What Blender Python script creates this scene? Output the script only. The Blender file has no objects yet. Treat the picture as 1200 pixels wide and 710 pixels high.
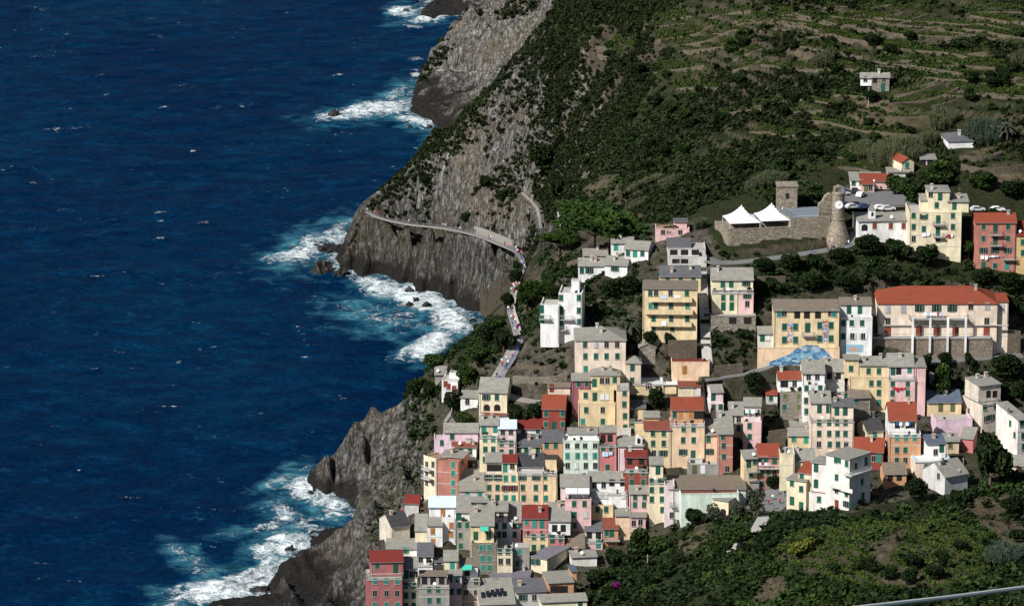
import bpy, bmesh, math, random
import numpy as np
R = math.radians
scene = bpy.context.scene
COL = scene.collection
rnd = random.Random(11)
nrs = np.random.RandomState(5)

# ------------------------------------------------------------------ camera model
H0, PITCH, F = 340.0, R(13.8), 5200.0          # height of the lookout, downward tilt, focal length in px of the 1200 px wide photo
cp, sp = math.cos(PITCH), math.sin(PITCH)
def raydir(u, v):
    a, b = u - 600.0, -(v - 355.0)
    return (a, F * cp + b * sp, -F * sp + b * cp)
def atY(u, v, Y):
    d = raydir(u, v); t = Y / d[1]
    return (d[0] * t, Y, H0 + d[2] * t)
def atZ(u, v, z=0.0):
    d = raydir(u, v); t = (z - H0) / d[2]
    return (d[0] * t, d[1] * t, z)
def project(X, Y, Z):
    dz = Z - H0
    w = Y * cp - dz * sp
    return 600 + F * X / w, 355 - F * (Y * sp + dz * cp) / w
def pxm(Y, z):                                  # pixels per metre at a point
    return F / (Y * cp - (z - H0) * sp)

cam = bpy.data.objects.new('camera', bpy.data.cameras.new('camera'))
COL.objects.link(cam)
cam.location = (0, 0, H0); cam.rotation_euler = (R(90) - PITCH, 0, 0)
cam.data.sensor_width = 36; cam.data.lens = 36 * F / 1200
cam.data.clip_start = 5; cam.data.clip_end = 20000
scene.camera = cam

# ------------------------------------------------------------------ light
SUN_EL, SUN_AZ = R(41), R(-132)                 # to-sun azimuth measured from +Y towards +X
tosun = (math.sin(SUN_AZ) * math.cos(SUN_EL), math.cos(SUN_AZ) * math.cos(SUN_EL), math.sin(SUN_EL))
w = bpy.data.worlds.new('World'); scene.world = w; w.use_nodes = True
nt = w.node_tree; nt.nodes.clear()
sky = nt.nodes.new('ShaderNodeTexSky'); sky.sky_type = 'NISHITA'; sky.sun_disc = False
sky.sun_elevation = SUN_EL; sky.sun_rotation = SUN_AZ
bg = nt.nodes.new('ShaderNodeBackground'); bg.inputs[1].default_value = 0.05
ow = nt.nodes.new('ShaderNodeOutputWorld')
nt.links.new(sky.outputs[0], bg.inputs[0]); nt.links.new(bg.outputs[0], ow.inputs[0])
sl = bpy.data.lights.new('sun', 'SUN'); sl.energy = 5.0; sl.angle = R(0.5); sl.color = (1, 0.965, 0.905)
so = bpy.data.objects.new('sun', sl); COL.objects.link(so); so.location = (-200, 800, 400)
from mathutils import Vector
so.rotation_euler = Vector(tosun).to_track_quat('Z', 'Y').to_euler()
vs = scene.view_settings
vs.view_transform = 'Standard'; vs.look = 'None'; vs.exposure = 0.42; vs.gamma = 1; vs.use_curve_mapping = False
scene.cycles.max_bounces = 4; scene.cycles.diffuse_bounces = 2; scene.cycles.glossy_bounces = 2
scene.cycles.transparent_max_bounces = 4; scene.cycles.use_denoising = True

# ------------------------------------------------------------------ materials
class NT:
    def __init__(s, name):
        s.m = bpy.data.materials.new(name); s.m.use_nodes = True
        s.t = s.m.node_tree; s.t.nodes.clear()
        s.out = s.n('ShaderNodeOutputMaterial'); s.b = s.n('ShaderNodeBsdfPrincipled')
        s.l(s.b.outputs[0], s.out.inputs[0])
    def n(s, typ, **kw):
        x = s.t.nodes.new(typ)
        for k, v in kw.items(): setattr(x, k, v)
        return x
    def l(s, a, b): s.t.links.new(a, b)
    def obj(s): return s.n('ShaderNodeTexCoord').outputs['Object']
    def pos(s): return s.n('ShaderNodeNewGeometry').outputs['Position']
    def mapping(s, vec, scale=(1, 1, 1), rot=(0, 0, 0)):
        m = s.n('ShaderNodeMapping'); m.inputs['Scale'].default_value = scale; m.inputs['Rotation'].default_value = rot
        s.l(vec, m.inputs[0]); return m.outputs[0]
    def noise(s, vec, scale, detail=4, rough=0.55, dist=0.0):
        x = s.n('ShaderNodeTexNoise'); x.inputs['Scale'].default_value = scale; x.inputs['Detail'].default_value = detail
        x.inputs['Roughness'].default_value = rough; x.inputs['Distortion'].default_value = dist
        s.l(vec, x.inputs['Vector']); return x.outputs[0]
    def ramp(s, fac, pts, interp='LINEAR'):
        x = s.n('ShaderNodeValToRGB'); e = x.color_ramp.elements; x.color_ramp.interpolation = interp
        while len(e) < len(pts): e.new(0.5)
        for k, (p, c) in enumerate(pts):
            e[k].position = p; e[k].color = (c if len(c) == 4 else (*c, 1)) if not isinstance(c, (int, float)) else (c, c, c, 1)
        s.l(fac, x.inputs[0]); return x.outputs[0]
    def mix(s, fac, a, b, mode='MIX'):
        x = s.n('ShaderNodeMix', data_type='RGBA', blend_type=mode)
        for sock, v in ((x.inputs[0], fac), (x.inputs[6], a), (x.inputs[7], b)):
            if isinstance(v, (int, float)): sock.default_value = v if sock.type == 'VALUE' else (v, v, v, 1)
            elif isinstance(v, tuple): sock.default_value = (*v[:3], 1)
            else: s.l(v, sock)
        return x.outputs[2]
    def math(s, op, a, b=None, c=None, clamp=False):
        x = s.n('ShaderNodeMath', operation=op); x.use_clamp = clamp
        for k, v in enumerate((a, b, c)):
            if v is None: continue
            if isinstance(v, (int, float)): x.inputs[k].default_value = v
            else: s.l(v, x.inputs[k])
        return x.outputs[0]
    def attr(s, name):
        return s.n('ShaderNodeAttribute', attribute_name=name)
    def bump(s, h, strength=0.5, dist=0.1):
        x = s.n('ShaderNodeBump'); x.inputs['Strength'].default_value = strength; x.inputs['Distance'].default_value = dist
        s.l(h, x.inputs['Height']); s.l(x.outputs[0], s.b.inputs['Normal'])
    def col(s, c):
        if isinstance(c, tuple): s.b.inputs['Base Color'].default_value = (*c[:3], 1)
        else: s.l(c, s.b.inputs['Base Color'])
    def set(s, rough=0.85, spec=0.25, metal=0.0):
        s.b.inputs['Roughness'].default_value = rough; s.b.inputs['Specular IOR Level'].default_value = spec
        s.b.inputs['Metallic'].default_value = metal
        return s.m

def plaster(name, c):
    k = NT('plaster_' + name); p = k.obj()
    oi = k.n('ShaderNodeObjectInfo').outputs['Random']
    n1 = k.noise(k.mapping(p, (0.5, 0.5, 0.16)), 1.0, 6, 0.65)     # rain streaks and old repairs
    n2 = k.noise(p, 0.28, 3)
    dark = tuple(x * 0.62 + 0.012 for x in c); pale = tuple(min(0.82, x * 1.03 + 0.05) for x in c)
    cc = k.mix(k.ramp(n1, [(0.36, 0.0), (0.64, 1.0)]), dark, c)
    cc = k.mix(k.ramp(n2, [(0.5, 0.0), (0.72, 0.55)]), cc, pale)
    n4 = k.noise(k.mapping(p, (1.6, 1.6, 0.2)), 1.0, 4, 0.7)
    cc = k.mix(k.ramp(n4, [(0.53, 0.0), (0.72, 0.5)]), cc, tuple(x * 0.5 + 0.05 for x in c))
    k.col(cc); k.bump(k.noise(p, 6.0, 3), 0.25, 0.04)
    return k.set(0.9, 0.15)
def stone(name, c, sc=1.0):
    k = NT('stone_' + name); p = k.pos()
    v = k.n('ShaderNodeTexVoronoi', feature='F1'); v.inputs['Scale'].default_value = 1.0
    k.l(k.mapping(p, (1.5 * sc, 1.5 * sc, 2.6 * sc)), v.inputs['Vector'])
    e = k.n('ShaderNodeTexVoronoi', feature='DISTANCE_TO_EDGE'); e.inputs['Scale'].default_value = 1.0
    k.l(k.mapping(p, (1.5 * sc, 1.5 * sc, 2.6 * sc)), e.inputs['Vector'])
    g = k.n('ShaderNodeRGBToBW'); k.l(v.outputs['Color'], g.inputs[0])
    lo = tuple(x * 0.55 for x in c); hi = tuple(min(0.7, x * 1.35) for x in c)
    cc = k.mix(g.outputs[0], lo, hi)
    cc = k.mix(k.ramp(k.noise(p, 0.35, 4), [(0.4, 0.0), (0.7, 0.5)]), cc, tuple(x * 0.6 for x in (c[0], c[1], c[2] * 0.8)))
    cc = k.mix(k.ramp(e.outputs[0], [(0.0, 0.75), (0.07, 0.0)]), cc, tuple(x * 0.3 for x in c))
    k.col(cc); k.bump(k.ramp(e.outputs[0], [(0, 0.0), (0.12, 1.0)]), 0.7, 0.08)
    return k.set(0.95, 0.1)
def slate(name, c):
    k = NT('roof_' + name); p = k.obj()
    b = k.n('ShaderNodeTexBrick'); b.inputs['Scale'].default_value = 1.0
    b.inputs['Brick Width'].default_value = 0.9; b.inputs['Row Height'].default_value = 0.5
    b.inputs['Mortar Size'].default_value = 0.035; b.inputs['Color1'].default_value = (0.35, 0.35, 0.35, 1)
    b.inputs['Color2'].default_value = (0.8, 0.8, 0.8, 1); b.inputs['Mortar'].default_value = (0.05, 0.05, 0.05, 1)
    k.l(p, b.inputs['Vector'])
    oi = k.n('ShaderNodeObjectInfo').outputs['Random']
    lo = tuple(x * 0.62 for x in c); hi = tuple(x * 1.3 for x in c)
    cc = k.mix(k.noise(p, 0.9, 5, 0.7), lo, hi)
    cc = k.mix(0.38, cc, b.outputs[0], 'OVERLAY')
    cc = k.mix(k.math('MULTIPLY', oi, 0.35), cc, tuple(x * 0.72 for x in (c[0], c[1] * 0.97, c[2] * 0.9)))
    cc = k.mix(k.ramp(k.noise(p, 0.45, 4, 0.7), [(0.55, 0.0), (0.72, 0.35)]), cc, (c[0] * 0.9, c[1] * 0.82, c[2] * 0.6))
    k.col(cc); k.bump(b.outputs[0], 0.5, 0.05)
    return k.set(0.85, 0.2)
def terracotta(name, c):
    k = NT('roof_' + name); p = k.obj()
    wv = k.n('ShaderNodeTexWave', wave_type='BANDS', bands_direction='X'); wv.inputs['Scale'].default_value = 1.1
    wv.inputs['Distortion'].default_value = 0.4; k.l(p, wv.inputs['Vector'])
    wy = k.n('ShaderNodeTexWave', wave_type='BANDS', bands_direction='Y', wave_profile='SAW'); wy.inputs['Scale'].default_value = 0.7
    k.l(p, wy.inputs['Vector'])
    cc = k.mix(k.noise(p, 1.6, 6, 0.75), tuple(x * 0.5 for x in c), tuple(min(.8, x * 1.35) for x in c))
    cc = k.mix(k.ramp(wv.outputs[0], [(0, 0.4), (0.35, 0.0)]), cc, tuple(x * 0.3 for x in c))
    cc = k.mix(k.ramp(k.noise(p, 0.4, 4), [(0.5, 0.0), (0.75, 0.5)]), cc, (c[0] * 0.5, c[1] * 0.8, c[2] * 0.9))
    k.col(cc); k.bump(k.math('ADD', wv.outputs[0], k.math('MULTIPLY', wy.outputs[0], 0.5)), 0.6, 0.08)
    return k.set(0.85, 0.2)
def plain(name, c, rough=0.7, spec=0.3, var=0.25, metal=0.0, sc=1.5):
    k = NT(name); p = k.obj()
    cc = k.mix(k.noise(p, sc, 4, 0.6), tuple(x * (1 - var) for x in c), tuple(min(0.9, x * (1 + var)) for x in c))
    k.col(cc); return k.set(rough, spec, metal)
def shutter_mat(name, c):
    k = NT('shutter_' + name); p = k.obj()
    oi = k.n('ShaderNodeObjectInfo').outputs['Random']
    wv = k.n('ShaderNodeTexWave', wave_type='BANDS', bands_direction='Z'); wv.inputs['Scale'].default_value = 5
    k.l(p, wv.inputs['Vector'])
    cc = k.mix(oi, tuple(x * 0.75 for x in c), tuple(min(.8, x * 1.25) for x in c))
    cc = k.mix(k.ramp(wv.outputs[0], [(0.0, 0.5), (0.4, 0.0)]), cc, tuple(x * 0.5 for x in c))
    k.col(cc); return k.set(0.55, 0.3)
def foliage(name, c, c2):
    k = NT('foliage_' + name)
    a = k.attr('tint').outputs['Fac']
    cc = k.mix(a, c, c2)
    oi = k.n('ShaderNodeObjectInfo').outputs['Random']
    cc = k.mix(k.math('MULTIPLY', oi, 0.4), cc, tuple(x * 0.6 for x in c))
    k.col(cc); k.b.inputs['Subsurface Weight'].default_value = 0.0
    return k.set(0.7, 0.15)

def paler(c, f=.15):
    g = .3 * c[0] + .55 * c[1] + .15 * c[2]; f = f if g > .3 else 0.05
    return tuple(min(.80, (x + (g * 1.04 - x) * f) * (1.03 if g > .4 else 1)) for x in c)
WALL = {k: plaster(k, paler(c)) for k, c in dict(
    cream=(0.74, 0.64, 0.43), yellow=(0.72, 0.56, 0.30), pale_yellow=(0.75, 0.66, 0.43), ochre=(0.64, 0.43, 0.16), peach=(0.75, 0.53, 0.33),
    pale_peach=(0.76, 0.61, 0.48), pink=(0.73, 0.45, 0.44), lilac=(0.69, 0.49, 0.60), pale_pink=(0.75, 0.60, 0.62), salmon=(0.45, 0.18, 0.135),
    coral=(0.57, 0.18, 0.18), maroon=(0.30, 0.09, 0.12), red=(0.27, 0.05, 0.035), brick_red=(0.36, 0.12, 0.12), mint=(0.60, 0.73, 0.62), orange=(0.60, 0.29, 0.13),
    white=(0.78, 0.78, 0.80), grey=(0.30, 0.29, 0.27), beige=(0.60, 0.53, 0.43), pale_grey=(0.54, 0.53, 0.51), off_white=(0.72, 0.69, 0.63)).items()}
WALL['stone'] = stone('house', (0.27, 0.245, 0.21))
WALL['castle'] = stone('castle', (0.27, 0.235, 0.187), 0.8)
WALL['dry'] = stone('dry_wall', (0.135, 0.112, 0.086), 1.3)
ROOF = dict(slate=slate('slate', (0.235, 0.228, 0.205)), dark_slate=slate('dark_slate', (0.10, 0.103, 0.115)), blue_slate=slate('blue_slate', (0.085, 0.11, 0.15)),
            brown_slate=slate('brown_slate', (0.175, 0.145, 0.115)), violet_slate=slate('violet_slate', (0.16, 0.15, 0.18)), black=slate('black', (0.045, 0.045, 0.048)),
            terracotta=terracotta('terracotta', (0.25, 0.058, 0.031)), red=terracotta('red', (0.18, 0.028, 0.022)), rust=terracotta('rust', (0.20, 0.062, 0.04)),
            metal=plain('roof_pale_metal', (0.48, 0.54, 0.62), 0.5, 0.4, 0.12), tile=plain('terrace_tile', (0.34, 0.32, 0.29), 0.8, 0.2, 0.3), white=plain('terrace_white', (0.6, 0.6, 0.58), 0.8, 0.2, 0.15),
            brown=plain('terrace_brown', (0.26, 0.16, 0.10), 0.8, 0.2, 0.3))
SHUT = dict(c=shutter_mat('green', (0.014, 0.09, 0.062)), t=shutter_mat('teal', (0.03, 0.22, 0.17)), b=shutter_mat('brown', (0.42, 0.17, 0.05)), w=shutter_mat('white', (0.6, 0.62, 0.62)),
            r=shutter_mat('red_brown', (0.2, 0.045, 0.03)), g=shutter_mat('grey_blue', (0.38, 0.42, 0.46)), k=shutter_mat('olive', (0.10, 0.12, 0.05)), y=shutter_mat('blue', (0.03, 0.11, 0.25)))
M_FRAME = plain('window_surround', (0.36, 0.335, 0.29), 0.8, 0.2, 0.12)
M_GLASS = plain('window_glass', (0.018, 0.022, 0.028), 0.15, 0.5, 0.3)
M_DARK = plain('dark_interior', (0.02, 0.019, 0.018), 0.9, 0.1, 0.3)
M_IRON = plain('painted_iron', (0.16, 0.17, 0.18), 0.5, 0.4)
M_WIRON = plain('white_painted_iron', (0.62, 0.64, 0.66), 0.5, 0.4, 0.08)
M_CONC = plain('concrete', (0.36, 0.35, 0.33), 0.9, 0.15, 0.25, 0, 0.8)
M_TRIM = plain('pale_trim', (0.46, 0.44, 0.40), 0.85, 0.15, 0.15)
M_BRICK = plain('chimney_plaster', (0.45, 0.36, 0.29), 0.9, 0.15, 0.3)
M_WHITE = plain('white_cloth', (0.8, 0.8, 0.82), 0.8, 0.15, 0.04)
M_TEAL = plain('teal_cloth', (0.06, 0.42, 0.32), 0.8, 0.15, 0.1)
M_PALEBLUE = plain('pale_blue_cloth', (0.45, 0.58, 0.72), 0.8, 0.15, 0.1)
M_REDCLOTH = plain('red_cloth', (0.45, 0.02, 0.03), 0.8, 0.15, 0.1)
M_BLUECLOTH = plain('blue_cloth', (0.04, 0.10, 0.32), 0.8, 0.15, 0.1)
M_GREYCLOTH = plain('pale_grey_cloth', (0.52, 0.53, 0.55), 0.8, 0.15, 0.1)
M_WOOD = plain('weathered_wood', (0.17, 0.12, 0.08), 0.85, 0.15, 0.35)
M_BARK = plain('bark', (0.10, 0.075, 0.055), 0.95, 0.1, 0.4)
M_PATH = plain('path_paving', (0.24, 0.225, 0.21), 0.9, 0.15, 0.2, 0, 0.6)
M_ROAD = plain('road_asphalt', (0.14, 0.14, 0.14), 0.9, 0.15, 0.25, 0, 0.5)
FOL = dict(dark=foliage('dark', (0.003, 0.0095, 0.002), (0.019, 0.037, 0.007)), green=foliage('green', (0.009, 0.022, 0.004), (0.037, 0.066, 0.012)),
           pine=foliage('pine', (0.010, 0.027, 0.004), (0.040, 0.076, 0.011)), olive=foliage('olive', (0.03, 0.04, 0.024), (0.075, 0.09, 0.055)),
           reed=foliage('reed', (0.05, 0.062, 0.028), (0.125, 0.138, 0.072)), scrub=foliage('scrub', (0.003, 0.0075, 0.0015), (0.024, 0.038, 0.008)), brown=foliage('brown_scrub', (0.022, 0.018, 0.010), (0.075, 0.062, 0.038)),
           vine=foliage('vine', (0.016, 0.033, 0.005), (0.062, 0.090, 0.017)), yellow=foliage('yellow_green', (0.055, 0.07, 0.009), (0.15, 0.16, 0.025)),
           bloom=foliage('magenta_bloom', (0.10, 0.007, 0.085), (0.28, 0.016, 0.22)), agave=foliage('agave', (0.03, 0.048, 0.033), (0.09, 0.12, 0.082)))

# ------------------------------------------------------------------ mesh helpers
class MB:
    def __init__(s): s.v = []; s.f = []; s.mi = []
    def add(s, vs, fs, mi=0):
        o = len(s.v); s.v += [tuple(p) for p in vs]; s.f += [tuple(i + o for i in f) for f in fs]; s.mi += [mi] * len(fs)
    def box(s, x0, x1, y0, y1, z0, z1, mi=0):
        s.add([(x0, y0, z0), (x1, y0, z0), (x1, y1, z0), (x0, y1, z0), (x0, y0, z1), (x1, y0, z1), (x1, y1, z1), (x0, y1, z1)],
              [(3, 2, 1, 0), (4, 5, 6, 7), (0, 1, 5, 4), (1, 2, 6, 5), (2, 3, 7, 6), (3, 0, 4, 7)], mi)
    def prism_x(s, x0, x1, prof, mi=0):          # prof: (y,z) loop
        n = len(prof); s.add([(x0, y, z) for y, z in prof] + [(x1, y, z) for y, z in prof],
            [tuple(range(n))] + [tuple(range(2 * n - 1, n - 1, -1))] + [(k, k + n, (k + 1) % n + n, (k + 1) % n) for k in range(n)], mi)
    def prism_y(s, y0, y1, prof, mi=0):          # prof: (x,z) loop
        n = len(prof); s.add([(x, y0, z) for x, z in prof] + [(x, y1, z) for x, z in prof],
            [tuple(range(n - 1, -1, -1))] + [tuple(range(n, 2 * n))] + [((k + 1) % n, (k + 1) % n + n, k + n, k) for k in range(n)], mi)
    def prism_z(s, z0, z1, prof, mi=0):
        n = len(prof); s.add([(x, y, z0) for x, y in prof] + [(x, y, z1) for x, y in prof],
            [tuple(range(n - 1, -1, -1))] + [tuple(range(n, 2 * n))] + [(k, (k + 1) % n, (k + 1) % n + n, k + n) for k in range(n)], mi)
    def tube(s, pts, r, n=6, mi=0, r2=None):
        o = len(s.v); m = len(pts)
        for i, p in enumerate(pts):
            a = Vector(pts[max(i - 1, 0)]); b = Vector(pts[min(i + 1, m - 1)]); d = (b - a).normalized()
            q = d.orthogonal().normalized(); w2 = d.cross(q)
            rr = r if r2 is None else r + (r2 - r) * i / max(1, m - 1)
            for k in range(n):
                an = 2 * math.pi * k / n; s.v.append(tuple(Vector(p) + (q * math.cos(an) + w2 * math.sin(an)) * rr))
        for i in range(m - 1):
            for k in range(n):
                s.f.append((o + i * n + k, o + i * n + (k + 1) % n, o + (i + 1) * n + (k + 1) % n, o + (i + 1) * n + k)); s.mi.append(mi)
        s.f.append(tuple(o + k for k in range(n - 1, -1, -1))); s.f.append(tuple(o + (m - 1) * n + k for k in range(n))); s.mi += [mi, mi]
    def lathe(s, prof, n=20, c=(0, 0), mi=0):    # prof (r,z) bottom to top
        o = len(s.v); m = len(prof)
        for r, z in prof:
            for k in range(n): s.v.append((c[0] + r * math.cos(2 * math.pi * k / n), c[1] + r * math.sin(2 * math.pi * k / n), z))
        for i in range(m - 1):
            for k in range(n): s.f.append((o + i * n + k, o + i * n + (k + 1) % n, o + (i + 1) * n + (k + 1) % n, o + (i + 1) * n + k)); s.mi.append(mi)
        s.f.append(tuple(o + k for k in range(n - 1, -1, -1))); s.f.append(tuple(o + (m - 1) * n + k for k in range(n))); s.mi += [mi, mi]
    def mesh(s, name, mats):
        me = bpy.data.meshes.new(name); me.from_pydata(s.v, [], s.f)
        for m in (mats if isinstance(mats, (list, tuple)) else [mats]): me.materials.append(m)
        if any(s.mi): me.polygons.foreach_set('material_index', s.mi)
        bm = bmesh.new(); bm.from_mesh(me); bmesh.ops.recalc_face_normals(bm, faces=bm.faces); bm.to_mesh(me); bm.free()
        me.update(); return me
    def build(s, name, mats, parent=None, loc=(0, 0, 0), rz=0):
        return link(name, s.mesh(name, mats), parent, loc, rz)
def link(name, me, parent=None, loc=(0, 0, 0), rz=0, scale=None):
    o = bpy.data.objects.new(name, me); COL.objects.link(o); o.parent = parent
    o.location = loc; o.rotation_euler = (0, 0, rz)
    if scale: o.scale = scale
    return o
def tag(o, label=None, cat=None, group=None, kind=None):
    if label: o['label'] = label
    if cat: o['category'] = cat
    if group: o['group'] = group
    if kind: o['kind'] = kind
    return o
def thing(name, label, cat, loc, rz=0, group=None):
    return tag(link(name, None, None, loc, rz), label, cat, group)
def npmesh(name, V, Q, mat, attrs=None, smooth=False):   # V (n,3), Q (m,k)
    me = bpy.data.meshes.new(name); k = Q.shape[1]
    me.vertices.add(len(V)); me.vertices.foreach_set('co', np.ascontiguousarray(V, np.float32).ravel())
    me.loops.add(Q.size); me.loops.foreach_set('vertex_index', np.ascontiguousarray(Q, np.int32).ravel())
    me.polygons.add(len(Q)); me.polygons.foreach_set('loop_start', np.arange(0, Q.size, k, dtype=np.int32))
    if smooth: me.polygons.foreach_set('use_smooth', np.ones(len(Q), bool))
    for n_, a in (attrs or {}).items():
        at = me.attributes.new(n_, 'FLOAT', 'POINT'); at.data.foreach_set('value', np.ascontiguousarray(a, np.float32).ravel())
    me.materials.append(mat); me.update(calc_edges=True); return me

# ------------------------------------------------------------------ noise
_perm = nrs.rand(256, 256).astype(np.float32)
def vnoise(x, y):
    xi = np.floor(x).astype(int); yi = np.floor(y).astype(int); fx = x - xi; fy = y - yi
    fx = fx * fx * (3 - 2 * fx); fy = fy * fy * (3 - 2 * fy)
    g = lambda a, b: _perm[a & 255, b & 255]
    return (g(xi, yi) * (1 - fx) + g(xi + 1, yi) * fx) * (1 - fy) + (g(xi, yi + 1) * (1 - fx) + g(xi + 1, yi + 1) * fx) * fy
def fbm(x, y, o=4):
    r = 0; a = 0.5
    for _ in range(o): r = r + a * (vnoise(x, y) - 0.5); x = x * 2.03 + 17.1; y = y * 2.03 + 9.7; a *= 0.5
    return r
def inpoly(px, py, poly):
    ins = np.zeros(px.shape, bool); n = len(poly); j = n - 1
    for i in range(n):
        xi, yi = poly[i]; xj, yj = poly[j]
        if yi != yj:
            ins ^= ((yi > py) != (yj > py)) & (px < (xj - xi) * (py - yi) / (yj - yi) + xi)
        j = i
    return ins
def polydist(px, py, poly):
    d = np.full(px.shape, 1e9)
    for i in range(len(poly) - 1):
        ax, ay = poly[i]; bx, by = poly[i + 1]; vx, vy = bx - ax, by - ay; L = vx * vx + vy * vy + 1e-9
        t = np.clip(((px - ax) * vx + (py - ay) * vy) / L, 0, 1)
        d = np.minimum(d, (px - ax - t * vx) ** 2 + (py - ay - t * vy) ** 2)
    return np.sqrt(d)
# ------------------------------------------------------------------ terrain: control points (pixel, pixel, distance) turned into world heights
CTRL = """
700 700 1047;700 650 1069;650 700 1046;650 650 1066;600 700 1046;600 650 1068;560 700 1046;520 690 1052;520 640 1070;560 600 1082;650 600 1080;750 650 1066;760 690 1040;720 690 1042
600 550 1090;700 550 1088;800 550 1088;900 550 1086;800 600 1072;740 610 1078;560 550 1094;600 500 1104;700 500 1100;800 500 1100;900 500 1100;1000 500 1098;1100 500 1098
560 500 1108;520 560 1098;510 520 1110;520 480 1118;600 450 1114;700 450 1109;800 450 1109;900 450 1111;1000 450 1112;1100 450 1112;1190 450 1115;560 450 1122;1190 510 1098;1190 560 1070
640 400 1130;700 400 1122;800 400 1118;900 400 1118;1000 400 1120;1100 400 1122;1190 400 1126;700 350 1140;800 350 1130;900 350 1129;1000 350 1131;1100 350 1134;1190 350 1138
700 310 1170;760 310 1152;830 300 1146;900 300 1143;1000 300 1145;1100 300 1146;1190 300 1150;850 268 1156;950 262 1158;1050 260 1158;1150 255 1164;1190 250 1166
950 236 1176;1010 232 1180;1060 225 1182;1120 225 1178;1000 212 1190;940 215 1188;860 225 1196;800 245 1196;760 265 1190;720 280 1184
1190 200 1190;1100 200 1190;1000 195 1198;900 200 1206;850 200 1216;750 200 1250;700 240 1240;680 230 1280;650 240 1300;640 280 1270;625 260 1330
1200 150 1208;1100 150 1214;1000 150 1221;900 150 1236;800 150 1275;700 150 1330;640 200 1350;600 230 1385;600 190 1400;560 230 1400
1200 100 1228;1100 100 1236;1000 100 1246;900 100 1270;800 100 1310;700 100 1362;640 100 1402;600 150 1408;560 180 1418;500 200 1424;500 235 1412;450 235 1434
1200 50 1250;1100 50 1262;1000 50 1270;900 50 1292;800 50 1326;700 50 1376;1200 0 1272;1100 0 1286;1000 0 1294;900 0 1312;800 0 1342;700 0 1392;800 -60 1390;1000 -60 1340;1200 -60 1320
430 248 1438;450 257 1429;480 263 1415;520 267 1401;560 276 1385;590 288 1363;610 298 1336;614 312 1300;608 325 1270;600 345 1222;598 365 1192;603 380 1173;606 395 1156;592 420 1134;580 440 1122
470 205 1447;505 165 1453;545 138 1458;575 105 1461;610 70 1464;655 0 1466;700 -60 1460
430 505 1150;398 516 1164;470 476 1140;450 540 1128;470 580 1100;440 560 1125;420 620 1092;470 620 1086;440 650 1078;400 650 1086;370 690 1070;440 700 1052;490 690 1055;480 650 1070;500 600 1086;400 545 1158;430 590 1108
480 460 1132;510 425 1152;545 400 1182;570 378 1240;530 440 1140;560 420 1150;580 400 1165;500 500 1118;490 540 1112
510 60 1762;530 30 1766;545 10 1769;600 60 1728;600 20 1742;640 0 1748;560 40 1746;520 82 1744;560 84 1728;600 84 1712;570 110 1692;500 110 1720;540 120 1686
540 0 1926;520 8 1918;500 10 1925;560 5 1915
800 640 1040;800 690 1015;850 640 1028;850 700 985;900 600 1058;930 640 1000;1000 600 1042;1000 640 984;1000 700 955;1080 600 1036;1080 650 975;1080 700 948;1150 570 1062;1150 620 1010;1150 700 940;1200 600 1050;1200 700 935;760 620 1072;820 610 1066;950 600 1062
780 720 990;900 720 960;1050 720 940;1200 720 925
"""
cpts = []
for row in CTRL.replace('\n', ';').split(';'):
    if row.strip():
        u, v, Y = map(float, row.split()); cpts.append(atY(u, v, Y))
cpts += [atZ(372, 560, 3), atZ(385, 566, 6), atZ(378, 550, 4), (-44, 1128, 1), (-40, 1140, 1), (-37, 1134, 3), (-46, 1500, 6), (0, 1500, 48), (40, 1500, 82), (100, 1460, 120), (200, 1500, 150), (0, 1580, 14), (40, 1600, 45), (100, 1650, 90), (-15, 1620, 8), (0, 1660, 12),
         (20, 1745, 42), (60, 1760, 62), (120, 1720, 100), (250, 1700, 160), (5, 1850, 14), (60, 1900, 45), (150, 1900, 90), (5, 1950, 14), (60, 2050, 40), (250, 2050, 120),
         (330, 1300, 150), (330, 1150, 100), (330, 1000, 55), (330, 900, 40), (200, 900, 36), (100, 900, 33), (60, 930, 26), (20, 1000, 6), (-20, 1030, 8), (-40, 1030, 6), (0, 960, 2), (40, 900, 12), (230, 1400, 145)]
cw = np.array(cpts)
S = 100.0
def kern(r): return r
Pn = cw[:, :2] / S; n_ = len(Pn)
D_ = np.sqrt(((Pn[:, None] - Pn[None]) ** 2).sum(-1)); A_ = np.zeros((n_ + 3, n_ + 3))
A_[:n_, :n_] = kern(D_) - np.eye(n_) * 0.012; A_[:n_, n_] = 1; A_[:n_, n_ + 1:] = Pn; A_[n_, :n_] = 1; A_[n_ + 1:, :n_] = Pn.T
sol = np.linalg.solve(A_, np.concatenate([cw[:, 2], np.zeros(3)]))
def rbf(x, y):
    out = np.empty(x.shape); xf, yf, of = x.ravel() / S, y.ravel() / S, out.ravel()
    for i in range(0, xf.size, 20000):
        q = np.stack([xf[i:i + 20000], yf[i:i + 20000]], 1)
        r = np.sqrt(((q[:, None] - Pn[None]) ** 2).sum(-1))
        of[i:i + 20000] = kern(r) @ sol[:n_] + sol[n_] + q @ sol[n_ + 1:]
    return out
def pz(s): return [atZ(*map(float, q.split(',')))[:2] for q in s.split()]
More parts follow.
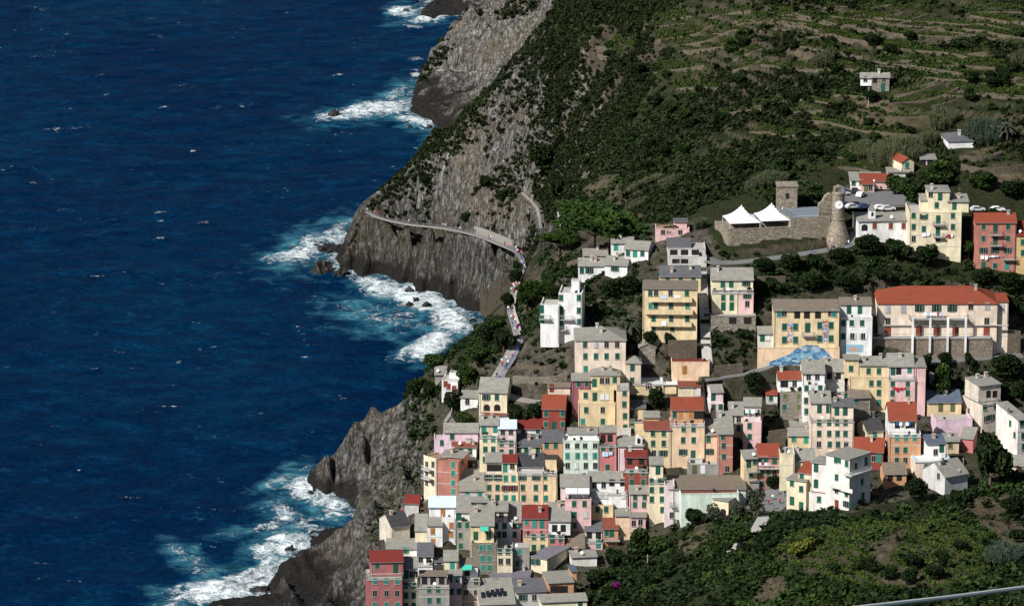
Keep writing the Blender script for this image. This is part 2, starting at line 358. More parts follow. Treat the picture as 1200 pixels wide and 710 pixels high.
COAST = [(120, 870), (60, 905), (10, 960), (-25, 1010), (-60, 1030)] + pz('215,735 257,706 305,699 325,670 334,659 371,648 362,637 363,626') + [(-48, 1129), (-42, 1127), (-37, 1138)] + pz('410,591 392,582 360,577 358,560 374,547') + [
    (-52, 1182), (-44, 1196), (-34, 1206), (-28, 1222), (-20, 1248), (-13, 1275), (-9, 1310), (-7, 1350)] + pz(
    '560,368 540,361 528,352 515,349 503,341 490,343 480,333 470,335 456,324 440,322 425,327 412,319 398,318 394,302 404,282') + [
    (-48, 1505), (-36, 1530), (-22, 1570), (-12, 1615), (-16, 1650)] + pz('528,152 516,150 505,143 492,137 482,131 481,118 486,105 493,92') + [
    (-25, 1800), (0, 1835), (8, 1862), (-5, 1888)] + pz('541,21 528,19 518,20 505,24 491,18 496,11 506,4 515,-6') + [(-20, 2060), (30, 2120), (60, 2500), (800, 2500), (800, 870), (120, 870)]
DX, DY = 0.9, 0.85
gx = np.arange(-110, 240, DX); gy = np.arange(880, 2060, DY)
GX, GY = np.meshgrid(gx, gy, indexing='ij')
# crags: the coast distance is read at a point pushed about by column-like noise
dist0 = polydist(GX, GY, COAST); ins0 = inpoly(GX, GY, COAST)
sd0 = np.where(ins0, dist0, -dist0)
colw = np.clip(1 - np.abs(sd0 - 8) / 26, 0, 1)
cols = (np.abs(vnoise(GX / 3.4, GX * 0 + 3.3 + GY / 70) - .5) * 2 - .5) * 6.5 + (vnoise(GX / 1.9, GY / 50) - .5) * 3.0 + fbm(GX / 10, GY / 10) * 11
wx = GX + fbm(GX / 7 + 40, GY / 7) * 5 * colw; wy = GY + cols * colw
dist = polydist(wx, wy, COAST); ins = inpoly(wx, wy, COAST)
sd = np.where(ins, dist, -dist)
Zr = rbf(GX, GY)
# rock region (bare cliffs) and terraced hill, as masks
U_, V_ = project(GX, GY, np.maximum(Zr, 0))
ROCKPOLY = [(380, 340), (395, 250), (470, 190), (540, 120), (590, 90), (690, 0), (640, -60), (440, -60), (440, 60), (380, 200), (380, 340), (560, 400), (600, 330), (640, 280), (650, 200), (690, 100), (690, 0), (640, -60), (440, -60), (380, 200)]
slopek = (1.5 + 1.6 * vnoise(GX / 14, GY / 14)) * np.where(GY < 1230, .62, 1)
cl = np.where(sd > 0, slopek * sd ** 0.97, 0.8 * sd)
Z = np.minimum(Zr + fbm(GX / 16, GY / 16) * 3.2 + fbm(GX / 4, GY / 4, 3) * 1.0, cl)
Z = np.where(sd > 0, Z, np.maximum(cl, -9))
Z = np.where((sd > 0) & (Z < 1.0), 1.0 * np.clip(sd, 0, 1), Z)
# jagged strata on bare steep rock
rocky = np.clip(1 - (Zr - cl) * 0 - np.clip((sd - 26) / 16, 0, 1), 0, 1)
head = (U_ < 650 - 0.02 * V_) & (V_ < 330) & (GY > 1300)
rocky = np.maximum(rocky, np.clip(head * 1.0, 0, 1) * (V_ > -200))
rocky = np.where((U_ > 497) & (V_ > 380) & (GY < 1330), 0, rocky)
rocky = np.where((U_ > 560) & (V_ > 290) & (V_ < 400), rocky * 0.3, rocky)
rdg = 1 - 2 * np.abs(vnoise(GX / 9 + GY / 40, GY / 16) - .5)
low = np.clip((1250 - GY) / 30, 0, 1) * (U_ < 520)
Z += np.where(sd > 1.0, rocky * (1 + .6 * low) * np.clip(sd / 6, 0, 1) * (rdg ** 2 * 3.8 - 1.5), 0)
Z += np.where(sd > 1.5, rocky * (np.abs(vnoise(GX / 3.1 + GY / 11, GY / 14) - .5) * 3.4 - .8 + np.abs(fbm(GX / 2.2, GY / 3.5, 3)) * 3.0 - 0.5), 0)
# terrace steps on the hill
hill = np.clip((GY - 1188) / 18, 0, 1) * np.clip((U_ - 770) / 80, 0, 1) * (GY < 1420)
st = 2.6 + 0 * Z
zz = Z + fbm(GX / 40, GY / 40) * 5
fr = zz / st - np.floor(zz / st)
Z += hill * 0.8 * ((np.clip((fr - .72) / .28, 0, 1) - fr) * st)
fr2 = np.clip((GX - 25) / 30, 0, 1) * np.clip((1050 - GY) / 15, 0, 1)
Z = np.where((sd > 2.5) & (Z < 1.4), 1.4, Z)
def zbil(x, y):
    fx = np.clip((np.asarray(x, float) - gx[0]) / DX, 0, len(gx) - 1.001); fy = np.clip((np.asarray(y, float) - gy[0]) / DY, 0, len(gy) - 1.001)
    i = fx.astype(int); j = fy.astype(int); a = fx - i; b = fy - j
    return (Z[i, j] * (1 - a) + Z[i + 1, j] * a) * (1 - b) + (Z[i, j + 1] * (1 - a) + Z[i + 1, j + 1] * a) * b
_ys = np.arange(885, 2075, 0.6)
def hit(u, v, zoff=0.0):                        # where the line of sight through a pixel meets the ground
    d = raydir(u, v); t = _ys / d[1]; zt = zbil(d[0] * t, _ys); zr = H0 + d[2] * t
    k = np.argmax(zr - zoff <= zt)
    if k == 0: return atZ(u, v)
    a0, a1 = zr[k - 1] - zoff - zt[k - 1], zr[k] - zoff - zt[k]
    Y = _ys[k - 1] + 0.6 * a0 / (a0 - a1 + 1e-9)
    x = d[0] * Y / d[1]; return (x, Y, float(zbil(x, Y)))
# ------------------------------------------------------------------ houses
FLAT = []
def _frame():
    m = MB(); a = 0.07
    m.box(-.5 - a, -.5, -.05, .02, -a, 1 + a); m.box(.5, .5 + a, -.05, .02, -a, 1 + a); m.box(-.5, .5, -.05, .02, 1, 1 + a)
    m.box(-.5 - a * 1.6, .5 + a * 1.6, -.16, .02, -a * .9, 0); return m.mesh('window', M_FRAME)
ME_FRAME = _frame()
def _pane():
    m = MB(); m.box(-.5, .5, -.022, .01, 0, 1); m.box(-.03, .03, -.05, -.02, 0.02, .98, 1); return m.mesh('pane', [M_GLASS, M_FRAME])
ME_PANE = _pane()
def _dark():
    m = MB(); m.box(-.5, .5, -.02, .01, 0, 1); return m.mesh('dark_opening', M_DARK)
ME_DARK = _dark()
def _shut(mat):
    m = MB(); m.box(-.245, .245, -.075, -.025, 0.01, .99)
    for q in range(6): m.box(-.2, .2, -.095, -.075, .06 + q * .155, .15 + q * .155)
    return m.mesh('shutter', mat)
ME_SHUT = {c: _shut(m) for c, m in SHUT.items()}
def _door(mat):
    m = MB(); m.box(-.5, .5, -.05, .01, 0, 1); m.box(-.4, -.05, -.07, -.05, .1, .9); m.box(.05, .4, -.07, -.05, .1, .9); return m.mesh('door', mat)
ME_DOOR = {c: _door(m) for c, m in SHUT.items()}
def _arch():
    m = MB(); pr = [(-.5, 0), (.5, 0)] + [(.5 * math.cos(a), .62 + .38 * math.sin(a)) for a in np.linspace(0, math.pi, 9)]
    m.prism_y(-.03, .01, pr); return m.mesh('arched_opening', M_DARK)
ME_ARCH = _arch()

def add_window(parent, x, y, z, code, size=1.0, side=0):
    """side 0: on the front (outwards -y); 1: on the left flank (outwards -x); 2: on the right flank"""
    rz = (0, -math.pi / 2, math.pi / 2)[side]
    size *= 1.04; wv, hv = 1.02 * size, 1.5 * size
    def put(name, me, par, dx=0, sc=(1, 1, 1), loc=None):
        o = link(name, me, par, loc or (dx, 0, 0), 0, sc); return o
    col = 'c'
    if code[0] in 'DB':
        c = {'D': 'c', 'B': 'b', 'Br': 'r', 'Bb': 'b'}.get(code, code[-1]); o = link('door', ME_DOOR[c], parent, (x, y, z - 1.05 * size), rz, (1.15 * size, 1, 2.15 * size)); return
    if code == 'L': o = link('window', ME_DARK, parent, (x, y, z - .8 * size), rz, (1.9 * size, 1, 1.7 * size)); return
    if code == 'X': o = link('loggia_opening', ME_DARK, parent, (x, y, z - .9 * size), rz, (1.3 * size, 1, 1.8 * size)); return
    if code == 'A': o = link('arched_window', ME_ARCH, parent, (x, y, z - .8 * size), rz, (1.6 * size, 1, 1.7 * size)); return
    o = link('window', ME_FRAME, parent, (x, y, z - hv / 2), rz, (wv, 1, hv))
    if code == 'd': put('pane', ME_PANE, o); return
    if code[0] == 'o':
        c = code[1] if len(code) > 1 else 'c'
        put('pane', ME_PANE, o)
        for s_ in (-1, 1): put('shutter', ME_SHUT[c], o, s_ * .78)
        return
    for s_ in (-1, 1): put('shutter', ME_SHUT[code], o, s_ * .25)

def railing(parent, pts, z, h=1.0, mat=None, step=0.32, name='railing'):
    m = MB()
    for (a, b) in zip(pts, pts[1:]):
        L = math.hypot(b[0] - a[0], b[1] - a[1]); n = max(1, int(L / step))
        m.tube([(a[0], a[1], z + h), (b[0], b[1], z + h)], .045, 4); m.tube([(a[0], a[1], z + .12), (b[0], b[1], z + .12)], .03, 4)
        for q in range(n + 1):
            f = q / n; x, y = a[0] + (b[0] - a[0]) * f, a[1] + (b[1] - a[1]) * f; m.box(x - .022, x + .022, y - .022, y + .022, z, z + h)
    return m.build(name, mat or M_IRON, parent)

def B(x0, x1, ye, yb, wall, roof, wins='', dy=0.0, D=None, bal='', ph=0.85, rail=None, side='', ws=1.0, trim=True, chim=None, awn='', bw=1.1, z0=None, over=0.3):
    return dict(x0=x0, x1=x1, ye=ye, yb=yb, wall=wall, roof=roof, wins=wins, dy=dy, D=D, bal=bal, ph=ph, rail=rail, side=side, ws=ws, trim=trim, chim=chim, awn=awn, bw=bw, z0=z0, over=over)
TILES = dict(A=(400, 560, 4.0), B=(480, 430, 4.735), C=(640, 430, 4.735), D=(640, 540, 4.735), E=(800, 470, 4.735), F=(880, 390, 4.735), G=(1020, 430, 4.733), H=(580, 300, 3.946), I=(640, 200, 3.946),
             J=(820, 160, 4.735), K=(980, 70, 5.073), L=(980, 170, 4.436), M=(860, 290, 3.529), N=(840, 530, 3.333), O=(440, 0, 4.175), P=(640, 0, 4.175), Q=(920, 0, 4.175), R=(460, 360, 5.072), S=(660, 580, 5.0),
             U=(1060, 380, 5.914), V=(720, 400, 9.47), W=(1140, 420, 4.183), X=(760, 540, 7.89), Y=(560, 620, 7.886), Z=(920, 500, 6.454), a=(820, 380, 5.917), b=(470, 360, 6.453), c=(1000, 180, 7.89), i=(0, 0, 1.0))
def tpx(t, x, y):
    ox, oy, s = TILES[t]; return ox + x / s, oy + y / s
POTS = []; HOUSES = {}; LOC = {}
def house(t, label, blocks, yaw=0.0, Y=None, name='house', cat='house', group=None, dv=0.0, yg=None):
    ph_ = lambda x, y: tpx(t, x, y)
    b0 = blocks[0]; yw = R(yaw); c, s = math.cos(yw), math.sin(yw)
    uc, vb = ph_((b0['x0'] + b0['x1']) / 2, b0['yb'])
    hx, Y0, _ = hit(uc, vb if yg is None else ph_(0, yg)[1]) if Y is None else atY(uc, vb, Y)
    Y0 += dv
    Xc, _, Zb = atY(uc, vb, Y0)
    root = thing(name, label, cat, (Xc, Y0, Zb), yw, group)
    HOUSES[label] = root
    hh = random.Random(label)
    def loc(x, y, ly):                           # local x and z of a pixel on the vertical plane at local depth ly
        u, v = ph_(x, y); d = raydir(u, v); kx = d[0] / d[1]; kz = d[2] / d[1]
        Xp, Yp = Xc - ly * s, Y0 + ly * c
        lx = (kx * Yp - Xp) / (c - kx * s)
        return lx, H0 + (Yp + lx * s) * kz - Zb
    def locx(lx, y, ly):                         # local z of a pixel row at given local x, depth
        Xp, Yp = Xc + lx * c - ly * s, Y0 + lx * s + ly * c
        v = TILES[t][1] + y / TILES[t][2]; d = raydir(600, v); return H0 + Yp * d[2] / d[1] - Zb
    def locside(lx, x, y):                       # local y and z of a pixel on a flank plane at local x
        u, v = ph_(x, y); d = raydir(u, v); kx = d[0] / d[1]; kz = d[2] / d[1]
        Xp, Yp = Xc + lx * c, Y0 + lx * s
        ly = (kx * Yp - Xp) / (-s - kx * c); return ly, H0 + (Yp + ly * c) * kz - Zb
    sp_ = pxm(Y0, Zb + 5) / 1.0
    ts = TILES[t][2]
    LOC[label] = (root, loc, locx, Zb, Y0)
    main_top = None
    for bi, bl in enumerate(blocks):
        dy = bl['dy']; xm = (bl['x0'] + bl['x1']) / 2
        xl, _ = loc(bl['x0'], bl['ye'], dy); xr, _ = loc(bl['x1'], bl['ye'], dy); _, ze = loc(xm, bl['ye'], dy)
        xl += .04 * bi; xr -= .04 * bi
        rs = bl['roof'].split(':'); kind, rm = rs[0], rs[1]
        # depth from the slope seen
        D = bl['D']
        if D is None:
            if kind in 'GHS':
                hpx = (bl['ye'] - float(rs[2])) / ts / sp_
                D = min(13, max(3.5, hpx / .66 * (1 if kind == 'S' else 1)))
                if kind in 'GH': D = D + min(D, 3.5)
            else: D = 6.0
            if bi == 0 and len(blocks) > 1 and blocks[1]['dy'] > 0 and kind == 'T': D = blocks[1]['dy'] + 6.5
        _, zbb = loc(xm, bl['yb'], dy)
        zb = (-3.2 if bi == 0 else (zbb - 0.3)) if bl['z0'] is None else bl['z0']
        if bi > 0 and bl['dy'] <= 0.01 and bl['z0'] is None: zb = -4.5 if zbb < 2.5 else zbb
        if bi == 0: mainD = D
        elif bl['z0'] is None and dy + D > mainD + .6: zb = -4.4
        mw = MB(); wm = WALL[bl['wall']]; o = bl['over']; th = 0.16
        mr = MB(); rmat = ROOF[rm]; ridge = None
        if kind == 'G':
            yr = dy + min(D / 2, max(1.2, (bl['ye'] - float(rs[2])) / ts / sp_ / .66)); zr = max(locx((xl + xr) / 2, float(rs[2]), yr), ze + .25)
            zback = ze if D - (yr - dy) > 2.5 else ze + (zr - ze) * .3
            mw.prism_x(xl, xr, [(dy, zb), (dy + D, zb), (dy + D, zback), (yr, zr), (dy, ze)])
            sl1 = (zr - ze) / (yr - dy); sl2 = (zr - zback) / (dy + D - yr)
            mr.prism_x(xl - .22, xr + .22, [(dy - o, ze - sl1 * o + .02), (yr, zr + .02), (dy + D + o, zback - sl2 * o + .02), (dy + D + o, zback - sl2 * o + th), (yr, zr + th + .03), (dy - o, ze - sl1 * o + th)])
            ridge = (yr, zr)
        elif kind == 'S':
            zr = max(locx((xl + xr) / 2, float(rs[2]), dy + D), ze + .1)
            mw.prism_x(xl, xr, [(dy, zb), (dy + D, zb), (dy + D, zr), (dy, ze)])
            sl1 = (zr - ze) / D
            mr.prism_x(xl - .2, xr + .2, [(dy - o, ze - sl1 * o + .02), (dy + D + .15, zr + sl1 * .15 + .02), (dy + D + .15, zr + sl1 * .15 + th), (dy - o, ze - sl1 * o + th)])
            ridge = (dy + D - .8, zr - sl1 * .8)
        elif kind == 'H':
            yr = dy + D / 2; zr = max(locx((xl + xr) / 2, float(rs[2]), yr), ze + .3)
            i_ = min((xr - xl) / 2 - .3, D / 2 * .9); mw.box(xl, xr, dy, dy + D, zb, ze)
            a = [(xl - o, dy - o, ze - .02), (xr + o, dy - o, ze - .02), (xr + o, dy + D + o, ze - .02), (xl - o, dy + D + o, ze - .02)]
            a2 = [(p[0], p[1], p[2] + .16) for p in a]; rd = [(xl + i_, yr, zr + .1), (xr - i_, yr, zr + .1)]
            mr.add(a + a2 + rd, [(3, 2, 1, 0), (0, 1, 5, 4), (1, 2, 6, 5), (2, 3, 7, 6), (3, 0, 4, 7), (4, 5, 9, 8), (5, 6, 9), (6, 7, 8, 9), (7, 4, 8)]); ridge = (yr, zr)
        elif kind == 'P':
            za = max(loc(xm, float(rs[2]), dy)[1], ze + .3); xa = (xl + xr) / 2 if len(rs) < 4 else loc(float(rs[3]), bl['ye'], dy)[0]
            mw.prism_y(dy, dy + D, [(xl, zb), (xr, zb), (xr, ze), (xa, za), (xl, ze)])
            m1 = (za - ze) / (xa - xl); m2 = (za - ze) / (xr - xa)
            mr.prism_y(dy - .25, dy + D + .25, [(xl - o, ze - m1 * o + .02), (xl - o, ze - m1 * o + th), (xa, za + th + .03), (xr + o, ze - m2 * o + th), (xr + o, ze - m2 * o + .02), (xa, za + .02)])
        elif kind == 'F':
            mw.box(xl, xr, dy, dy + D, zb, ze); mr.box(xl - o, xr + o, dy - o, dy + D + o, ze + .003, ze + .22)
        elif kind == 'T':
            p_ = bl['ph']; zf = ze - p_
            mw.box(xl, xr, dy, dy + D, zb, zf)
            mr.box(xl + .02, xr - .02, dy + .02, dy + D - .02, zf + .003, zf + .06)
            if bl['rail'] is None and p_ > 0.05:
                mp = MB(); q = .18
                mp.box(xl - .03, xr + .03, dy - .03, dy + q, zf + .002, ze); mp.box(xl - .03, xl + q, dy + q, dy + D, zf + .002, ze); mp.box(xr - q, xr + .03, dy + q, dy + D, zf + .002, ze)
                mp.box(xl - .08, xr + .08, dy - .1, dy + q + .04, ze, ze + .08)
                mp.build('parapet', [wm], root)
            elif bl['rail'] is not None:
                mb_ = MB(); mb_.box(xl - .12, xr + .12, dy - .16, dy + .1, zf - .12, zf + .07); mb_.build('terrace_edge', M_CONC, root)
                railing(root, [(xl + .05, dy + D * .6), (xl + .05, dy), (xr - .05, dy), (xr - .05, dy + D * .6)], zf + .06, p_, {'w': M_WIRON, 'k': M_IRON, 't': SHUT['t'], 'p': M_PALEBLUE}[bl['rail']])
        mw.build('wall' if bi == 0 or kind != 'x' else 'wall', wm, root)
        ro = mr.build('terrace_floor' if kind == 'T' else 'roof', rmat, root)
        if bi == 0: FLAT.append((Xc, Y0, yw, xl, xr, 0.0, max(D, 4), Zb + .25))
        if kind == 'T' and xr - xl > 3.2 and D > 2.5 and hh.random() < .6:
            for q in range(hh.choice((1, 2, 3))):
                px_, py_ = xl + (xr - xl) * hh.uniform(.06, .94), dy + hh.uniform(.4, 1.2); POTS.append((Xc + px_ * c - py_ * s, Y0 + px_ * s + py_ * c, Zb + ze - bl['ph'] + .07, hh.uniform(.7, 1.35)))
        # gutter and string courses
        if kind in 'GSF' and xr - xl > 3:
            g = MB(); sl1 = 0 if kind == 'F' else (zr - ze) / ((ridge[0] - dy) if kind == 'G' else D); g.tube([(xl - .2, dy - o - .06, ze - sl1 * o + .05), (xr + .2, dy - o - .06, ze - sl1 * o + .05)], .075, 5); g.build('gutter', M_IRON, root)
        if bl['trim'] and ze - zb > 7.5 and kind != 'x' and hh.random() < .3:
            zc = ze - 3.1
            while zc > zb + 4.6:
                g = MB(); g.box(xl - .02, xr + .02, dy - .045, dy + .01, zc, zc + .16); zc -= 3.05
                g.build('string_course', M_TRIM, root)
        if kind in 'GST' and ze - max(zb, 0) > 6 and hh.random() < .75:
            g = MB(); xx = (xl + .25) if hh.random() < .5 else (xr - .25)
            g.tube([(xx, dy - .09, max(zb, -.5)), (xx, dy - .09, ze - .3)], .05, 5); g.build('drainpipe', M_IRON if hh.random() < .6 else M_TRIM, root)
        # chimneys, dishes, aerials
        nch = bl['chim'] if bl['chim'] is not None else (hh.choice((0, 1, 1, 2)) if kind in 'GSH' and rm != 'metal' and xr - xl > 4.5 else 0)
        for q in range(nch):
            x = xl + (xr - xl) * hh.uniform(.12, .88); fy = hh.uniform(.45, .95)
            y = dy + (ridge[0] - dy) * fy; z = ze + (ridge[1] - ze) * fy
            mc = MB(); w_ = hh.uniform(.28, .4); h_ = hh.uniform(.8, 1.3)
            mc.box(x - w_, x + w_, y - .3, y + .3, z - .3, z + h_); mc.box(x - w_ - .09, x + w_ + .09, y - .39, y + .39, z + h_ + .003, z + h_ + .1); mc.box(x - w_ * .8, x + w_ * .8, y - .24, y + .24, z + h_ + .103, z + h_ + .32, 1); mc.box(x - w_ - .1, x + w_ + .1, y - .4, y + .4, z + h_ + .323, z + h_ + .4)
            mc.build('chimney', [hh.choice((M_BRICK, M_TRIM, M_CONC)), M_DARK], ro)
        if kind in 'GS' and hh.random() < .6 and xr - xl > 4:
            x = xl + (xr - xl) * hh.uniform(.2, .8); y = ridge[0] - .4; z = ridge[1] - .2
            mc = MB(); mc.tube([(x, y, z), (x, y, z + 2.3)], .03, 4)
            for q in range(3): mc.tube([(x - .45 + .08 * q, y, z + 1.7 + .25 * q), (x + .45 - .08 * q, y, z + 1.7 + .25 * q)], .02, 4)
            mc.build('aerial', M_IRON, ro)
        if kind in 'GST' and hh.random() < .12 and bi == 0:
            x = xl + (xr - xl) * hh.uniform(.2, .8); mc = MB()
            zz_ = ze - (bl['ph'] if kind == 'T' else 0) + .3
            mc.lathe([(.05, 0), (.25, .05), (.42, .16)], 12); o_ = mc.build('satellite_dish', M_WIRON, root, (x, dy + .5, zz_ + .7)); o_.rotation_euler = (R(65), 0, R(hh.uniform(-40, 20)))
            mc = MB(); mc.tube([(x, dy + .55, zz_ - .4), (x, dy + .55, zz_ + .7)], .03, 4); mc.build('dish_post', M_IRON, root)
        # windows
        for row in bl['wins'].split(';'):
            if not row.strip(): continue
            xs, yy = row.split('@')
            for it in xs.split(','):
                it = it.strip()
                if not it: continue
                n = ''.join(ch for ch in it if ch.isdigit() or ch == '.'); cd = it[len(n):] or 'c'
                x, z = loc(float(n), float(yy), dy); add_window(root, x, dy, z, cd, bl['ws'])
        for row in bl['side'].split(';'):
            if not row.strip(): continue
            xs, yy = row.split('@')
            for it in xs.split(','):
                it = it.strip()
                if not it: continue
                n = ''.join(ch for ch in it if ch.isdigit() or ch == '.'); cd = it[len(n):] or 'c'
                ly, z = locside(xl if yaw > 0 else xr, float(n), float(yy)); add_window(root, xl if yaw > 0 else xr, ly, z, cd, bl['ws'], 1 if yaw > 0 else 2)
        for row in bl['bal'].split(';'):
            if not row.strip(): continue
            xs, yy = row.split('@'); kd = yy[-1] if yy[-1].isalpha() else 'k'; yy = yy.rstrip('kws')
            a_, b_ = map(float, xs.split('-')); xa_, z = loc(a_, float(yy), dy); xb_, _ = loc(b_, float(yy), dy); dd = bl['bw']
            m = MB(); m.box(xa_, xb_, dy - dd, dy + .01, z - .16, z); bo = m.build('balcony', M_CONC if kd != 's' else wm, root)
            if kd == 's':
                m = MB(); m.box(xa_ + .003, xb_ - .003, dy - dd + .003, dy - dd + .14, z + .002, z + .95); m.box(xa_ + .003, xa_ + .14, dy - dd + .14, dy, z + .002, z + .95); m.box(xb_ - .14, xb_ - .003, dy - dd + .14, dy, z + .002, z + .95); m.build('balcony_parapet', wm, bo)
            else: railing(bo, [(xa_ + .04, dy), (xa_ + .04, dy - dd + .04), (xb_ - .04, dy - dd + .04), (xb_ - .04, dy)], z, .95, M_WIRON if kd == 'w' else M_IRON)
        for row in bl['awn'].split(';'):
            if not row.strip(): continue
            xs, ys, mt = row.split('@'); a_, b_ = map(float, xs.split('-')); y1, y2 = map(float, ys.split('-'))
            xa_, z1 = loc(a_, y1, dy); xb_, _ = loc(b_, y1, dy); dd = 1.9; z2 = locx((xa_ + xb_) / 2, y2, dy - dd)
            z2 = min(z2, z1 - .1)
            m = MB(); m.prism_x(xa_, xb_, [(dy, z1), (dy - dd, z2), (dy - dd, z2 - .18), (dy - dd + .05, z2 - .18), (dy - dd + .05, z2 - .03), (dy, z1 - .05)])
            for q in (xa_ + .05, xb_ - .05): m.tube([(q, dy - dd + .06, z2 - .05), (q, dy - dd + .06, z2 - 2.3)], .035, 4, 1)
            m.build('awning', [dict(t=M_TEAL, w=M_GREYCLOTH, g=M_GREYCLOTH, k=M_IRON, b=M_WOOD)[mt], M_IRON], root)
    return root
# ---- lower left quarter
house('A', 'brick red house with red-tiled top and teal-edged terrace, lowest at the cliff edge', [
    B(120, 285, 460, 645, 'brick_red', 'T:tile', '157t,211t,262t@482;157d,212d,262d@540;157t,212t,262t@595', rail='t', trim=True),
    B(136, 290, 392, 458, 'brick_red', 'G:red:340', '168@410;254D@425', dy=2.2)], yaw=4)
house('A', 'narrow pale yellow house beside the brick red one, with a small open terrace', [
    B(287, 357, 488, 645, 'pale_yellow', 'T:tile', '303,340@502;303,340@549;303,340@598', rail='k'),
    B(290, 356, 420, 485, 'pale_yellow', 'S:slate:370', '305D,330d,348d@450', dy=1.8)])
house('A', 'plain grey house with black terrace railing in the bottom row', [
    B(360, 506, 500, 645, 'grey', 'T:tile', '411,453@522;413,455@573', rail='k'),
    B(368, 495, 458, 498, 'grey', 'F:brown_slate', '390X,430X,470X@480', dy=2.5, D=4)])
house('A', 'tiny white house with blue-black slate roof above the grey one', [
    B(357, 428, 398, 450, 'white', 'T:tile', '', rail='w'), B(357, 430, 365, 398, 'white', 'G:dark_slate:303', '372d,408d@383', dy=1.5)])
house('A', 'small cream house with flat dark grey top by the tiny white house', [B(440, 482, 425, 470, 'grey', 'F:black', '460@445', D=4), B(436, 480, 395, 425, 'white', 'S:dark_slate:375', '458d@410', dy=3)])
house('A', 'cream house with broad dark brown roof standing at the cliff path', [
    B(236, 322, 225, 340, 'beige', 'G:black:163', '', D=9)], yaw=22)
house('A', 'low cream annex with lichen-grey roof below the dark brown roof', [B(212, 354, 330, 390, 'off_white', 'S:slate:285', '293t,306t@337')])
house('A', 'white house with dark red roof at the top of the cliff path', [B(297, 362, 118, 170, 'pale_grey', 'G:red:80', ''), B(358, 405, 143, 172, 'white', 'G:red:90', '372d@155', dy=.6)], yaw=-8)
house('A', 'white house under a pale blue-grey metal roof', [B(472, 536, 183, 295, 'white', 'T:white', '516b@222;514b@262', ph=.6), B(410, 536, 136, 200, 'white', 'G:metal:85', '476Bb@165', dy=2.4)])
house('A', 'white house with two orange-brown shuttered windows on its front', [B(402, 474, 222, 325, 'white', 'S:slate:186', '428b@248;430b@298'), B(345, 402, 247, 325, 'pale_yellow', 'S:slate:170', '', dy=1.2)])
house('A', 'tall slim grey-brown house with white top storey beneath a long slate roof', [B(540, 606, 206, 335, 'grey', 'T:tile', '553,590@220;558@268;560@318', ph=.5), B(540, 604, 160, 200, 'white', 'S:slate:82', '551D@178', dy=1.6)])
house('A', 'grey stone house whose terrace carries green awnings and planters', [
    B(610, 730, 305, 450, 'stone', 'T:tile', '657t,693t@325;660t,692t@376;663t,694t@420', ph=.9, trim=False), B(604, 716, 222, 300, 'yellow', 'S:slate:130', '630D,690D@270', dy=3, awn='650-690@223-245@t')])
house('A', 'grey-washed house half hidden behind the green awning terrace', [B(592, 690, 112, 160, 'pale_grey', 'S:slate:76', '622,668@128')])
house('A', 'white house with brick-brown attic and slate roof in the lower terrace rows', [B(715, 802, 210, 330, 'white', 'T:tile', '724,765@223;765d,740@264;', ph=.6), B(690, 780, 155, 208, 'pale_peach', 'G:slate:108', '716d,750d@170', dy=1.8)])
house('A', 'small white house with a plain slope of slate, left of the red-roofed pink attic', [B(782, 842, 208, 305, 'white', 'S:slate:115', '812,838@222;813@265')])
house('A', 'yellow house with pink attic under a bright red roof', [
    B(856, 970, 258, 345, 'yellow', 'T:tile', '902,943@275;902,943@325', rail='k'), B(850, 968, 188, 252, 'coral', 'G:red:128', '868t@206;905Dt,940Dt@215', dy=2)])
house('A', 'narrow pink house right of the red-roofed yellow one, with slate above', [B(972, 1046, 266, 335, 'coral', 'T:tile', '990D,1028@285', rail='k'), B(970, 1074, 202, 262, 'white', 'S:slate:115', '1000X,1040X@235', dy=2)])
house('A', 'pale grey house with a teal awning on its roof terrace', [B(566, 650, 466, 605, 'grey', 'T:tile', '584d,632d@485;584d,632d@535;', rail='k'), B(556, 640, 410, 462, 'white', 'S:brown_slate:375', '590X@440', dy=3.2, awn='568-612@405-428@t')])
house('A', 'lilac-pink slip of a house between the grey ones in the bottom rows', [B(500, 564, 455, 605, 'lilac', 'S:slate:425', '510,546@472;517,552@530'), B(480, 546, 386, 450, 'cream', 'S:slate:340', '520Dt@408', dy=3)])
house('A', 'cream house with planted roof terrace and two rows of dark windows', [B(730, 802, 330, 460, 'cream', 'T:tile', '743,780@343;747d,782d@390', rail='w', D=6)])
house('A', 'grey rendered house with one teal window next to the planted terrace', [B(803, 882, 327, 440, 'grey', 'T:tile', '834t@345;826@400', ph=.5, D=6)])
house('Y', 'cream house under a big lilac-grey single-slope slate roof', [B(485, 640, 262, 400, 'cream', 'S:violet_slate:150', '515o,545o@300;470@350', D=11, chim=0)], yaw=-32)
house('Y', 'low house hidden under a wide violet-black slate roof', [B(110, 470, 455, 520, 'pale_grey', 'S:violet_slate:352', '', D=9, chim=1)], yaw=-6)
SOLAR = house('Y', 'house with grey slab roof carrying a row of solar panels', [B(20, 345, 690, 800, 'peach', 'S:slate:455', '', D=10, chim=0)], yaw=6)
house('Y', 'grey-white house with blue-black roof and orange ridge in the front row', [B(350, 637, 575, 760, 'pale_grey', 'S:dark_slate:455', '417o@630;521d@628', D=7, chim=1)], yaw=8)
house('Y', 'orange house with wide glazed loggia in the front row', [B(650, 886, 492, 700, 'orange', 'S:slate:388', '705L,745L,795L@555', D=8), B(868, 915, 392, 620, 'orange', 'F:blue_slate', '', dy=3.5, D=5)], yaw=10)
house('Y', 'low cream building with grey roof and orange edge at the very bottom', [B(585, 1008, 665, 800, 'cream', 'S:slate:598', '945@690', chim=0)], yaw=8)
house('Y', 'low shed with rough dark brown roof beside the lilac roof', [B(820, 985, 170, 230, 'grey', 'S:brown_slate:30', '', chim=0)])
house('Y', 'low white-walled outbuilding with grey roof at the edge of the trees', [B(865, 1100, 255, 340, 'off_white', 'S:slate:195', '', chim=1)], yaw=8)
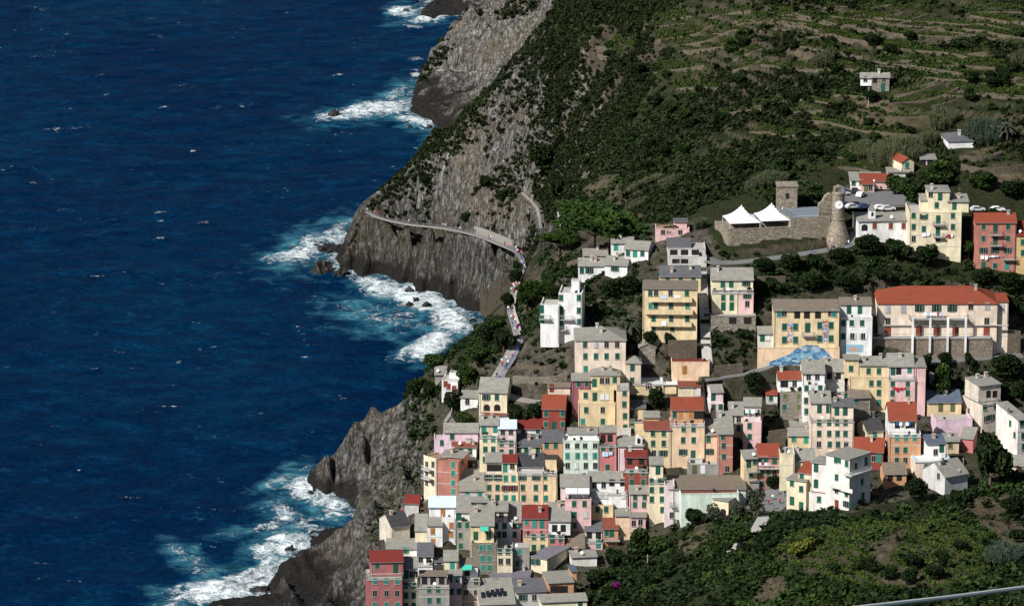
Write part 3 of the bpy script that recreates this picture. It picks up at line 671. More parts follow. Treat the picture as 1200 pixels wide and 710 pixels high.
# ---- upper left of the village
house('B', 'cream house with grey gable roof and two arched windows', [B(385, 540, 140, 300, 'cream', 'G:slate:60', '425oc,484@168;428A,486A@226', D=9)], yaw=-7)
house('B', 'low outhouse with red-brown roof in front of the arched windows', [B(402, 553, 268, 320, 'white', 'S:rust:240', '')])
house('B', 'tall narrow pale yellow house with a railed top terrace', [B(388, 490, 376, 570, 'pale_yellow', 'T:tile', '418t,463t@398;420,464@457;418,464@512', rail='w'), B(391, 492, 322, 374, 'cream', 'G:slate:275', '411Dt,476Dt@342', dy=2)])
house('B', 'pink house with pale blue roof beside the tall pale yellow one', [B(490, 592, 404, 540, 'pink', 'T:tile', '510,563@423;510,563@472', rail='k', D=7), B(492, 592, 342, 400, 'pale_pink', 'G:metal:294', '517d@360;562d@358', dy=1.8)])
house('B', 'long white house under a faded crimson roof', [B(596, 730, 342, 392, 'white', 'G:red:285', '712@358;630d@360')])
house('B', 'cream house with dark slate roof and two white chimneys', [B(596, 730, 440, 500, 'cream', 'S:dark_slate:375', '607D,648D,712D@458', chim=2)])
house('B', 'deep red house with orange terracotta roof', [B(735, 862, 232, 355, 'red', 'G:terracotta:155', '757,848@258;757,848@318;802D@328', D=8)], yaw=-6)
house('B', 'orange house with dark grey roof just below the deep red one', [B(737, 852, 412, 580, 'orange', 'S:dark_slate:350', '760,810@435', chim=0)])
house('B', 'lilac-pink double house with grey roof above the salmon tower house', [B(190, 380, 362, 475, 'lilac', 'G:slate:313', '236@386', D=9), B(135, 190, 396, 475, 'lilac', 'T:tile', '180@420', dy=.5, D=5, ph=.4)])
house('B', 'white house with brown-red roof and three little chimneys', [B(236, 370, 445, 520, 'white', 'S:rust:412', '285,335@468', chim=3)])
house('B', 'salmon-red tower house with a single column of teal windows', [B(150, 274, 520, 730, 'salmon', 'T:brown', '240t@541;242t@590;240t@642;243t@690', D=9, ph=.5), B(168, 300, 500, 530, 'salmon', 'S:slate:470', '', dy=3, D=6)], yaw=-14)
house('B', 'weathered cream house with seaward balconies stuck to the salmon tower', [B(78, 148, 500, 740, 'cream', 'T:brown', '95d,130d@540;95d,130d@590;95d,130d@640', D=5, bal='80-125@560w;80-125@610w', ph=.5)], yaw=-48)
house('B', 'low building with a broad grey slab roof right of the salmon tower', [B(277, 414, 687, 760, 'pale_grey', 'S:slate:566', '320t,390t@705', D=10)])
house('B', 'peach house with glazed attic and slate roof in the middle row', [B(420, 515, 596, 745, 'peach', 'T:tile', '437o,490o@613;442,488@668;440,487@724', rail='k'), B(421, 520, 526, 592, 'pale_peach', 'G:slate:475', '450L,490L@560', dy=2)])
house('B', 'cream house with red attic roof between two peach houses', [B(516, 600, 594, 745, 'pale_yellow', 'T:tile', '533t,577t@617;533or,577or@672;533t,577t@726', ph=.4), B(517, 597, 530, 590, 'pale_yellow', 'G:red:486', '529Dt@560;569d@550', dy=1.6)])
house('B', 'wide ochre-peach house with black roof and busy roof terrace', [B(602, 742, 582, 760, 'peach', 'T:tile', '625o,702o@611;628,700@668;632,700@726', rail='w'), B(742, 820, 582, 760, 'yellow', 'T:tile', '751@608;752@668;755t@728', rail='w', dy=.12), B(600, 748, 548, 580, 'pale_grey', 'G:black:478', '', dy=4, D=5), B(750, 818, 506, 580, 'yellow', 'F:black', '', dy=4.2, D=5)])
# ---- centre
house('C', 'dark maroon-pink house behind the tall yellow one', [B(143, 243, 75, 255, 'maroon', 'S:slate:36', '180,225@92')])
house('C', 'tall yellow house of three stepped storeys with hipped slate top', [
    B(179, 384, 204, 330, 'yellow', 'T:tile', '222,314d@238;203t,314@302', ph=.5, D=12), B(181, 376, 130, 200, 'yellow', 'T:tile', '219@157;270D@165;310w,338w@165', dy=1.6, D=9, ph=.5), B(247, 412, 48, 122, 'yellow', 'H:slate:2', '268D@88;310d,340d@76;380@72', dy=3.5, D=8)])
house('C', 'slim orange-peach house with one column of four windows', [B(393, 462, 110, 385, 'peach', 'T:tile', '435@143;434@207;437@271;438@334', rail='k', D=7)])
house('C', 'small yellow house with balcony terrace right of the slim peach one', [B(464, 552, 288, 385, 'yellow', 'T:tile', '478@311;478@354', rail='k'), B(466, 552, 226, 286, 'yellow', 'S:dark_slate:186', '477D@258', dy=1.8)])
house('C', 'golden yellow house with red-tiled terrace edge', [B(545, 693, 348, 550, 'yellow', 'S:rust:298', '592,652@367;593,652@423;598ow,650oc@478', chim=0, D=4), B(542, 630, 280, 345, 'ochre', 'S:slate:246', '', dy=3.8, D=4)])
house('C', 'peach house with white balustraded loggia and terracotta roof', [
    B(690, 880, 312, 550, 'peach', 'T:tile', '762,817@342;760,818@405;760o@472;815D@485', rail='w', D=9), B(696, 872, 238, 305, 'orange', 'G:terracotta:168', '712c@265;745b,803b@265;835X,858X@268', dy=2.2, D=9)])
house('E', 'plain peach house sharing a slate roof with a salmon one', [B(126, 195, 187, 345, 'peach', 'S:slate:100', '143,@212;150o@280', chim=1)])
house('E', 'salmon house with four green windows in a column under a long slate roof', [B(196, 279, 181, 395, 'salmon', 'S:slate:58', '223@197;227@247;228@307;247d@375', chim=1)])
house('C', 'mint green house with four-window rows and a planted roof terrace', [
    B(95, 294, 408, 590, 'mint', 'T:white', '118d,172d,216d,272d@433;118t,174t,217t,270t@492;120d,167w,220d,272d@547', ph=.7, trim=False, D=9), B(120, 285, 370, 400, 'white', 'S:slate:338', '', dy=4, D=4)])
house('C', 'narrow coral red house with laundry at its window', [B(297, 392, 424, 585, 'coral', 'T:tile', '316,360@450;340@555', rail='k'), B(298, 390, 362, 420, 'coral', 'S:slate:326', '315X,355X@395', dy=2)])
CHAP = house('C', 'white chapel-like house with a little bell gable', [B(400, 540, 438, 590, 'pale_pink', 'G:slate:386', '455@452', chim=0)])
house('C', 'dark red house with crimson roof and two balconies', [
    B(436, 566, 566, 760, 'red', 'T:tile', '474,539@588;474,539@636', rail='w', D=9, trim=False), B(437, 560, 500, 560, 'red', 'G:red:463', '464X,530X@520', dy=2)])
house('D', 'narrow cream-yellow house with a small slate attic, right of the dark red one', [
    B(574, 664, 104, 345, 'pale_yellow', 'T:tile', '585@112;643o@112;586,641@160;586,643@212;645@270', rail='w'), B(575, 650, 20, 98, 'cream', 'S:slate:-22', '620D@52', dy=2)])
house('D', 'light pink house with two white awnings on its terrace', [
    B(106, 250, 215, 400, 'pink', 'T:tile', '155,213@237;157,218w@298;158@356', ph=.5, D=9), B(80, 238, 142, 212, 'pale_pink', 'S:slate:76', '', dy=3, awn='107-172@142-180@w;174-240@142-180@w')])
house('D', 'white house with glazed verandas stacked on two levels', [
    B(246, 372, 245, 330, 'yellow', 'T:tile', '285,333@268', ph=.5, D=10), B(248, 452, 170, 240, 'white', 'T:tile', '275w,300w,330w,430w@190', dy=2.0, D=9, rail='w'), B(233, 450, 112, 165, 'white', 'G:slate:58', '268d,319d@133;365X,425X@120', dy=4, D=7)])
house('D', 'dull pink house at the foot of the dark red one', [B(462, 580, 182, 345, 'pink', 'S:slate:137', '494,547@200;493,543@243')])
house('D', 'rough orange-plastered house with wide slate roof by the trees', [B(385, 470, 305, 440, 'peach', 'S:slate:256', '', chim=1, D=8), B(470, 553, 312, 445, 'pink', 'F:slate', '486d@345;523d@340', dy=-.6, D=6)])
house('D', 'small orange house with rust-red roof and balcony', [B(316, 400, 376, 470, 'orange', 'S:rust:318', '335,364D@398', bal='320-410@437')])
house('D', 'pink terraced cottage under a sagging dark grey roof', [B(214, 314, 436, 490, 'pink', 'T:tile', '290Dt@460', rail='k', D=6), B(215, 312, 388, 432, 'pale_grey', 'S:dark_slate:328', '240X,290X@410', dy=2, D=5)])
house('X', 'long hall with a wide grey-brown ribbed roof in the village centre', [B(192, 900, 262, 430, 'pale_grey', 'S:brown_slate:135', '', D=11, chim=0)])
house('X', 'long low mint-white building with red-brown coping in front of the hall', [B(300, 836, 300, 500, 'mint', 'T:rust', '', D=4, ph=.3)], yaw=4)
house('X', 'pale pink house with a tiny blue balcony beside the mint building', [B(150, 240, 222, 590, 'pale_pink', 'T:tile', '216d@500', D=6, ph=.5, bal='195-240@412'), B(232, 300, 300, 590, 'mint', 'F:white', '', dy=.4, D=5)])
house('X', 'low yellow cottage with grey slab roof above the olive trees', [B(600, 740, 362, 500, 'cream', 'F:slate', '690A@475', D=11)], yaw=-30)
# ---- centre right
house('a', 'white and pink cottage with a stepped pale roof', [B(82, 166, 552, 640, 'pale_pink', 'T:tile', '95,145@573', ph=.5), B(80, 164, 470, 546, 'pale_pink', 'G:slate:418', '94D@500', dy=1.5)], yaw=8)
house('a', 'cream cottage under a very long slate roof, next to the white and pink cottage', [B(206, 302, 628, 780, 'cream', 'S:slate:540', '225,270d@658;270@720', chim=1)])
house('E', 'pink house with a loggia full of washing under a slate roof', [B(336, 436, 117, 285, 'pink', 'T:tile', '371@137;371@197;372@250', ph=.6), B(337, 434, 28, 112, 'pale_pink', 'S:slate:-18', '350c,415c@62', dy=2)], yaw=-5)
house('E', 'yellow house with balcony and grey roof left of the brick red one', [B(342, 415, 318, 495, 'yellow', 'S:slate:272', '367D@345;400@335;378@408', bal='355-415@390')], yaw=12)
house('E', 'brick red house with long terracotta roof and laundry balcony', [B(418, 538, 308, 480, 'salmon', 'G:terracotta:236', '430,460@322;510D@325;440,475@395;510d@398;440,480@458', bal='418-535@368w')])
house('E', 'yellow-cream house end with a slate roof behind the white apartment block', [B(540, 622, 290, 495, 'pale_yellow', 'T:tile', '', D=8, ph=.5), B(566, 735, 330, 400, 'pale_yellow', 'S:slate:264', '', dy=1.5, chim=1)])
WAP = house('Z', 'large white apartment block with corner balcony and pale flat roof', [
    B(312, 490, 228, 625, 'off_white', 'F:slate', '384,410@250;466@278;390@382;389d@478;465@505;391Br@585;465oc@585', D=8.5, side='535d@298;612D@262;582@415;588D@530', chim=0)], yaw=-42, name='apartment_building', cat='apartment building')
house('Z', 'cream stair house with flat grey top against the white apartment block', [B(204, 312, 275, 615, 'off_white', 'F:slate', '234D@310;234D@430', D=6), B(180, 345, 505, 625, 'off_white', 'T:rust', '257@548', dy=-2.2, D=2.3, ph=.3)], yaw=-22)
house('Z', 'cream corner house with a red gable roof at the square', [B(14, 160, 405, 625, 'pale_yellow', 'F:slate', '52@425;122@470;52D@560;122D@600', D=5), B(100, 200, 350, 440, 'pale_yellow', 'S:terracotta:268', '126@370', dy=1.4, D=5)], yaw=-24)
house('Z', 'dark red house with broad terracotta roof behind the white apartment block', [B(520, 742, 188, 330, 'red', 'G:terracotta:82', '670d@240;712Dt@240', D=9)], yaw=-8)
house('F', 'grey rubble house with white attic and bright terracotta roof', [B(168, 288, 328, 480, 'stone', 'T:tile', '190k,265k@352;186,264k@412', ph=.5, trim=False), B(150, 285, 258, 322, 'white', 'G:terracotta:213', '185L@285;242d@282', dy=1.8)])
house('F', 'tall white house with slate roof right of the terracotta attic', [B(286, 412, 290, 490, 'white', 'T:tile', '308,384@306;306@375;308@435', ph=.6), B(285, 410, 224, 284, 'white', 'G:slate:150', '320d,368d@243', dy=1.8)])
house('F', 'white house with slate roof and shaded attic loggia behind the peach pair', [B(402, 520, 276, 400, 'off_white', 'T:tile', '', ph=.6), B(400, 520, 215, 272, 'off_white', 'G:slate:146', '435X,485X@238', dy=1.8)])
house('F', 'small pink house with blue-grey slate roof above the peach pair', [B(428, 548, 330, 400, 'pink', 'S:dark_slate:286', '447,526@346'), B(490, 550, 274, 325, 'pale_pink', 'S:dark_slate:246', '519D@296', dy=3.5)])
house('F', 'left house of the tall pale peach pair, with a railed top terrace', [B(332, 456, 475, 690, 'pale_peach', 'T:tile', '378,434@497;378,434@558;377d,437@618', rail='k', D=9), B(331, 444, 388, 470, 'pale_peach', 'G:slate:322', '380D,430D@422', dy=2)])
house('F', 'right house of the tall pale peach pair, under patchy dark slate', [B(458, 572, 478, 690, 'pale_peach', 'T:tile', '478,525@497;480,524@558;483,528d@618', rail='k', D=9, dy=0), B(448, 570, 405, 473, 'pale_peach', 'G:dark_slate:362', '477D,523D@435', dy=2.2)])
house('F', 'long yellow house with stepped slate roofs', [B(546, 765, 246, 440, 'yellow', 'T:tile', '668,710@279;710@331;710t@386', ph=.4, D=9), B(522, 600, 150, 244, 'yellow', 'F:slate', '555@198', dy=2.2, D=5), B(602, 765, 180, 244, 'yellow', 'S:slate:132', '652,710@212', dy=1.9)])
house('F', 'large pale pink house with red washing and a wide slate roof', [B(767, 912, 246, 455, 'pink', 'T:tile', '787,870@280;786,870@334;785k@384', rail='k', D=9), B(762, 905, 186, 242, 'pale_pink', 'G:slate:114', '788D@212;820X@212;880t@205', dy=1.9, D=9), B(910, 972, 190, 470, 'pink', 'S:slate:140', '', dy=.6, D=8)])
house('F', 'small rubble-stone house with brown slate roof below the long yellow house', [B(562, 664, 360, 490, 'stone', 'S:brown_slate:290', '585@372;675d@452', trim=False)], yaw=10)
house('F', 'cream house under a black roof left of the orange house', [B(644, 736, 542, 640, 'pale_yellow', 'G:black:476', '687Dt@568', D=8)], yaw=14)
house('G', 'orange house with white laundry terrace and red hipped attic', [B(105, 281, 370, 560, 'orange', 'T:tile', '147t,196t,246t@392;147,194@460;146,194d@517', rail='w', D=9), B(102, 256, 296, 345, 'white', 'G:terracotta:195', '150X,210X,235d@320', dy=2.5)])
house('E', 'small yellow shed-like house with teal door by the stone terraces', [B(586, 716, 190, 260, 'yellow', 'G:slate:148', '617t@207;685Dt@212', D=5), B(596, 712, 140, 190, 'grey', 'S:slate:100', '', dy=5.2, D=5)])
house('F', 'tiny white hut with terracotta roof among the walls', [B(86, 146, 345, 395, 'pale_grey', 'S:terracotta:318', '112@360;135w@372', chim=0)])
# ---- right
house('G', 'yellow house with blue-grey slate roof and olive doors', [B(318, 505, 195, 275, 'yellow', 'G:blue_slate:128', '390Dk,456Dk@225', D=9)], yaw=5)
house('G', 'lilac block with a flat tiled terrace in front of the yellow house', [B(366, 566, 290, 400, 'lilac', 'T:tile', '', D=7, ph=.7)], yaw=6)
house('G', 'beige tower house with slate roof and corner loggia, right of the lilac block', [B(622, 726, 190, 360, 'beige', 'T:tile', '634@222;692@213;640d@288;667oc@280', D=11, rail='k', side='545d@245;570d@300'), B(600, 724, 100, 182, 'beige', 'S:slate:52', '655X,690X@150', dy=2.2, D=7)], yaw=24)
house('W', 'beige-white house cut by the right edge, with big slate roof', [B(222, 275, 300, 480, 'off_white', 'S:slate:215', '240@318;246@378;248@432', D=11, side='176d@255;184@318;205@375')], yaw=24)
house('G', 'white house with blue-black slate roof and glass-railed terrace', [B(250, 442, 508, 610, 'pale_peach', 'T:white', '310@553', rail='p', D=8), B(312, 418, 425, 500, 'white', 'S:blue_slate:375', '395D@450;362d@472', dy=3.2, D=5)], yaw=6)
house('G', 'small peach outhouse with mossy slate roof behind the glass-railed terrace', [B(390, 492, 412, 480, 'peach', 'S:slate:368', '443k@433')], yaw=6)
house('G', 'coral-pink lean-to with brown-grey roof next to the big dark tree', [B(500, 570, 395, 470, 'coral', 'S:slate:335', '', chim=0)], yaw=-20)
house('G', 'pale grey gabled house with slate roof at the edge of the vineyard', [B(414, 540, 598, 700, 'pale_grey', 'G:slate:515', '', D=9, side='378d@605')], yaw=32)
house('G', 'orange cottage under a shaggy brown stone roof', [B(78, 200, 592, 660, 'orange', 'G:brown_slate:530', '110X,160X@610', D=7)], yaw=4)
house('G', 'low peach shed with tiled roof under the big dark tree', [B(730, 850, 545, 580, 'peach', 'S:slate:490', '', chim=0)], yaw=-12)
# ---- upper village
WV = house('H', 'white modern apartment block with flat terraced roofs and green shutters', [
    B(295, 402, 172, 392, 'white', 'T:tile', '306,388@193;306D,388@252;306D,390@304', D=9, ph=.6, bal='297-362@290;297-332@338', side='412@300'), B(210, 297, 225, 380, 'white', 'T:tile', '216D,@246;216D@292', dy=-1.5, D=8, ph=.6, z0=-1.5, bal='205-256@288'), B(352, 392, 115, 165, 'white', 'T:tile', '', dy=3, D=3.5, ph=.2)], yaw=-6, name='apartment_building', cat='apartment building')
house('H', 'square cream palazzo with hipped brown-grey roof and three window rows', [
    B(372, 605, 392, 600, 'pale_peach', 'H:slate:328', '417,467g,516d,565d@410;418,467,516,566@463;419t@521', D=13, chim=2), B(606, 676, 497, 620, 'pale_peach', 'H:slate:460', '636D@513;634@575', dy=-.8, D=6, chim=0)])
house('H', 'yellow apartment block with three long parapet balconies', [
    B(684, 936, 153, 400, 'yellow', 'S:brown_slate:125', '718,745d,812d,887@172;720t,744,814,890t@230;733,815,889@290;733,820@335', D=9, bal='718-912@205s;694-916@262s;714-910@318s', chim=0)], yaw=-3, name='apartment_building', cat='apartment building')
house('H', 'yellow flat-roofed house just above the balconied apartment block', [B(762, 952, 95, 170, 'yellow', 'S:dark_slate:47', '798,858,918@110', chim=2)])
house('I', 'low white bungalow with grey hipped roof, leftmost of the bungalows', [B(150, 272, 440, 495, 'white', 'G:slate:405', '165,200o@462;', D=6)])
house('I', 'low white bungalow with wide pale roof, front middle of the bungalows', [B(272, 375, 437, 492, 'white', 'G:slate:396', '318o@452', D=7)], yaw=-12)
house('I', 'small bungalow mostly hidden behind its lichen-grey roof near the umbrella pine', [B(172, 284, 393, 420, 'white', 'G:slate:362', '190d@402', D=6)])
house('I', 'white bungalow with green shutters and grey gable end', [B(363, 472, 364, 420, 'white', 'G:slate:326', '378,411Dt@382;445@382', D=7)], yaw=-14)
house('I', 'white bungalow topmost of the bungalow group below the pine', [B(302, 404, 335, 380, 'white', 'G:slate:308', '322Dt@352', D=6)])
house('I', 'unfinished grey concrete house with stacked open terraces', [
    B(566, 742, 398, 450, 'pale_grey', 'T:tile', '600L,640L@415', ph=.6, D=10), B(562, 738, 360, 392, 'pale_grey', 'T:tile', '590L,640L,690L@376', dy=2, D=8, ph=.3), B(560, 668, 352, 362, 'pale_grey', 'S:dark_slate:313', '', dy=3, D=5, chim=0)])
house('I', 'pink villa with a dark flat attic roof above the concrete house', [B(508, 662, 268, 310, 'pink', 'T:brown', '540d,620d@282', D=6, ph=.4), B(592, 652, 238, 262, 'pink', 'F:dark_slate', '', dy=2, D=4)])
house('I', 'cream and pink house with slate roof and stone garages below', [
    B(768, 890, 553, 680, 'pale_yellow', 'T:tile', '819,858@587;819D,858D@628', rail='w', D=8), B(890, 960, 553, 680, 'pink', 'T:tile', '930oc@578;930d@616', rail='w', dy=.06, D=8), B(764, 958, 505, 548, 'pale_yellow', 'G:slate:450', '817D,856D@522;925oc@520', dy=1.6, D=7), B(760, 972, 672, 730, 'stone', 'T:tile', '863L,932L@694', dy=-3.5, D=3.6, ph=.3)])
house('I', 'tiny white house with red roof left of the umbrella pine', [B(54, 118, 208, 240, 'white', 'T:rust', '65d,95d@222', ph=.5, D=5)])
house('H', 'long low orange building with a single brown door', [B(817, 992, 490, 560, 'peach', 'T:red', '877B@527', D=6, ph=.4)])
house('V', 'grey rough-stone hut with peaked roofline behind the palazzo', [B(275, 456, 70, 160, 'stone', 'P:slate:30', '', D=6, trim=False)])
house('H', 'low cream garden house with a tall dark doorway', [B(246, 348, 606, 645, 'pale_peach', 'S:brown_slate:590', '262Dr@610', D=4, chim=0)])
house('V', 'long yellow terrace house with railed pale roof terrace', [B(175, 545, 448, 600, 'yellow', 'T:white', '370d,390d@495', D=8, rail='k', trim=False), B(545, 690, 482, 570, 'yellow', 'F:white', '', dy=.3, D=4)])
house('V', 'cream shed with long red-brown corrugated roof', [B(708, 880, 505, 620, 'cream', 'S:rust:432', '', D=5, chim=0), B(880, 960, 505, 620, 'pale_grey', 'S:rust:432', '', dy=.1, D=5, chim=0)])
house('R', 'white cliffside villa with big red shutters', [B(292, 388, 436, 540, 'white', 'T:tile', '332r@470;315r@455;366Br@490', D=7, ph=.3, z0=-1.2), B(336, 398, 392, 430, 'white', 'T:tile', '', dy=3, D=4, ph=.3)], yaw=-8)
house('R', 'low white house with pale grey roof beside the cream gable house', [B(404, 506, 536, 600, 'white', 'S:slate:496', '445d@560', chim=0)], yaw=-8)
house('R', 'grey-roofed hut above the white cliffside villa', [B(252, 320, 400, 430, 'grey', 'S:slate:352', '', chim=0)])
house('R', 'grey stone hut among the cliff gardens', [B(312, 382, 692, 720, 'stone', 'P:slate:645', '', D=5, trim=False)])
# ---- castle hill and church
CHURCH = house('L', 'white oratory church with arched porch and slate roof', [B(115, 382, 395, 505, 'white', 'S:slate:350', '199r,283r,350r@420;147A@430', D=8, chim=0, trim=False)], yaw=6, name='church', cat='church')
house('L', 'pale yellow palazzo with stepped top storey and two small balconies', [
    B(381, 652, 352, 590, 'pale_yellow', 'T:tile', '402,606@366;455oc@372;530D@388;402,606@425;455@436;528D@450;402d,528d@488', D=12, ph=.6, bal='500-560@412;502-556@475'), B(478, 590, 245, 345, 'pale_yellow', 'H:slate:220', '491d@256;540D@268;522@313', dy=3, D=8, chim=1), B(578, 690, 296, 345, 'pale_yellow', 'S:slate:255', '614D@316', dy=2.6, D=7), B(436, 480, 290, 345, 'pale_yellow', 'S:slate:255', '', dy=3.6, D=5, chim=0)])
house('L', 'salmon pink house with terracotta roof and green balcony doors', [
    B(724, 936, 404, 650, 'salmon', 'G:terracotta:354', '765,893@425;827D@438;765,893@486;827D@498;765o,825o,890o@548;765D,825,888Dt@628', D=10, bal='797-862@465;797-862@520;862-930@592')])
house('L', 'orange house cut off by the right edge beside the salmon one', [B(938, 985, 470, 670, 'ochre', 'G:red:396', '970@505;970@560', D=9)])
house('L', 'long low white building with grey roof by the car park', [B(75, 240, 185, 215, 'white', 'S:slate:142', '90c,130d@195', D=8, chim=0)])
house('L', 'low pink building with orange-red roof by the car park', [B(132, 196, 205, 240, 'pink', 'S:terracotta:150', '155Dk,178d@222', D=9, chim=0), B(196, 330, 190, 225, 'pink', 'S:terracotta:150', '', dy=1.2, D=7, chim=0)])
house('L', 'small cream gabled house with red roof on the slope', [B(342, 404, 88, 150, 'pale_yellow', 'P:terracotta:68', '367t@105', D=8)], yaw=20)
house('L', 'pale pink villa with arched door and grey roof on the slope', [B(440, 520, 76, 104, 'pale_pink', 'S:slate:48', '450A,488A@90', D=6)])
house('L', 'flat grey-roofed store below the red gabled house', [B(268, 380, 143, 170, 'pale_grey', 'S:slate:120', '', D=6, chim=0)])
house('K', 'stone and white farmhouse alone on the terraced hill', [B(212, 316, 106, 190, 'stone', 'G:slate:80', '283d@118;230X@120;278D@165', D=6, trim=False), B(143, 211, 108, 150, 'white', 'G:slate:80', '173d@116', dy=.4, D=5.5)], yaw=-5, name='farmhouse', cat='farmhouse')
house('K', 'low house with dark patched roof on the right hillside', [B(668, 815, 488, 525, 'white', 'H:dark_slate:432', '', D=11)], yaw=6)
house('K', 'small pink-walled house by the hillside palm', [B(902, 945, 420, 456, 'pink', 'S:dark_slate:405', '', D=5)], yaw=-10)
# ---- school, mural building
MUR = house('M', 'yellow town building with painted murals and roof loggia', [
    B(166, 436, 262, 470, 'yellow', 'S:brown_slate:216', '187t,415t@272;208d,400d@270;262X,302X,348X@277;209,255@328;355,402@322;305D@332;209,255@382;355,402@377', D=8, bal='280-330@362', ws=1.15, chim=0), B(98, 438, 415, 500, 'peach', 'T:tile', '', dy=-.9, D=.95, ph=.2)], yg=495, dv=.9)
house('M', 'white house attached to the mural building with a small picture on its base', [
    B(438, 573, 290, 455, 'white', 'T:tile', '453,487,530@312;452,490ow,535ow@367', ph=.6, D=8), B(438, 570, 236, 288, 'white', 'S:brown_slate:208', '476D,521D@258', dy=1.8)])
SCH = house('M', 'long pink school with red hipped roof, white pillars and balcony', [
    B(598, 1090, 234, 330, 'pale_peach', 'H:terracotta:160', '637g,701g@255;768oc,838oc,903oc@252;980d,1048g@243;637d,1046d@305;765Br@340', D=14, bal='722-966@290', bw=1.9, ws=1.15, chim=1, trim=False, z0=-8), B(1091, 1136, 226, 325, 'pale_peach', 'S:terracotta:190', '1110g@250', dy=1.4, D=8, ws=1.15, chim=0, z0=-8)], name='school_building', cat='school', yg=440, dv=2.0)
house('M', 'small white hut with slate roof left of the mural building', [B(100, 166, 357, 412, 'off_white', 'S:slate:328', '118D,140w@372', chim=0)])
house('U', 'grey shed with pale sloping roof between the trees', [B(178, 250, 368, 420, 'pale_grey', 'S:slate:330', '', D=5, chim=0)])
house('E', 'grey rendered terrace house with a row of back doors above the hall roof', [B(28, 196, 352, 425, 'grey', 'T:tile', '65Bk@380;112Bw@378;', D=5, ph=.5), B(30, 110, 318, 350, 'pale_grey', 'T:tile', '55d@335', dy=3, D=4, ph=.3)])
house('E', 'small grey lean-to with slate roof left of the orange-roofed brick red house', [B(372, 424, 448, 500, 'grey', 'S:dark_slate:412', '')])
house('C', 'small flat-topped cream house wedged behind the white chapel-like house', [B(405, 470, 340, 400, 'off_white', 'T:tile', '', ph=.4, D=5)])
# ------------------------------------------------------------------ roads and paths (levelled into the slope)
PATHS = []
def smooth(pts, n=6):
    P_ = np.array(pts, float); d = np.r_[0, np.cumsum(np.sqrt(((P_[1:, :2] - P_[:-1, :2]) ** 2).sum(1)))]
    t = np.arange(0, d[-1], 1.5); Q_ = np.stack([np.interp(t, d, P_[:, k]) for k in range(3)], 1)
    for _ in range(n): Q_[1:-1] = (Q_[:-2] + 2 * Q_[1:-1] + Q_[2:]) / 4
    return Q_
def offs(Q_, o):
    T = np.gradient(Q_[:, :2], axis=0); T /= np.linalg.norm(T, axis=1)[:, None] + 1e-9
    return np.stack([Q_[:, 0] - T[:, 1] * o, Q_[:, 1] + T[:, 0] * o, Q_[:, 2]], 1)
def pxs(t, s): return [tpx(t, *map(float, q.split(','))) for q in s.split()]
def ground_pts(t, s): return [hit(u, v) for u, v in pxs(t, s)]
def road(name, Q_, wd, mat, label=None, thick=0.35):
    PATHS.append((Q_, wd / 2 + .5)); a, b = offs(Q_, wd / 2), offs(Q_, -wd / 2); n = len(Q_)
    V = [(*p[:2], p[2] + .06) for p in a] + [(*p[:2], p[2] + .06) for p in b] + [(*p[:2], p[2] - thick) for p in a] + [(*p[:2], p[2] - thick) for p in b]
    m = MB(); f = []
    for i in range(n - 1): f += [(i, i + 1, n + i + 1, n + i), (2 * n + i, 3 * n + i, 3 * n + i + 1, 2 * n + i + 1), (i, 2 * n + i, 2 * n + i + 1, i + 1), (n + i, n + i + 1, 3 * n + i + 1, 3 * n + i)]
    m.add(V, f); return tag(m.build(name, mat), label, None, None, 'structure'), Q_
def wall_along(name, label, cat, Q_, h, th, mat, group=None, base=1.6, cap=None):
    a, b = offs(Q_, th / 2), offs(Q_, -th / 2); n = len(Q_)
    V = [(*p[:2], p[2] - base) for p in a] + [(*p[:2], p[2] - base) for p in b] + [(*p[:2], p[2] + h) for p in a] + [(*p[:2], p[2] + h) for p in b]
    f = []
    for i in range(n - 1): f += [(2 * n + i, 2 * n + i + 1, 3 * n + i + 1, 3 * n + i), (i, 2 * n + i, 2 * n + i + 1, i + 1)[::-1], (n + i, n + i + 1, 3 * n + i + 1, 3 * n + i)[::-1]]
    f += [(0, n, 3 * n, 2 * n), (n - 1, 2 * n - 1, 4 * n - 1, 3 * n - 1)]
    m = MB(); m.add(V, f); return tag(m.build(name, mat), label, cat, group)
def rail_along(name, label, Q_, h, mat, step=1, cat='railing'):
    m = MB(); m.tube([(p[0], p[1], p[2] + h) for p in Q_], .05, 5); m.tube([(p[0], p[1], p[2] + h * .5) for p in Q_], .035, 4)
    for p in Q_[::step]: m.tube([(p[0], p[1], p[2] - .3), (p[0], p[1], p[2] + h)], .05, 4)
    return tag(m.build(name, mat), label, cat)

cliff = [(430, 248, 1438), (436, 252, 1433), (450, 257, 1429), (465, 260, 1422), (480, 263, 1415), (520, 267, 1401), (545, 272, 1391), (560, 276, 1385), (590, 288, 1363), (604, 294, 1345), (612, 303, 1320), (613, 312, 1300)]
CP = smooth([atY(*q) for q in cliff], 8)
road('cliff_path', CP, 1.3, M_PATH, 'paved footpath cut along the sea cliff', .3)
rail_along('path_railing', 'pale railing along the seaward edge of the cliff path', offs(CP, -.6), .95, M_IRON)
wall_along('retaining_wall', 'grey concrete retaining wall rising above the cliff path', 'wall', offs(CP, 2.2)[int(len(CP) * .40):int(len(CP) * .62)], 2.0, .5, M_PATH)
PR = smooth([atY(613, 312, 1300), atY(608, 325, 1270), atY(601, 345, 1222), atY(598, 365, 1192), atY(603, 380, 1173), atY(607, 397, 1154)], 5)
road('promenade', PR, 2.0, M_PATH, 'paved promenade leading from the village to the cliff path')
wall_along('parapet_wall', 'low pale parapet wall on the sea side of the promenade', 'wall', offs(PR, 1.0)[20:], .9, .4, M_TRIM)
LN = smooth(ground_pts('i', '606,398 598,418 588,434 578,450 592,463 618,470 648,472'), 5)
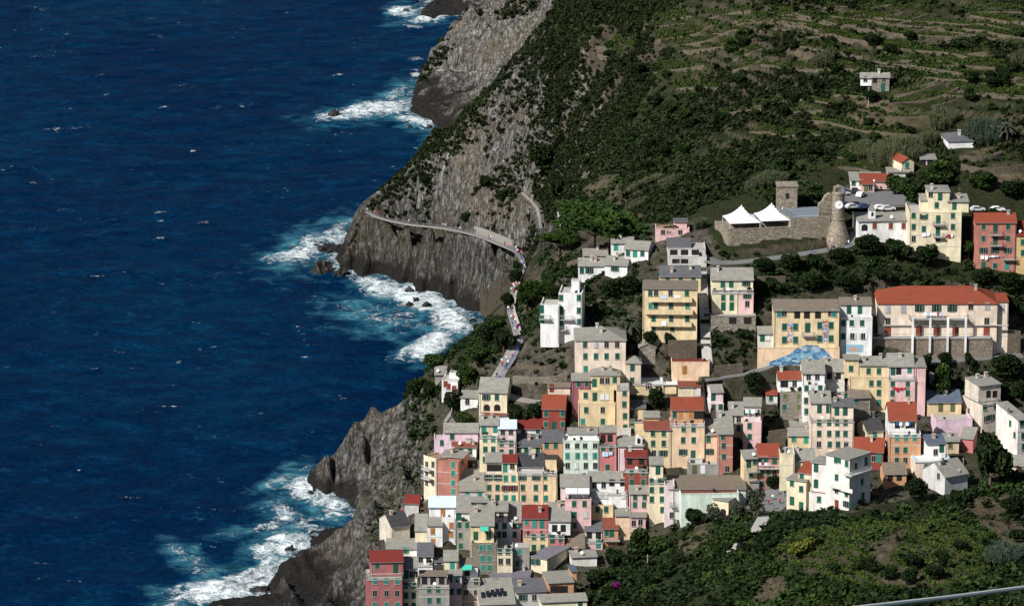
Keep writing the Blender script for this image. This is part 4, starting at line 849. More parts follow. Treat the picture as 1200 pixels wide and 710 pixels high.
road('village_lane', LN, 3.4, M_PATH, 'grey lane dropping from the promenade into the village')
rail_along('lane_fence', 'dark blue fence along the lane above the cliff gardens', offs(smooth(ground_pts('i', '604,400 596,418 585,434 575,449'), 5), 1.9), 1.5, M_BLUECLOTH)
CR = smooth(ground_pts('i', '822,300 838,309 870,307 910,302 950,296 985,291 1003,284 1006,270'), 6)
road('castle_road', CR, 4.0, M_ROAD, 'asphalt lane under the castle wall')
SR = smooth(ground_pts('i', '1000,428 1060,425 1100,423 1150,419 1200,416'), 6)
road('school_road', SR, 4.5, M_ROAD, 'asphalt lane below the school')
MR_ = smooth(ground_pts('i', '826,444 850,441 880,437 905,428'), 5)
road('garden_lane', MR_, 3.0, M_ROAD, 'narrow lane below the mural building')
ST = smooth(ground_pts('i', '823,318 824,345 826,372 827,400 829,425 831,440'), 5)
road('stair_lane', ST, 2.6, M_CONC, 'long straight stair lane beside the yellow apartment block')
rail_along('stair_handrail', 'grey handrail of the long straight stair lane', offs(ST, 1.2), 1.0, M_IRON)
SQ_ = smooth(ground_pts('i', '893,598 905,588 915,578 922,570'), 4)
road('village_square', SQ_, 9.0, M_ROAD, 'grey asphalt square beside the white apartment block')
TR_ = smooth(ground_pts('i', '856,648 872,634 886,622 897,602'), 4)
road('vineyard_track', TR_, 3.0, M_CONC, 'concrete track climbing out of the square')
CLP = smooth(ground_pts('i', '466,606 480,598 490,592 500,585 506,577'), 4)
road('cliff_stairs', CLP, 2.2, M_PATH, 'reddish path along the cliff edge behind the lowest houses')
rail_along('cliff_stair_rail', 'thin rail on the cliff edge path behind the lowest houses', offs(CLP, 1.0), 1.0, M_IRON)
HP = smooth(ground_pts('i', '612,226 622,235 630,244 632,256 634,268'), 4)
road('hill_path', HP, .9, M_PATH, 'pale zigzag footpath on the dark gully slope')
FP = smooth([atY(513, 82, 1747), atY(535, 84, 1742), atY(560, 85, 1732), atY(590, 85, 1716)], 5)
road('far_cliff_path', FP, 3.4, M_PATH, 'gallery path across the far grey cliff', 1.2)
PKc = [atZ(u, v, 80.6) for u, v in ((968, 243), (1075, 240), (1070, 224), (1035, 219), (985, 222))]
PKm = MB(); PKm.prism_z(80.0, 80.72, [(p[0], p[1]) for p in PKc]); tag(PKm.build('parking_lot', M_ROAD), 'asphalt car park behind the clock tower', None, None, 'structure')
PATHS.append((np.array([[np.mean([p[0] for p in PKc]), np.mean([p[1] for p in PKc]), 79.9], [np.mean([p[0] for p in PKc]) + .1, np.mean([p[1] for p in PKc]), 79.9]]), 12.5))

M_WALLG = stone('garden_wall', (.20, .18, .15), 1.2)
def smooth_wall(lab, t, s, h, mat=None, th=.5, name='stone_wall', group=None, base=2.2):
    return wall_along(name, lab, 'wall', smooth(ground_pts(t, s), 3), h, th, mat or WALL['dry'], group, base)
smooth_wall('long rubble wall of the terraced garden above the lane', 'H', '84,585 180,592 290,590 345,560', 1.9, M_WALLG)
smooth_wall('curved garden wall with dark coping left of the cream palazzo', 'H', '100,520 180,535 250,540 300,510', 1.6)
smooth_wall('rubble retaining wall right of the school pillars', 'M', '1066,400 1110,405 1150,412 1200,415', 4.5)
smooth_wall('stone garden wall below the yellow apartment block', 'H', '800,450 870,452 955,448', 3.6)
smooth_wall('old stone wall across the rough garden between the yellow shed and the pink loggia house', 'E', '475,260 530,250 590,248', 4.5)
smooth_wall('rubble wall in the garden strip below the garden lane', 'a', '100,340 200,330 300,322', 2.0)
smooth_wall('rubble wall on the bank above the yellow mural building', 'M', '95,150 150,150 235,148', 2.0)
smooth_wall('stone wall beside the white bungalows', 'I', '100,455 148,440 190,425', 2.0)
smooth_wall('retaining wall of the grassy terrace right of the villa with the arched door', 'L', '650,130 720,152 800,155 900,145 976,135', 1.8)
smooth_wall('lower dark retaining wall of the grassy terrace on the right', 'L', '640,80 730,85 820,78 870,60', 1.4)
TW = [('P', s) for s in ('535,205 640,190 750,170 815,120', '560,240 680,225 800,205 885,165', '650,258 790,245 950,225', '915,300 1000,262 1075,240', '915,350 990,335 1070,290', '530,360 650,345 790,325', '800,95 900,70 1020,55',
      '160,225 330,240 430,235', '170,260 300,275 380,275', '860,565 950,550 1070,535', '480,140 560,135 700,120', '520,105 620,100 720,85', '640,440 760,430 840,440')] + [('Q', s) for s in (
      '195,45 320,38', '410,50 520,30 600,2', '440,95 560,75 660,35', '490,140 600,110 700,75', '500,190 620,170 740,140 840,115', '110,190 230,185', '680,205 800,185', '530,475 650,455 740,420 830,390', '525,510 650,505 760,480 860,430',
      '600,440 680,425 750,400', '900,440 1000,410 1165,385', '1050,455 1165,435', '800,350 920,330', '240,470 370,480 500,490', '2,560 100,552 200,545', '520,580 620,582 720,575', '720,530 830,500', '250,340 360,350', '880,70 1000,65 1165,68', '890,270 1000,262')] + [('L', '10,120 100,125 200,150'), ('L', '0,70 90,75 160,60')]
TWL = []
for t_, s_ in TW:
    TWL.append(smooth(ground_pts(t_, s_), 2)); wall_along('terrace_wall', 'low brown dry-stone wall holding a terrace of the hillside', 'wall', TWL[-1], .5, .5, WALL['dry'], 'dry-stone terrace walls on the hill', 1.6)

tr_ = random.Random(8); n_t = 0
while n_t < 30:
    q = hit(tr_.uniform(830, 1190), tr_.uniform(15, 200)); pts_ = [q]; L_ = tr_.randint(9, 22)
    for _ in range(L_):
        x_ = pts_[-1][0] + 2.0; yy_ = pts_[-1][1] + np.linspace(-2.4, 2.4, 25); k_ = int(np.argmin(np.abs(zbil(x_ + 0 * yy_, yy_) - q[2]) + .05 * np.abs(yy_ - pts_[-1][1]))); pts_.append((x_, float(yy_[k_]), q[2]))
    if q[1] < 1195 or any(math.hypot(p_[0] - f[0], p_[1] - f[1]) < 9 for p_ in pts_ for f in FLAT): continue
    TWL.append(smooth([(p_[0], p_[1], float(zbil(p_[0], p_[1]))) for p_ in pts_], 3)); n_t += 1
    wall_along('terrace_wall', 'low brown dry-stone wall holding a terrace of the hillside', 'wall', TWL[-1], .5, .5, WALL['dry'], 'dry-stone terrace walls on the hill', 1.6)

# ------------------------------------------------------------------ castle hill
def jz(x, y, Y): u, v = tpx('J', x, y); return atY(u, v, Y)
cfl = hit(*tpx('J', 160, 598)); YC = cfl[1]
yw = R(9); cc_, ss_ = math.cos(yw), math.sin(yw)
cw_ = thing('castle_wall', 'long rubble castle wall holding up the tented terrace', 'castle wall', cfl, yw)
def cl_loc(x, y, ly=0.0):                          # castle-local x and z for a J pixel at local depth ly
    u, v = tpx('J', x, y); d = raydir(u, v); kx = d[0] / d[1]; kz = d[2] / d[1]
    Xp, Yp = cfl[0] - ly * ss_, cfl[1] + ly * cc_; lx = (kx * Yp - Xp) / (cc_ - kx * ss_); return lx, H0 + (Yp + lx * ss_) * kz - cfl[2]
xL, zL = cl_loc(160, 520); xM, zM = cl_loc(505, 505); xR, zR = cl_loc(725, 447)
zt = (zL + zM) / 2
m = MB(); m.prism_z(-5, zt, [(xL, 0), (xM, 0), (xM, 11), (xL - 1.5, 11)]); m.build('lower_wall', WALL['castle'], cw_)
m = MB(); m.box(xL, xM, -.05, .35, zt + .002, zt + .22); m.build('parapet', WALL['castle'], cw_)
m = MB(); m.prism_z(-5, zR, [(xM + .01, -.3), (xR, -.3), (xR + 1, 13), (xM - 2, 13)]); m.build('upper_wall', WALL['castle'], cw_)
m = MB(); m.prism_z(zR + .003, zR + .06, [(xM + .3, .6), (xR - .6, .6), (xR, 12.5), (xM - 1.5, 12.5)]); m.build('sports_court', plain('court_paint', (0.15, 0.18, 0.21), .8, .2, .15), cw_)
m = MB(); m.prism_z(zR + .061, zR + .065, [(xM + 1.5, 2), (xR - 1.2, 2), (xR - 1.1, 2.15), (xM + 1.4, 2.15)]); m.build('court_line', M_WHITE, cw_)
railing(cw_, [(xM - 1.2, 9), (xM + .2, .1), (xR - .1, .1)], zR, 2.0, M_IRON, .9, 'court_fence')
FLAT.append((cfl[0], cfl[1], yw, xL, xR, 0, 13, cfl[2] - .5))
for i_, (xa, xp, xb, yp, ye1, lab, dep0, dl) in enumerate(((166, 222, 337, 378, 482, 'white peaked marquee at the left end of the castle terrace', .5, 9.5), (340, 372, 500, 366, 468, 'white peaked marquee in the middle of the castle terrace', .7, 9.5), (440, 470, 505, 392, 452, 'edge of a white marquee behind the two peaked ones', 9.0, 6))):
    x1, z1 = cl_loc(xa, ye1, dep0); x2, _ = cl_loc(xb, ye1, dep0)
    zp = cl_loc((xa + xb) / 2, yp, dep0 + dl / 2)[1]
    px_, py_ = cfl[0] + x1 * cc_ - dep0 * ss_, cfl[1] + x1 * ss_ + dep0 * cc_
    wv = x2 - x1; t = thing('marquee_tent', lab, 'tent', (px_, py_, cfl[2] + (zt if i_ < 2 else zR)), yw)
    z0_ = z1 - (zt if i_ < 2 else zR); zp_ = zp - (zt if i_ < 2 else zR)
    m = MB(); N = 16; V = []; 
    for a in range(N + 1):
        for b in range(N + 1):
            fx, fy = a / N, b / N; r_ = max(abs(fx - .5), abs(fy - .5)) * 2; hgt = z0_ + (zp_ - z0_) * (0.62 * (1 - r_) ** 2.1 + .38 * (1 - r_)) ; V.append((fx * wv, fy * dl, hgt))
    m.add(V, [(a * (N + 1) + b, (a + 1) * (N + 1) + b, (a + 1) * (N + 1) + b + 1, a * (N + 1) + b + 1) for a in range(N) for b in range(N)])
    c_ = m.build('canopy', M_WHITE, t); mod = c_.modifiers.new('thickness', 'SOLIDIFY'); mod.thickness = .06
    m = MB(); m.box(0, wv, -.02, .02, z0_ - .16, z0_ - .02); m.build('valance', M_WHITE, t)
    for q in ((.1, .1), (wv - .1, .1), (.1, dl - .1), (wv - .1, dl - .1)):
        m = MB(); m.tube([(*q, -.1), (*q, z0_)], .07, 6); m.build('pole', M_WIRON, t)
# square keep
Yk = YC + 15; a_ = jz(430, 365, Yk); b_ = jz(541, 365, Yk); zt_ = jz(480, 280, Yk)[2] - a_[2]; wk = b_[0] - a_[0]
t = thing('castle_keep', 'square rubble stone tower with flat top behind the tents', 'tower', (a_[0], Yk, a_[2]), 0)
m = MB(); m.box(0, wk, 0, wk, -3, zt_); m.build('shaft', WALL['castle'], t)
m = MB(); m.box(-.25, wk + .25, -.25, wk + .25, zt_ + .003, zt_ + .35); m.build('coping', WALL['castle'], t)
x_ = jz(487, 330, Yk)[0] - a_[0]; m = MB(); m.prism_y(-.03, .01, [(x_ - .5, jz(0, 345, Yk)[2] - a_[2]), (x_ + .5, jz(0, 345, Yk)[2] - a_[2]), (x_ + .5, jz(0, 318, Yk)[2] - a_[2]), (x_, jz(0, 312, Yk)[2] - a_[2]), (x_ - .5, jz(0, 318, Yk)[2] - a_[2])]); m.build('window', M_DARK, t)
# round clock tower
Yt = YC + 3.5; o_ = jz(766, 572, Yt); sc_ = pxm(Yt, o_[2]) * 4.735
def tz(y): return jz(766, y, Yt)[2] - o_[2]
t = thing('clock_tower', 'round rubble clock tower with a white dial and sloping base', 'clock tower', o_, 0)
m = MB(); rt = 35 / sc_; m.lathe([(74 / sc_, -3), (66 / sc_, 0), (rt * 1.06, tz(470)), (rt, tz(455)), (rt * .98, tz(322))], 22); m.build('shaft', WALL['castle'], t)
m = MB(); m.lathe([(rt * 1.02, tz(462)), (rt * 1.1, tz(458)), (rt * 1.1, tz(453)), (rt * 1.0, tz(449))], 22); m.build('string_course', WALL['castle'], t)
m = MB(); m.lathe([(rt * 1.05, tz(322)), (rt * 1.08, tz(310)), (rt * .9, tz(306))], 22); m.build('cornice', WALL['castle'], t)
m = MB(); w2 = rt * .85
m.box(-w2, -w2 * .55, -.5, .5, tz(306), tz(285)); m.box(w2 * .55, w2, -.5, .5, tz(306), tz(285)); m.box(-w2, w2, -.5, .5, tz(285) + .003, tz(280)); m.prism_y(-.5, .5, [(-w2, tz(280) + .003), (w2, tz(280) + .003), (0, tz(268))]); m.build('bell_arch', WALL['castle'], t)
m = MB(); n_ = 28; rd = 23 / sc_; zc = tz(372)
m.prism_y(-.14, 0, [(rd * math.cos(2 * math.pi * k / n_), rd * math.sin(2 * math.pi * k / n_)) for k in range(n_)]); 
dial = m.build('clock_dial', M_WHITE, t, (0, -rt * 1.0, zc))
m = MB()
for k in range(12):
    a = k * math.pi / 6; m.prism_y(-.16, -.142, [(.82 * rd * math.cos(a + q1) * q2, .82 * rd * math.sin(a + q1) * q2) for q1, q2 in ((-.05, .92), (.05, .92), (.05, 1.12), (-.05, 1.12))])
    if k == 11: m.build('hour_marks', M_DARK, dial)
for nm, a, L in (('minute_hand', R(42), .75), ('hour_hand', R(50), .5)):
    m = MB(); q = .07; m.prism_y(-.2 if nm[0] == 'm' else -.18, -.185 if nm[0] == 'm' else -.165, [(-q * math.sin(a), q * math.cos(a)), (-.2 * rd * math.cos(a), -.2 * rd * math.sin(a)), (q * math.sin(a), -q * math.cos(a)), (L * rd * math.cos(a), L * rd * math.sin(a))]); m.build(nm, M_DARK, dial)
rw = thing('ruined_wall', 'jagged rubble ruin joined to the clock tower', 'ruin', jz(700, 440, YC + 5), yw)
m = MB(); h1 = (440 - 312) / sc_; m.prism_y(0, 1.6, [(-40 / sc_, -2), (48 / sc_, -2), (48 / sc_, h1 * .93), (20 / sc_, h1), (-5 / sc_, h1 * .86), (-20 / sc_, h1 * .62), (-40 / sc_, h1 * .5)]); m.build('masonry', WALL['castle'], rw)

# church turret and porch, chapel gable
root, loc, locx, Zb, _ = LOC['white oratory church with arched porch and slate roof']
x_, z1 = loc(184, 388, 2.5); z2 = loc(184, 338, 2.5)[1]; z3 = loc(184, 302, 2.5)[1]; wv = .85
m = MB(); m.box(x_ - wv, x_ + wv, 1.7, 3.2, z1 - .6, z2); bt = m.build('bell_turret', WALL['white'], root)
m = MB(); m.add([(x_ - wv - .1, 1.6, z2 + .003), (x_ + wv + .1, 1.6, z2 + .003), (x_ + wv + .1, 3.3, z2 + .003), (x_ - wv - .1, 3.3, z2 + .003), (x_, 2.45, z3)], [(3, 2, 1, 0), (0, 1, 4), (1, 2, 4), (2, 3, 4), (3, 0, 4)]); m.build('spire', ROOF['slate'], bt)
m = MB(); m.prism_y(1.66, 1.72, [(x_ - .3, z2 - 1.5), (x_ + .3, z2 - 1.5), (x_ + .3, z2 - .6), (x_, z2 - .3), (x_ - .3, z2 - .6)]); m.build('bell_opening', M_DARK, bt)
root, loc, locx, Zb, _ = LOC['white chapel-like house with a little bell gable']
x_, z1 = loc(514, 432, .6); z2 = loc(514, 388, .6)[1]; z3 = loc(514, 372, .6)[1]
m = MB(); m.box(x_ - .9, x_ + .9, .25, 1.1, z1 - .4, z2); m.prism_y(.25, 1.1, [(x_ - .9, z2), (x_ + .9, z2), (x_, z3)]); bt = m.build('bell_gable', WALL['white'], root)
m = MB(); m.prism_y(.2, .26, [(x_ - .4, z2 - 1.6), (x_ + .4, z2 - 1.6), (x_ + .4, z2 - .5), (x_, z2 - .1), (x_ - .4, z2 - .5)]); m.build('bell_opening', M_DARK, bt)

# murals: blue boat-like mosaic of patches, two coloured columns, a reclining figure panel
def mural(name, cols, sc, seed):
    k = NT('mural_' + name); p = k.obj()
    v = k.n('ShaderNodeTexVoronoi'); v.inputs['Scale'].default_value = sc; k.l(k.mapping(p, (1, 1, 1.4), (0, .4, 0)), v.inputs['Vector'])
    b = k.n('ShaderNodeRGBToBW'); k.l(v.outputs['Color'], b.inputs[0])
    k.col(k.ramp(b.outputs[0], cols, 'CONSTANT')); return k.set(.85, .15)
root, loc, locx, Zb, _ = LOC['yellow town building with painted murals and roof loggia']
BLUEM = mural('blue', [(0, (.04, .11, .21)), (.22, (.09, .21, .35)), (.42, (.16, .32, .45)), (.6, (.30, .42, .50)), (.74, (.06, .15, .27)), (.9, (.42, .47, .48))], 1.1, 1)
FIG = mural('figures', [(0, (.5, .25, .12)), (.3, (.12, .3, .6)), (.5, (.6, .5, .35)), (.7, (.25, .09, .05)), (.85, (.6, .62, .6))], 2.2, 2)
pl = [loc(x, y, -.93) for x, y in ((130, 489), (150, 472), (190, 456), (232, 440), (262, 415), (300, 403), (345, 405), (372, 420), (392, 438), (404, 455), (390, 470), (340, 478), (285, 482), (240, 488), (185, 492))]
m = MB(); m.prism_y(-.945, -.905, pl); m.build('mural', BLUEM, root)
for xa, xb, ya, yb in ((222, 245, 310, 394), (366, 391, 296, 390)):
    x1, z1 = loc(xa, ya, 0); x2, z2 = loc(xb, yb, 0); m = MB(); m.box(x1, x2, -.03, .01, z2, z1); m.build('mural', FIG, root)
root, loc, locx, Zb, _ = LOC['white house attached to the mural building with a small picture on its base']
x1, z1 = loc(461, 402, 0); x2, z2 = loc(534, 432, 0); m = MB(); m.box(x1, x2, -.04, .01, z2, z1); pn = m.build('picture_panel', plain('panel_sky_paint', (.2, .42, .55), .8, .2, .2), root)
m = MB(); zc = (z1 + z2) / 2; m.prism_y(-.06, -.042, [(x1 + .8, zc - .7), (x2 - .5, zc - .6), (x2 - .8, zc - .1), (x2 - 2.2, zc + .15), (x1 + 2.4, zc + .6), (x1 + 1.6, zc + .5), (x1 + 1.2, zc)]); m.build('painted_figure', plain('panel_flesh_paint', (.5, .28, .2), .8, .2, .25), pn)

# school: walkway, pillars, base wall
root, loc, locx, Zb, _ = LOC['long pink school with red hipped roof, white pillars and balcony']
xa, zw = loc(575, 372, -2.0); xb, _ = loc(1062, 372, -2.0)
m = MB(); m.box(xa, xb, -2.2, -.01, zw - .3, zw); m.build('walkway', M_CONC, root); railing(root, [(xa, -2.15), (xb, -2.15)], zw, 1.0, M_IRON, .5)
for px_ in (741, 813, 886, 960):
    x_, zt_ = loc(px_, 290, -2.35); _, zb_ = loc(px_, 434, -2.35); m = MB(); m.box(x_ - .27, x_ + .27, -2.62, -2.22, zb_, zt_); m.build('pillar', WALL['white'], root)
for px_ in (637, 765, 838, 916, 1045):
    x_, z_ = loc(px_, 349, 0); o_ = link('door', ME_DOOR['r'], root, (x_, -.003, zw + .01), 0, (1.6, 1, 2.3))
x1, z1 = loc(600, 322, 0); x2, _ = loc(1135, 322, 0); m = MB(); m.box(x1, x2, -.5, -.002, z1, z1 + .22); m.build('string_course', M_CONC, root)
xa, z1 = loc(577, 386, -1.6); xb, _ = loc(1070, 386, -1.6); z0_ = loc(820, 442, -1.6)[1]
ow_ = Vector(root.location); m = MB(); m.box(xa, xb, -1.9, -.9, z0_ - 3, zw - .32); tag(m.build('stone_wall', stone('base_wall', (.24, .20, .16), .9), None, tuple(ow_), root.rotation_euler.z), 'high rubble base wall under the school walkway', 'wall')
# solar panels
root, loc, locx, Zb, _ = LOC['house with grey slab roof carrying a row of solar panels']
M_SOL = plain('solar_glass', (.012, .014, .02), .25, .5, .2)
for k, (px_, py_) in enumerate(((48, 607), (93, 595), (138, 585), (182, 577), (224, 572))):
    ly = 3.2; x_, z_ = loc(px_, py_, ly); m = MB()
    sl = .45; m.add([(x_ - .48, ly - .95, z_ - .95 * sl), (x_ + .48, ly - .95, z_ - .95 * sl), (x_ + .48, ly + .95, z_ + .95 * sl), (x_ - .48, ly + .95, z_ + .95 * sl)] + [(x_ - .48, ly - .95, z_ - .95 * sl + .1), (x_ + .48, ly - .95, z_ - .95 * sl + .1), (x_ + .48, ly + .95, z_ + .95 * sl + .1), (x_ - .48, ly + .95, z_ + .95 * sl + .1)],
        [(3, 2, 1, 0), (4, 5, 6, 7), (0, 1, 5, 4), (1, 2, 6, 5), (2, 3, 7, 6), (3, 0, 4, 7)]); m.build('solar_panel', M_SOL, root)

# ------------------------------------------------------------------ washing lines
def laundry(lab, hl, xa, xb, y, ly, cloths):
    root, loc, locx, Zb, _ = LOC[hl]; x1, z1 = loc(xa, y, ly); x2, _ = loc(xb, y, ly); rz = root.rotation_euler.z; c, s = math.cos(rz), math.sin(rz)
    t = thing('washing_line', lab, 'laundry', (root.location.x + x1 * c - ly * s, root.location.y + x1 * s + ly * c, Zb + z1), rz)
    L = x2 - x1; m = MB(); m.tube([(0, 0, 0), (L, 0, 0)], .015, 4); m.build('line', M_IRON, t); x = .1; hr = random.Random(lab)
    for mt, wv, hv in cloths:
        m = MB(); n = 6
        for q in range(n):
            a, b = x + wv * q / n, x + wv * (q + 1) / n; ya, yb = .05 * math.sin(q * 2.1), .05 * math.sin((q + 1) * 2.1)
            m.prism_z(-hv + .04 * ((q * 7) % 3), 0, [(a, ya - .01), (b, yb - .01), (b, yb + .01), (a, ya + .01)])
        m.build('cloth', mt, t); x += wv + hr.uniform(.05, .2)
laundry('red washing hung under the windows of the large pale pink house', 'large pale pink house with red washing and a wide slate roof', 782, 880, 303, -.25, [(M_REDCLOTH, .9, .5), (M_REDCLOTH, .7, 1.1), (M_REDCLOTH, .8, .7), (M_REDCLOTH, .6, .5), (M_IRON, .6, .4)])
laundry('pale sheets hung across the narrow coral house', 'narrow coral red house with laundry at its window', 308, 372, 470, -.3, [(M_PALEBLUE, 1.6, 1.3), (M_PALEBLUE, 1.0, .9)])
laundry('white sheets on the pink loggia terrace', 'pink house with a loggia full of washing under a slate roof', 345, 430, 45, 1.0, [(M_WHITE, .8, 1.0), (M_TEAL, .5, .9), (M_WHITE, .9, 1.1), (M_GREYCLOTH, .6, .8)])
laundry('clothes drying on the orange laundry terrace', 'orange house with white laundry terrace and red hipped attic', 140, 245, 305, 2.0, [(M_BLUECLOTH, .6, .9), (M_WHITE, .8, 1.0), (M_IRON, .5, .8), (M_WHITE, .9, 1.0), (M_BLUECLOTH, .5, .9)])
laundry('washing over the brick red balcony', 'brick red house with long terracotta roof and laundry balcony', 420, 492, 340, -1.0, [(M_WHITE, .6, .8), (M_REDCLOTH, .5, .7), (M_WHITE, .8, .9), (M_GREYCLOTH, .6, .8)])
laundry('white washing in front of the salmon pink house', 'salmon pink house with terracotta roof and green balcony doors', 748, 850, 573, -.4, [(M_WHITE, 1.0, 1.1), (M_WHITE, .8, 1.3), (M_GREYCLOTH, .6, .7), (M_WHITE, 1.2, .6), (M_PALEBLUE, .7, .5)])
laundry('white sheets under the palazzo windows', 'pale yellow palazzo with stepped top storey and two small balconies', 444, 498, 456, -.3, [(M_WHITE, 1.1, 1.1), (M_WHITE, .9, .9)])
laundry('red and white clothes beside the lower palazzo balcony', 'pale yellow palazzo with stepped top storey and two small balconies', 560, 612, 464, -.3, [(M_GREYCLOTH, .6, .6), (M_REDCLOTH, .8, 1.0), (M_WHITE, .6, .8)])
laundry('sheet over the top balcony of the apartment block', 'yellow apartment block with three long parapet balconies', 768, 800, 180, -1.2, [(M_PALEBLUE, 1.4, 1.2)])
laundry('second sheet on the top balcony of the apartment block', 'yellow apartment block with three long parapet balconies', 826, 862, 180, -1.2, [(M_WHITE, 1.7, .7)])
laundry('sheet over the lowest balcony of the apartment block', 'yellow apartment block with three long parapet balconies', 768, 796, 298, -1.2, [(M_WHITE, 1.3, 1.4)])
laundry('white washing on the school balcony', 'long pink school with red hipped roof, white pillars and balcony', 782, 880, 268, -1.0, [(M_WHITE, .9, 1.1), (M_PALEBLUE, .6, 1.0), (M_WHITE, .7, 1.0), (M_WHITE, 1.0, .9), (M_REDCLOTH, .5, .9), (M_PALEBLUE, .8, .9)])

# ------------------------------------------------------------------ cars
def car_mesh(colr):
    body = MB()
    pr = [(-2.0, .28), (2.0, .28), (2.08, .55), (1.95, .82), (1.0, .92), (.35, 1.38), (-1.1, 1.42), (-1.85, .95), (-2.05, .8)]
    body.prism_y(-.82, .82, pr); gl = MB(); gl.prism_y(-.835, .835, [(.88, .95), (.32, 1.3), (-1.05, 1.34), (-1.6, .95)])
    return body, gl
CARC = dict(silver=(.5, .52, .55), dark_blue=(.03, .05, .12), black=(.02, .02, .022), white=(.75, .75, .75), red=(.4, .03, .03), grey=(.2, .21, .22))
def car(lab, c, t, x, y, rz, z=None):
    u, v = tpx(t, x, y); p_ = atZ(u, v, z) if z else hit(u, v)
    r_ = thing('parked_car', lab, 'car', p_, R(rz), 'cars parked on the castle hill'); b, g = car_mesh(c)
    o = b.build('body', plain('car_' + c, CARC[c], .3, .5, .03), r_); bv = o.modifiers.new('bevel', 'BEVEL'); bv.width = .1; bv.segments = 2
    g.build('windows', M_GLASS, r_)
    for wx_ in (-1.25, 1.3):
        for wy_ in (-.78, .78):
            m = MB(); m.prism_y(wy_ - .1, wy_ + .1, [(wx_ + .32 * math.cos(a), .32 + .32 * math.sin(a)) for a in np.linspace(0, 2 * math.pi, 12, endpoint=False)]); m.build('wheel', M_DARK, r_)
for a in (('dark blue car nose-in by the pink car park building', 'dark_blue', 'L', 40, 245, 75), ('silver car in the front left corner of the car park', 'silver', 'L', 32, 262, 20), ('black car in the middle row of the car park', 'black', 'L', 97, 248, 80), ('white car beside the black one in the car park', 'white', 'L', 128, 268, 65),
          ('dark blue car nearest the clock tower', 'dark_blue', 'L', 58, 322, 20), ('silver car among dark ones behind the church', 'silver', 'L', 85, 330, 20), ('black car behind the church turret', 'black', 'L', 110, 322, 20), ('dark blue car right of the church turret', 'dark_blue', 'L', 148, 330, 15),
          ('white car at the roadside behind the church roof', 'white', 'L', 232, 337, 10), ('silver car under the hedge behind the church roof', 'silver', 'L', 268, 340, 10), ('grey car by the red-roofed car park building', 'grey', 'L', 240, 222, 15)): car(*a, z=80.74)
for a in (('silver car on the road above the salmon house', 'silver', 'L', 735, 344, 5), ('white car on the road above the salmon house', 'white', 'L', 838, 345, 5), ('red car parked below the school', 'red', 'U', 562, 192, 5)): car(*a)

# ------------------------------------------------------------------ people (a few pixels tall)
def person_mesh(shirt, trousers, hair, stride):
    me = bpy.data.meshes.new('person'); bm = bmesh.new()
    me_ = [(0, 0, .95), (0, 0, 1.2), (0, 0, 1.42), (0, 0, 1.5), (0, 0, 1.66), (.1, 0, .9), (.11, stride, .5), (.11, stride * 1.2, .06), (.11, stride * 1.2 - .16, .03), (-.1, 0, .9), (-.11, -stride, .5), (-.11, -stride * 1.6, .08), (-.11, -stride * 1.6 - .15, .03),
           (.2, 0, 1.4), (.27, -stride * .5, 1.12), (.26, -stride - .08, .88), (-.2, 0, 1.4), (-.27, stride * .5, 1.12), (-.26, stride - .08, .88)]
    ed = [(0, 1), (1, 2), (2, 3), (3, 4), (0, 5), (5, 6), (6, 7), (7, 8), (0, 9), (9, 10), (10, 11), (11, 12), (2, 13), (13, 14), (14, 15), (2, 16), (16, 17), (17, 18)]
    me.from_pydata(me_, ed, []); ob = bpy.data.objects.new('tmp', me); COL.objects.link(ob)
    sk = ob.modifiers.new('s', 'SKIN'); sv = me.skin_vertices[0].data; rad = [.16, .17, .16, .06, .115, .1, .075, .05, .05, .1, .075, .05, .05, .07, .05, .04, .07, .05, .04]
    for q, r_ in enumerate(rad): sv[q].radius = (r_, r_ * (.75 if q < 3 else 1)); 
    sv[0].use_root = True
    ob.modifiers.new('d', 'SUBSURF').levels = 1
    ev = bpy.data.meshes.new_from_object(ob.evaluated_get(bpy.context.evaluated_depsgraph_get())); bpy.data.objects.remove(ob)
    for mt in (plain('skin', (.45, .27, .19), .7, .2, .1), shirt, trousers, hair): ev.materials.append(mt)
    for f in ev.polygons:
        c = f.center; f.material_index = 3 if c.z > 1.68 or (c.z > 1.55 and c.y > .04) else 0 if c.z > 1.46 else 1 if c.z > .98 and abs(c.x) < .3 else 2 if c.z > .12 and abs(c.x) < .24 else 0 if c.z > .5 else 3
    ev.name = 'person'; return ev
bpy.context.view_layer.update()
HAIR = plain('dark_hair', (.03, .02, .015), .6, .2, .2)
CL = [M_WHITE, M_REDCLOTH, M_BLUECLOTH, plain('black_cloth', (.02, .02, .025), .8, .1, .1), M_PALEBLUE, plain('khaki_cloth', (.25, .2, .12), .8, .1, .1), plain('pink_cloth', (.6, .25, .3), .8, .1, .1)]
PM = [(person_mesh(CL[a], CL[b], HAIR, st_), n_) for a, b, st_, n_ in ((0, 2, .16, 'white shirt'), (1, 3, .1, 'red shirt'), (2, 5, .2, 'blue shirt'), (3, 2, .05, 'dark top'), (4, 5, .14, 'pale blue shirt'), (6, 3, .12, 'pink top'))]
pr_ = random.Random(3)
def people(Q_, n, wd, lab, grp):
    for q in range(n):
        i = pr_.randrange(1, len(Q_) - 1); o = pr_.uniform(-wd, wd); T = Q_[i + 1] - Q_[i - 1]; L = math.hypot(T[0], T[1])
        me, cn = PM[(q * 5 + len(lab)) % len(PM)]
        tag(link('person', me, None, (Q_[i, 0] - T[1] / L * o, Q_[i, 1] + T[0] / L * o, Q_[i, 2] + .06), math.atan2(T[1], T[0]) + (math.pi / 2 if pr_.random() < .5 else -math.pi / 2)), 'person in a %s %s' % (cn, lab), 'person', '%s in a %s' % (grp, cn))
people(CP, 34, .45, 'walking on the railed path along the cliff', 'people on the cliff path')
people(PR, 26, .8, 'strolling on the promenade above the cove', 'people on the promenade')
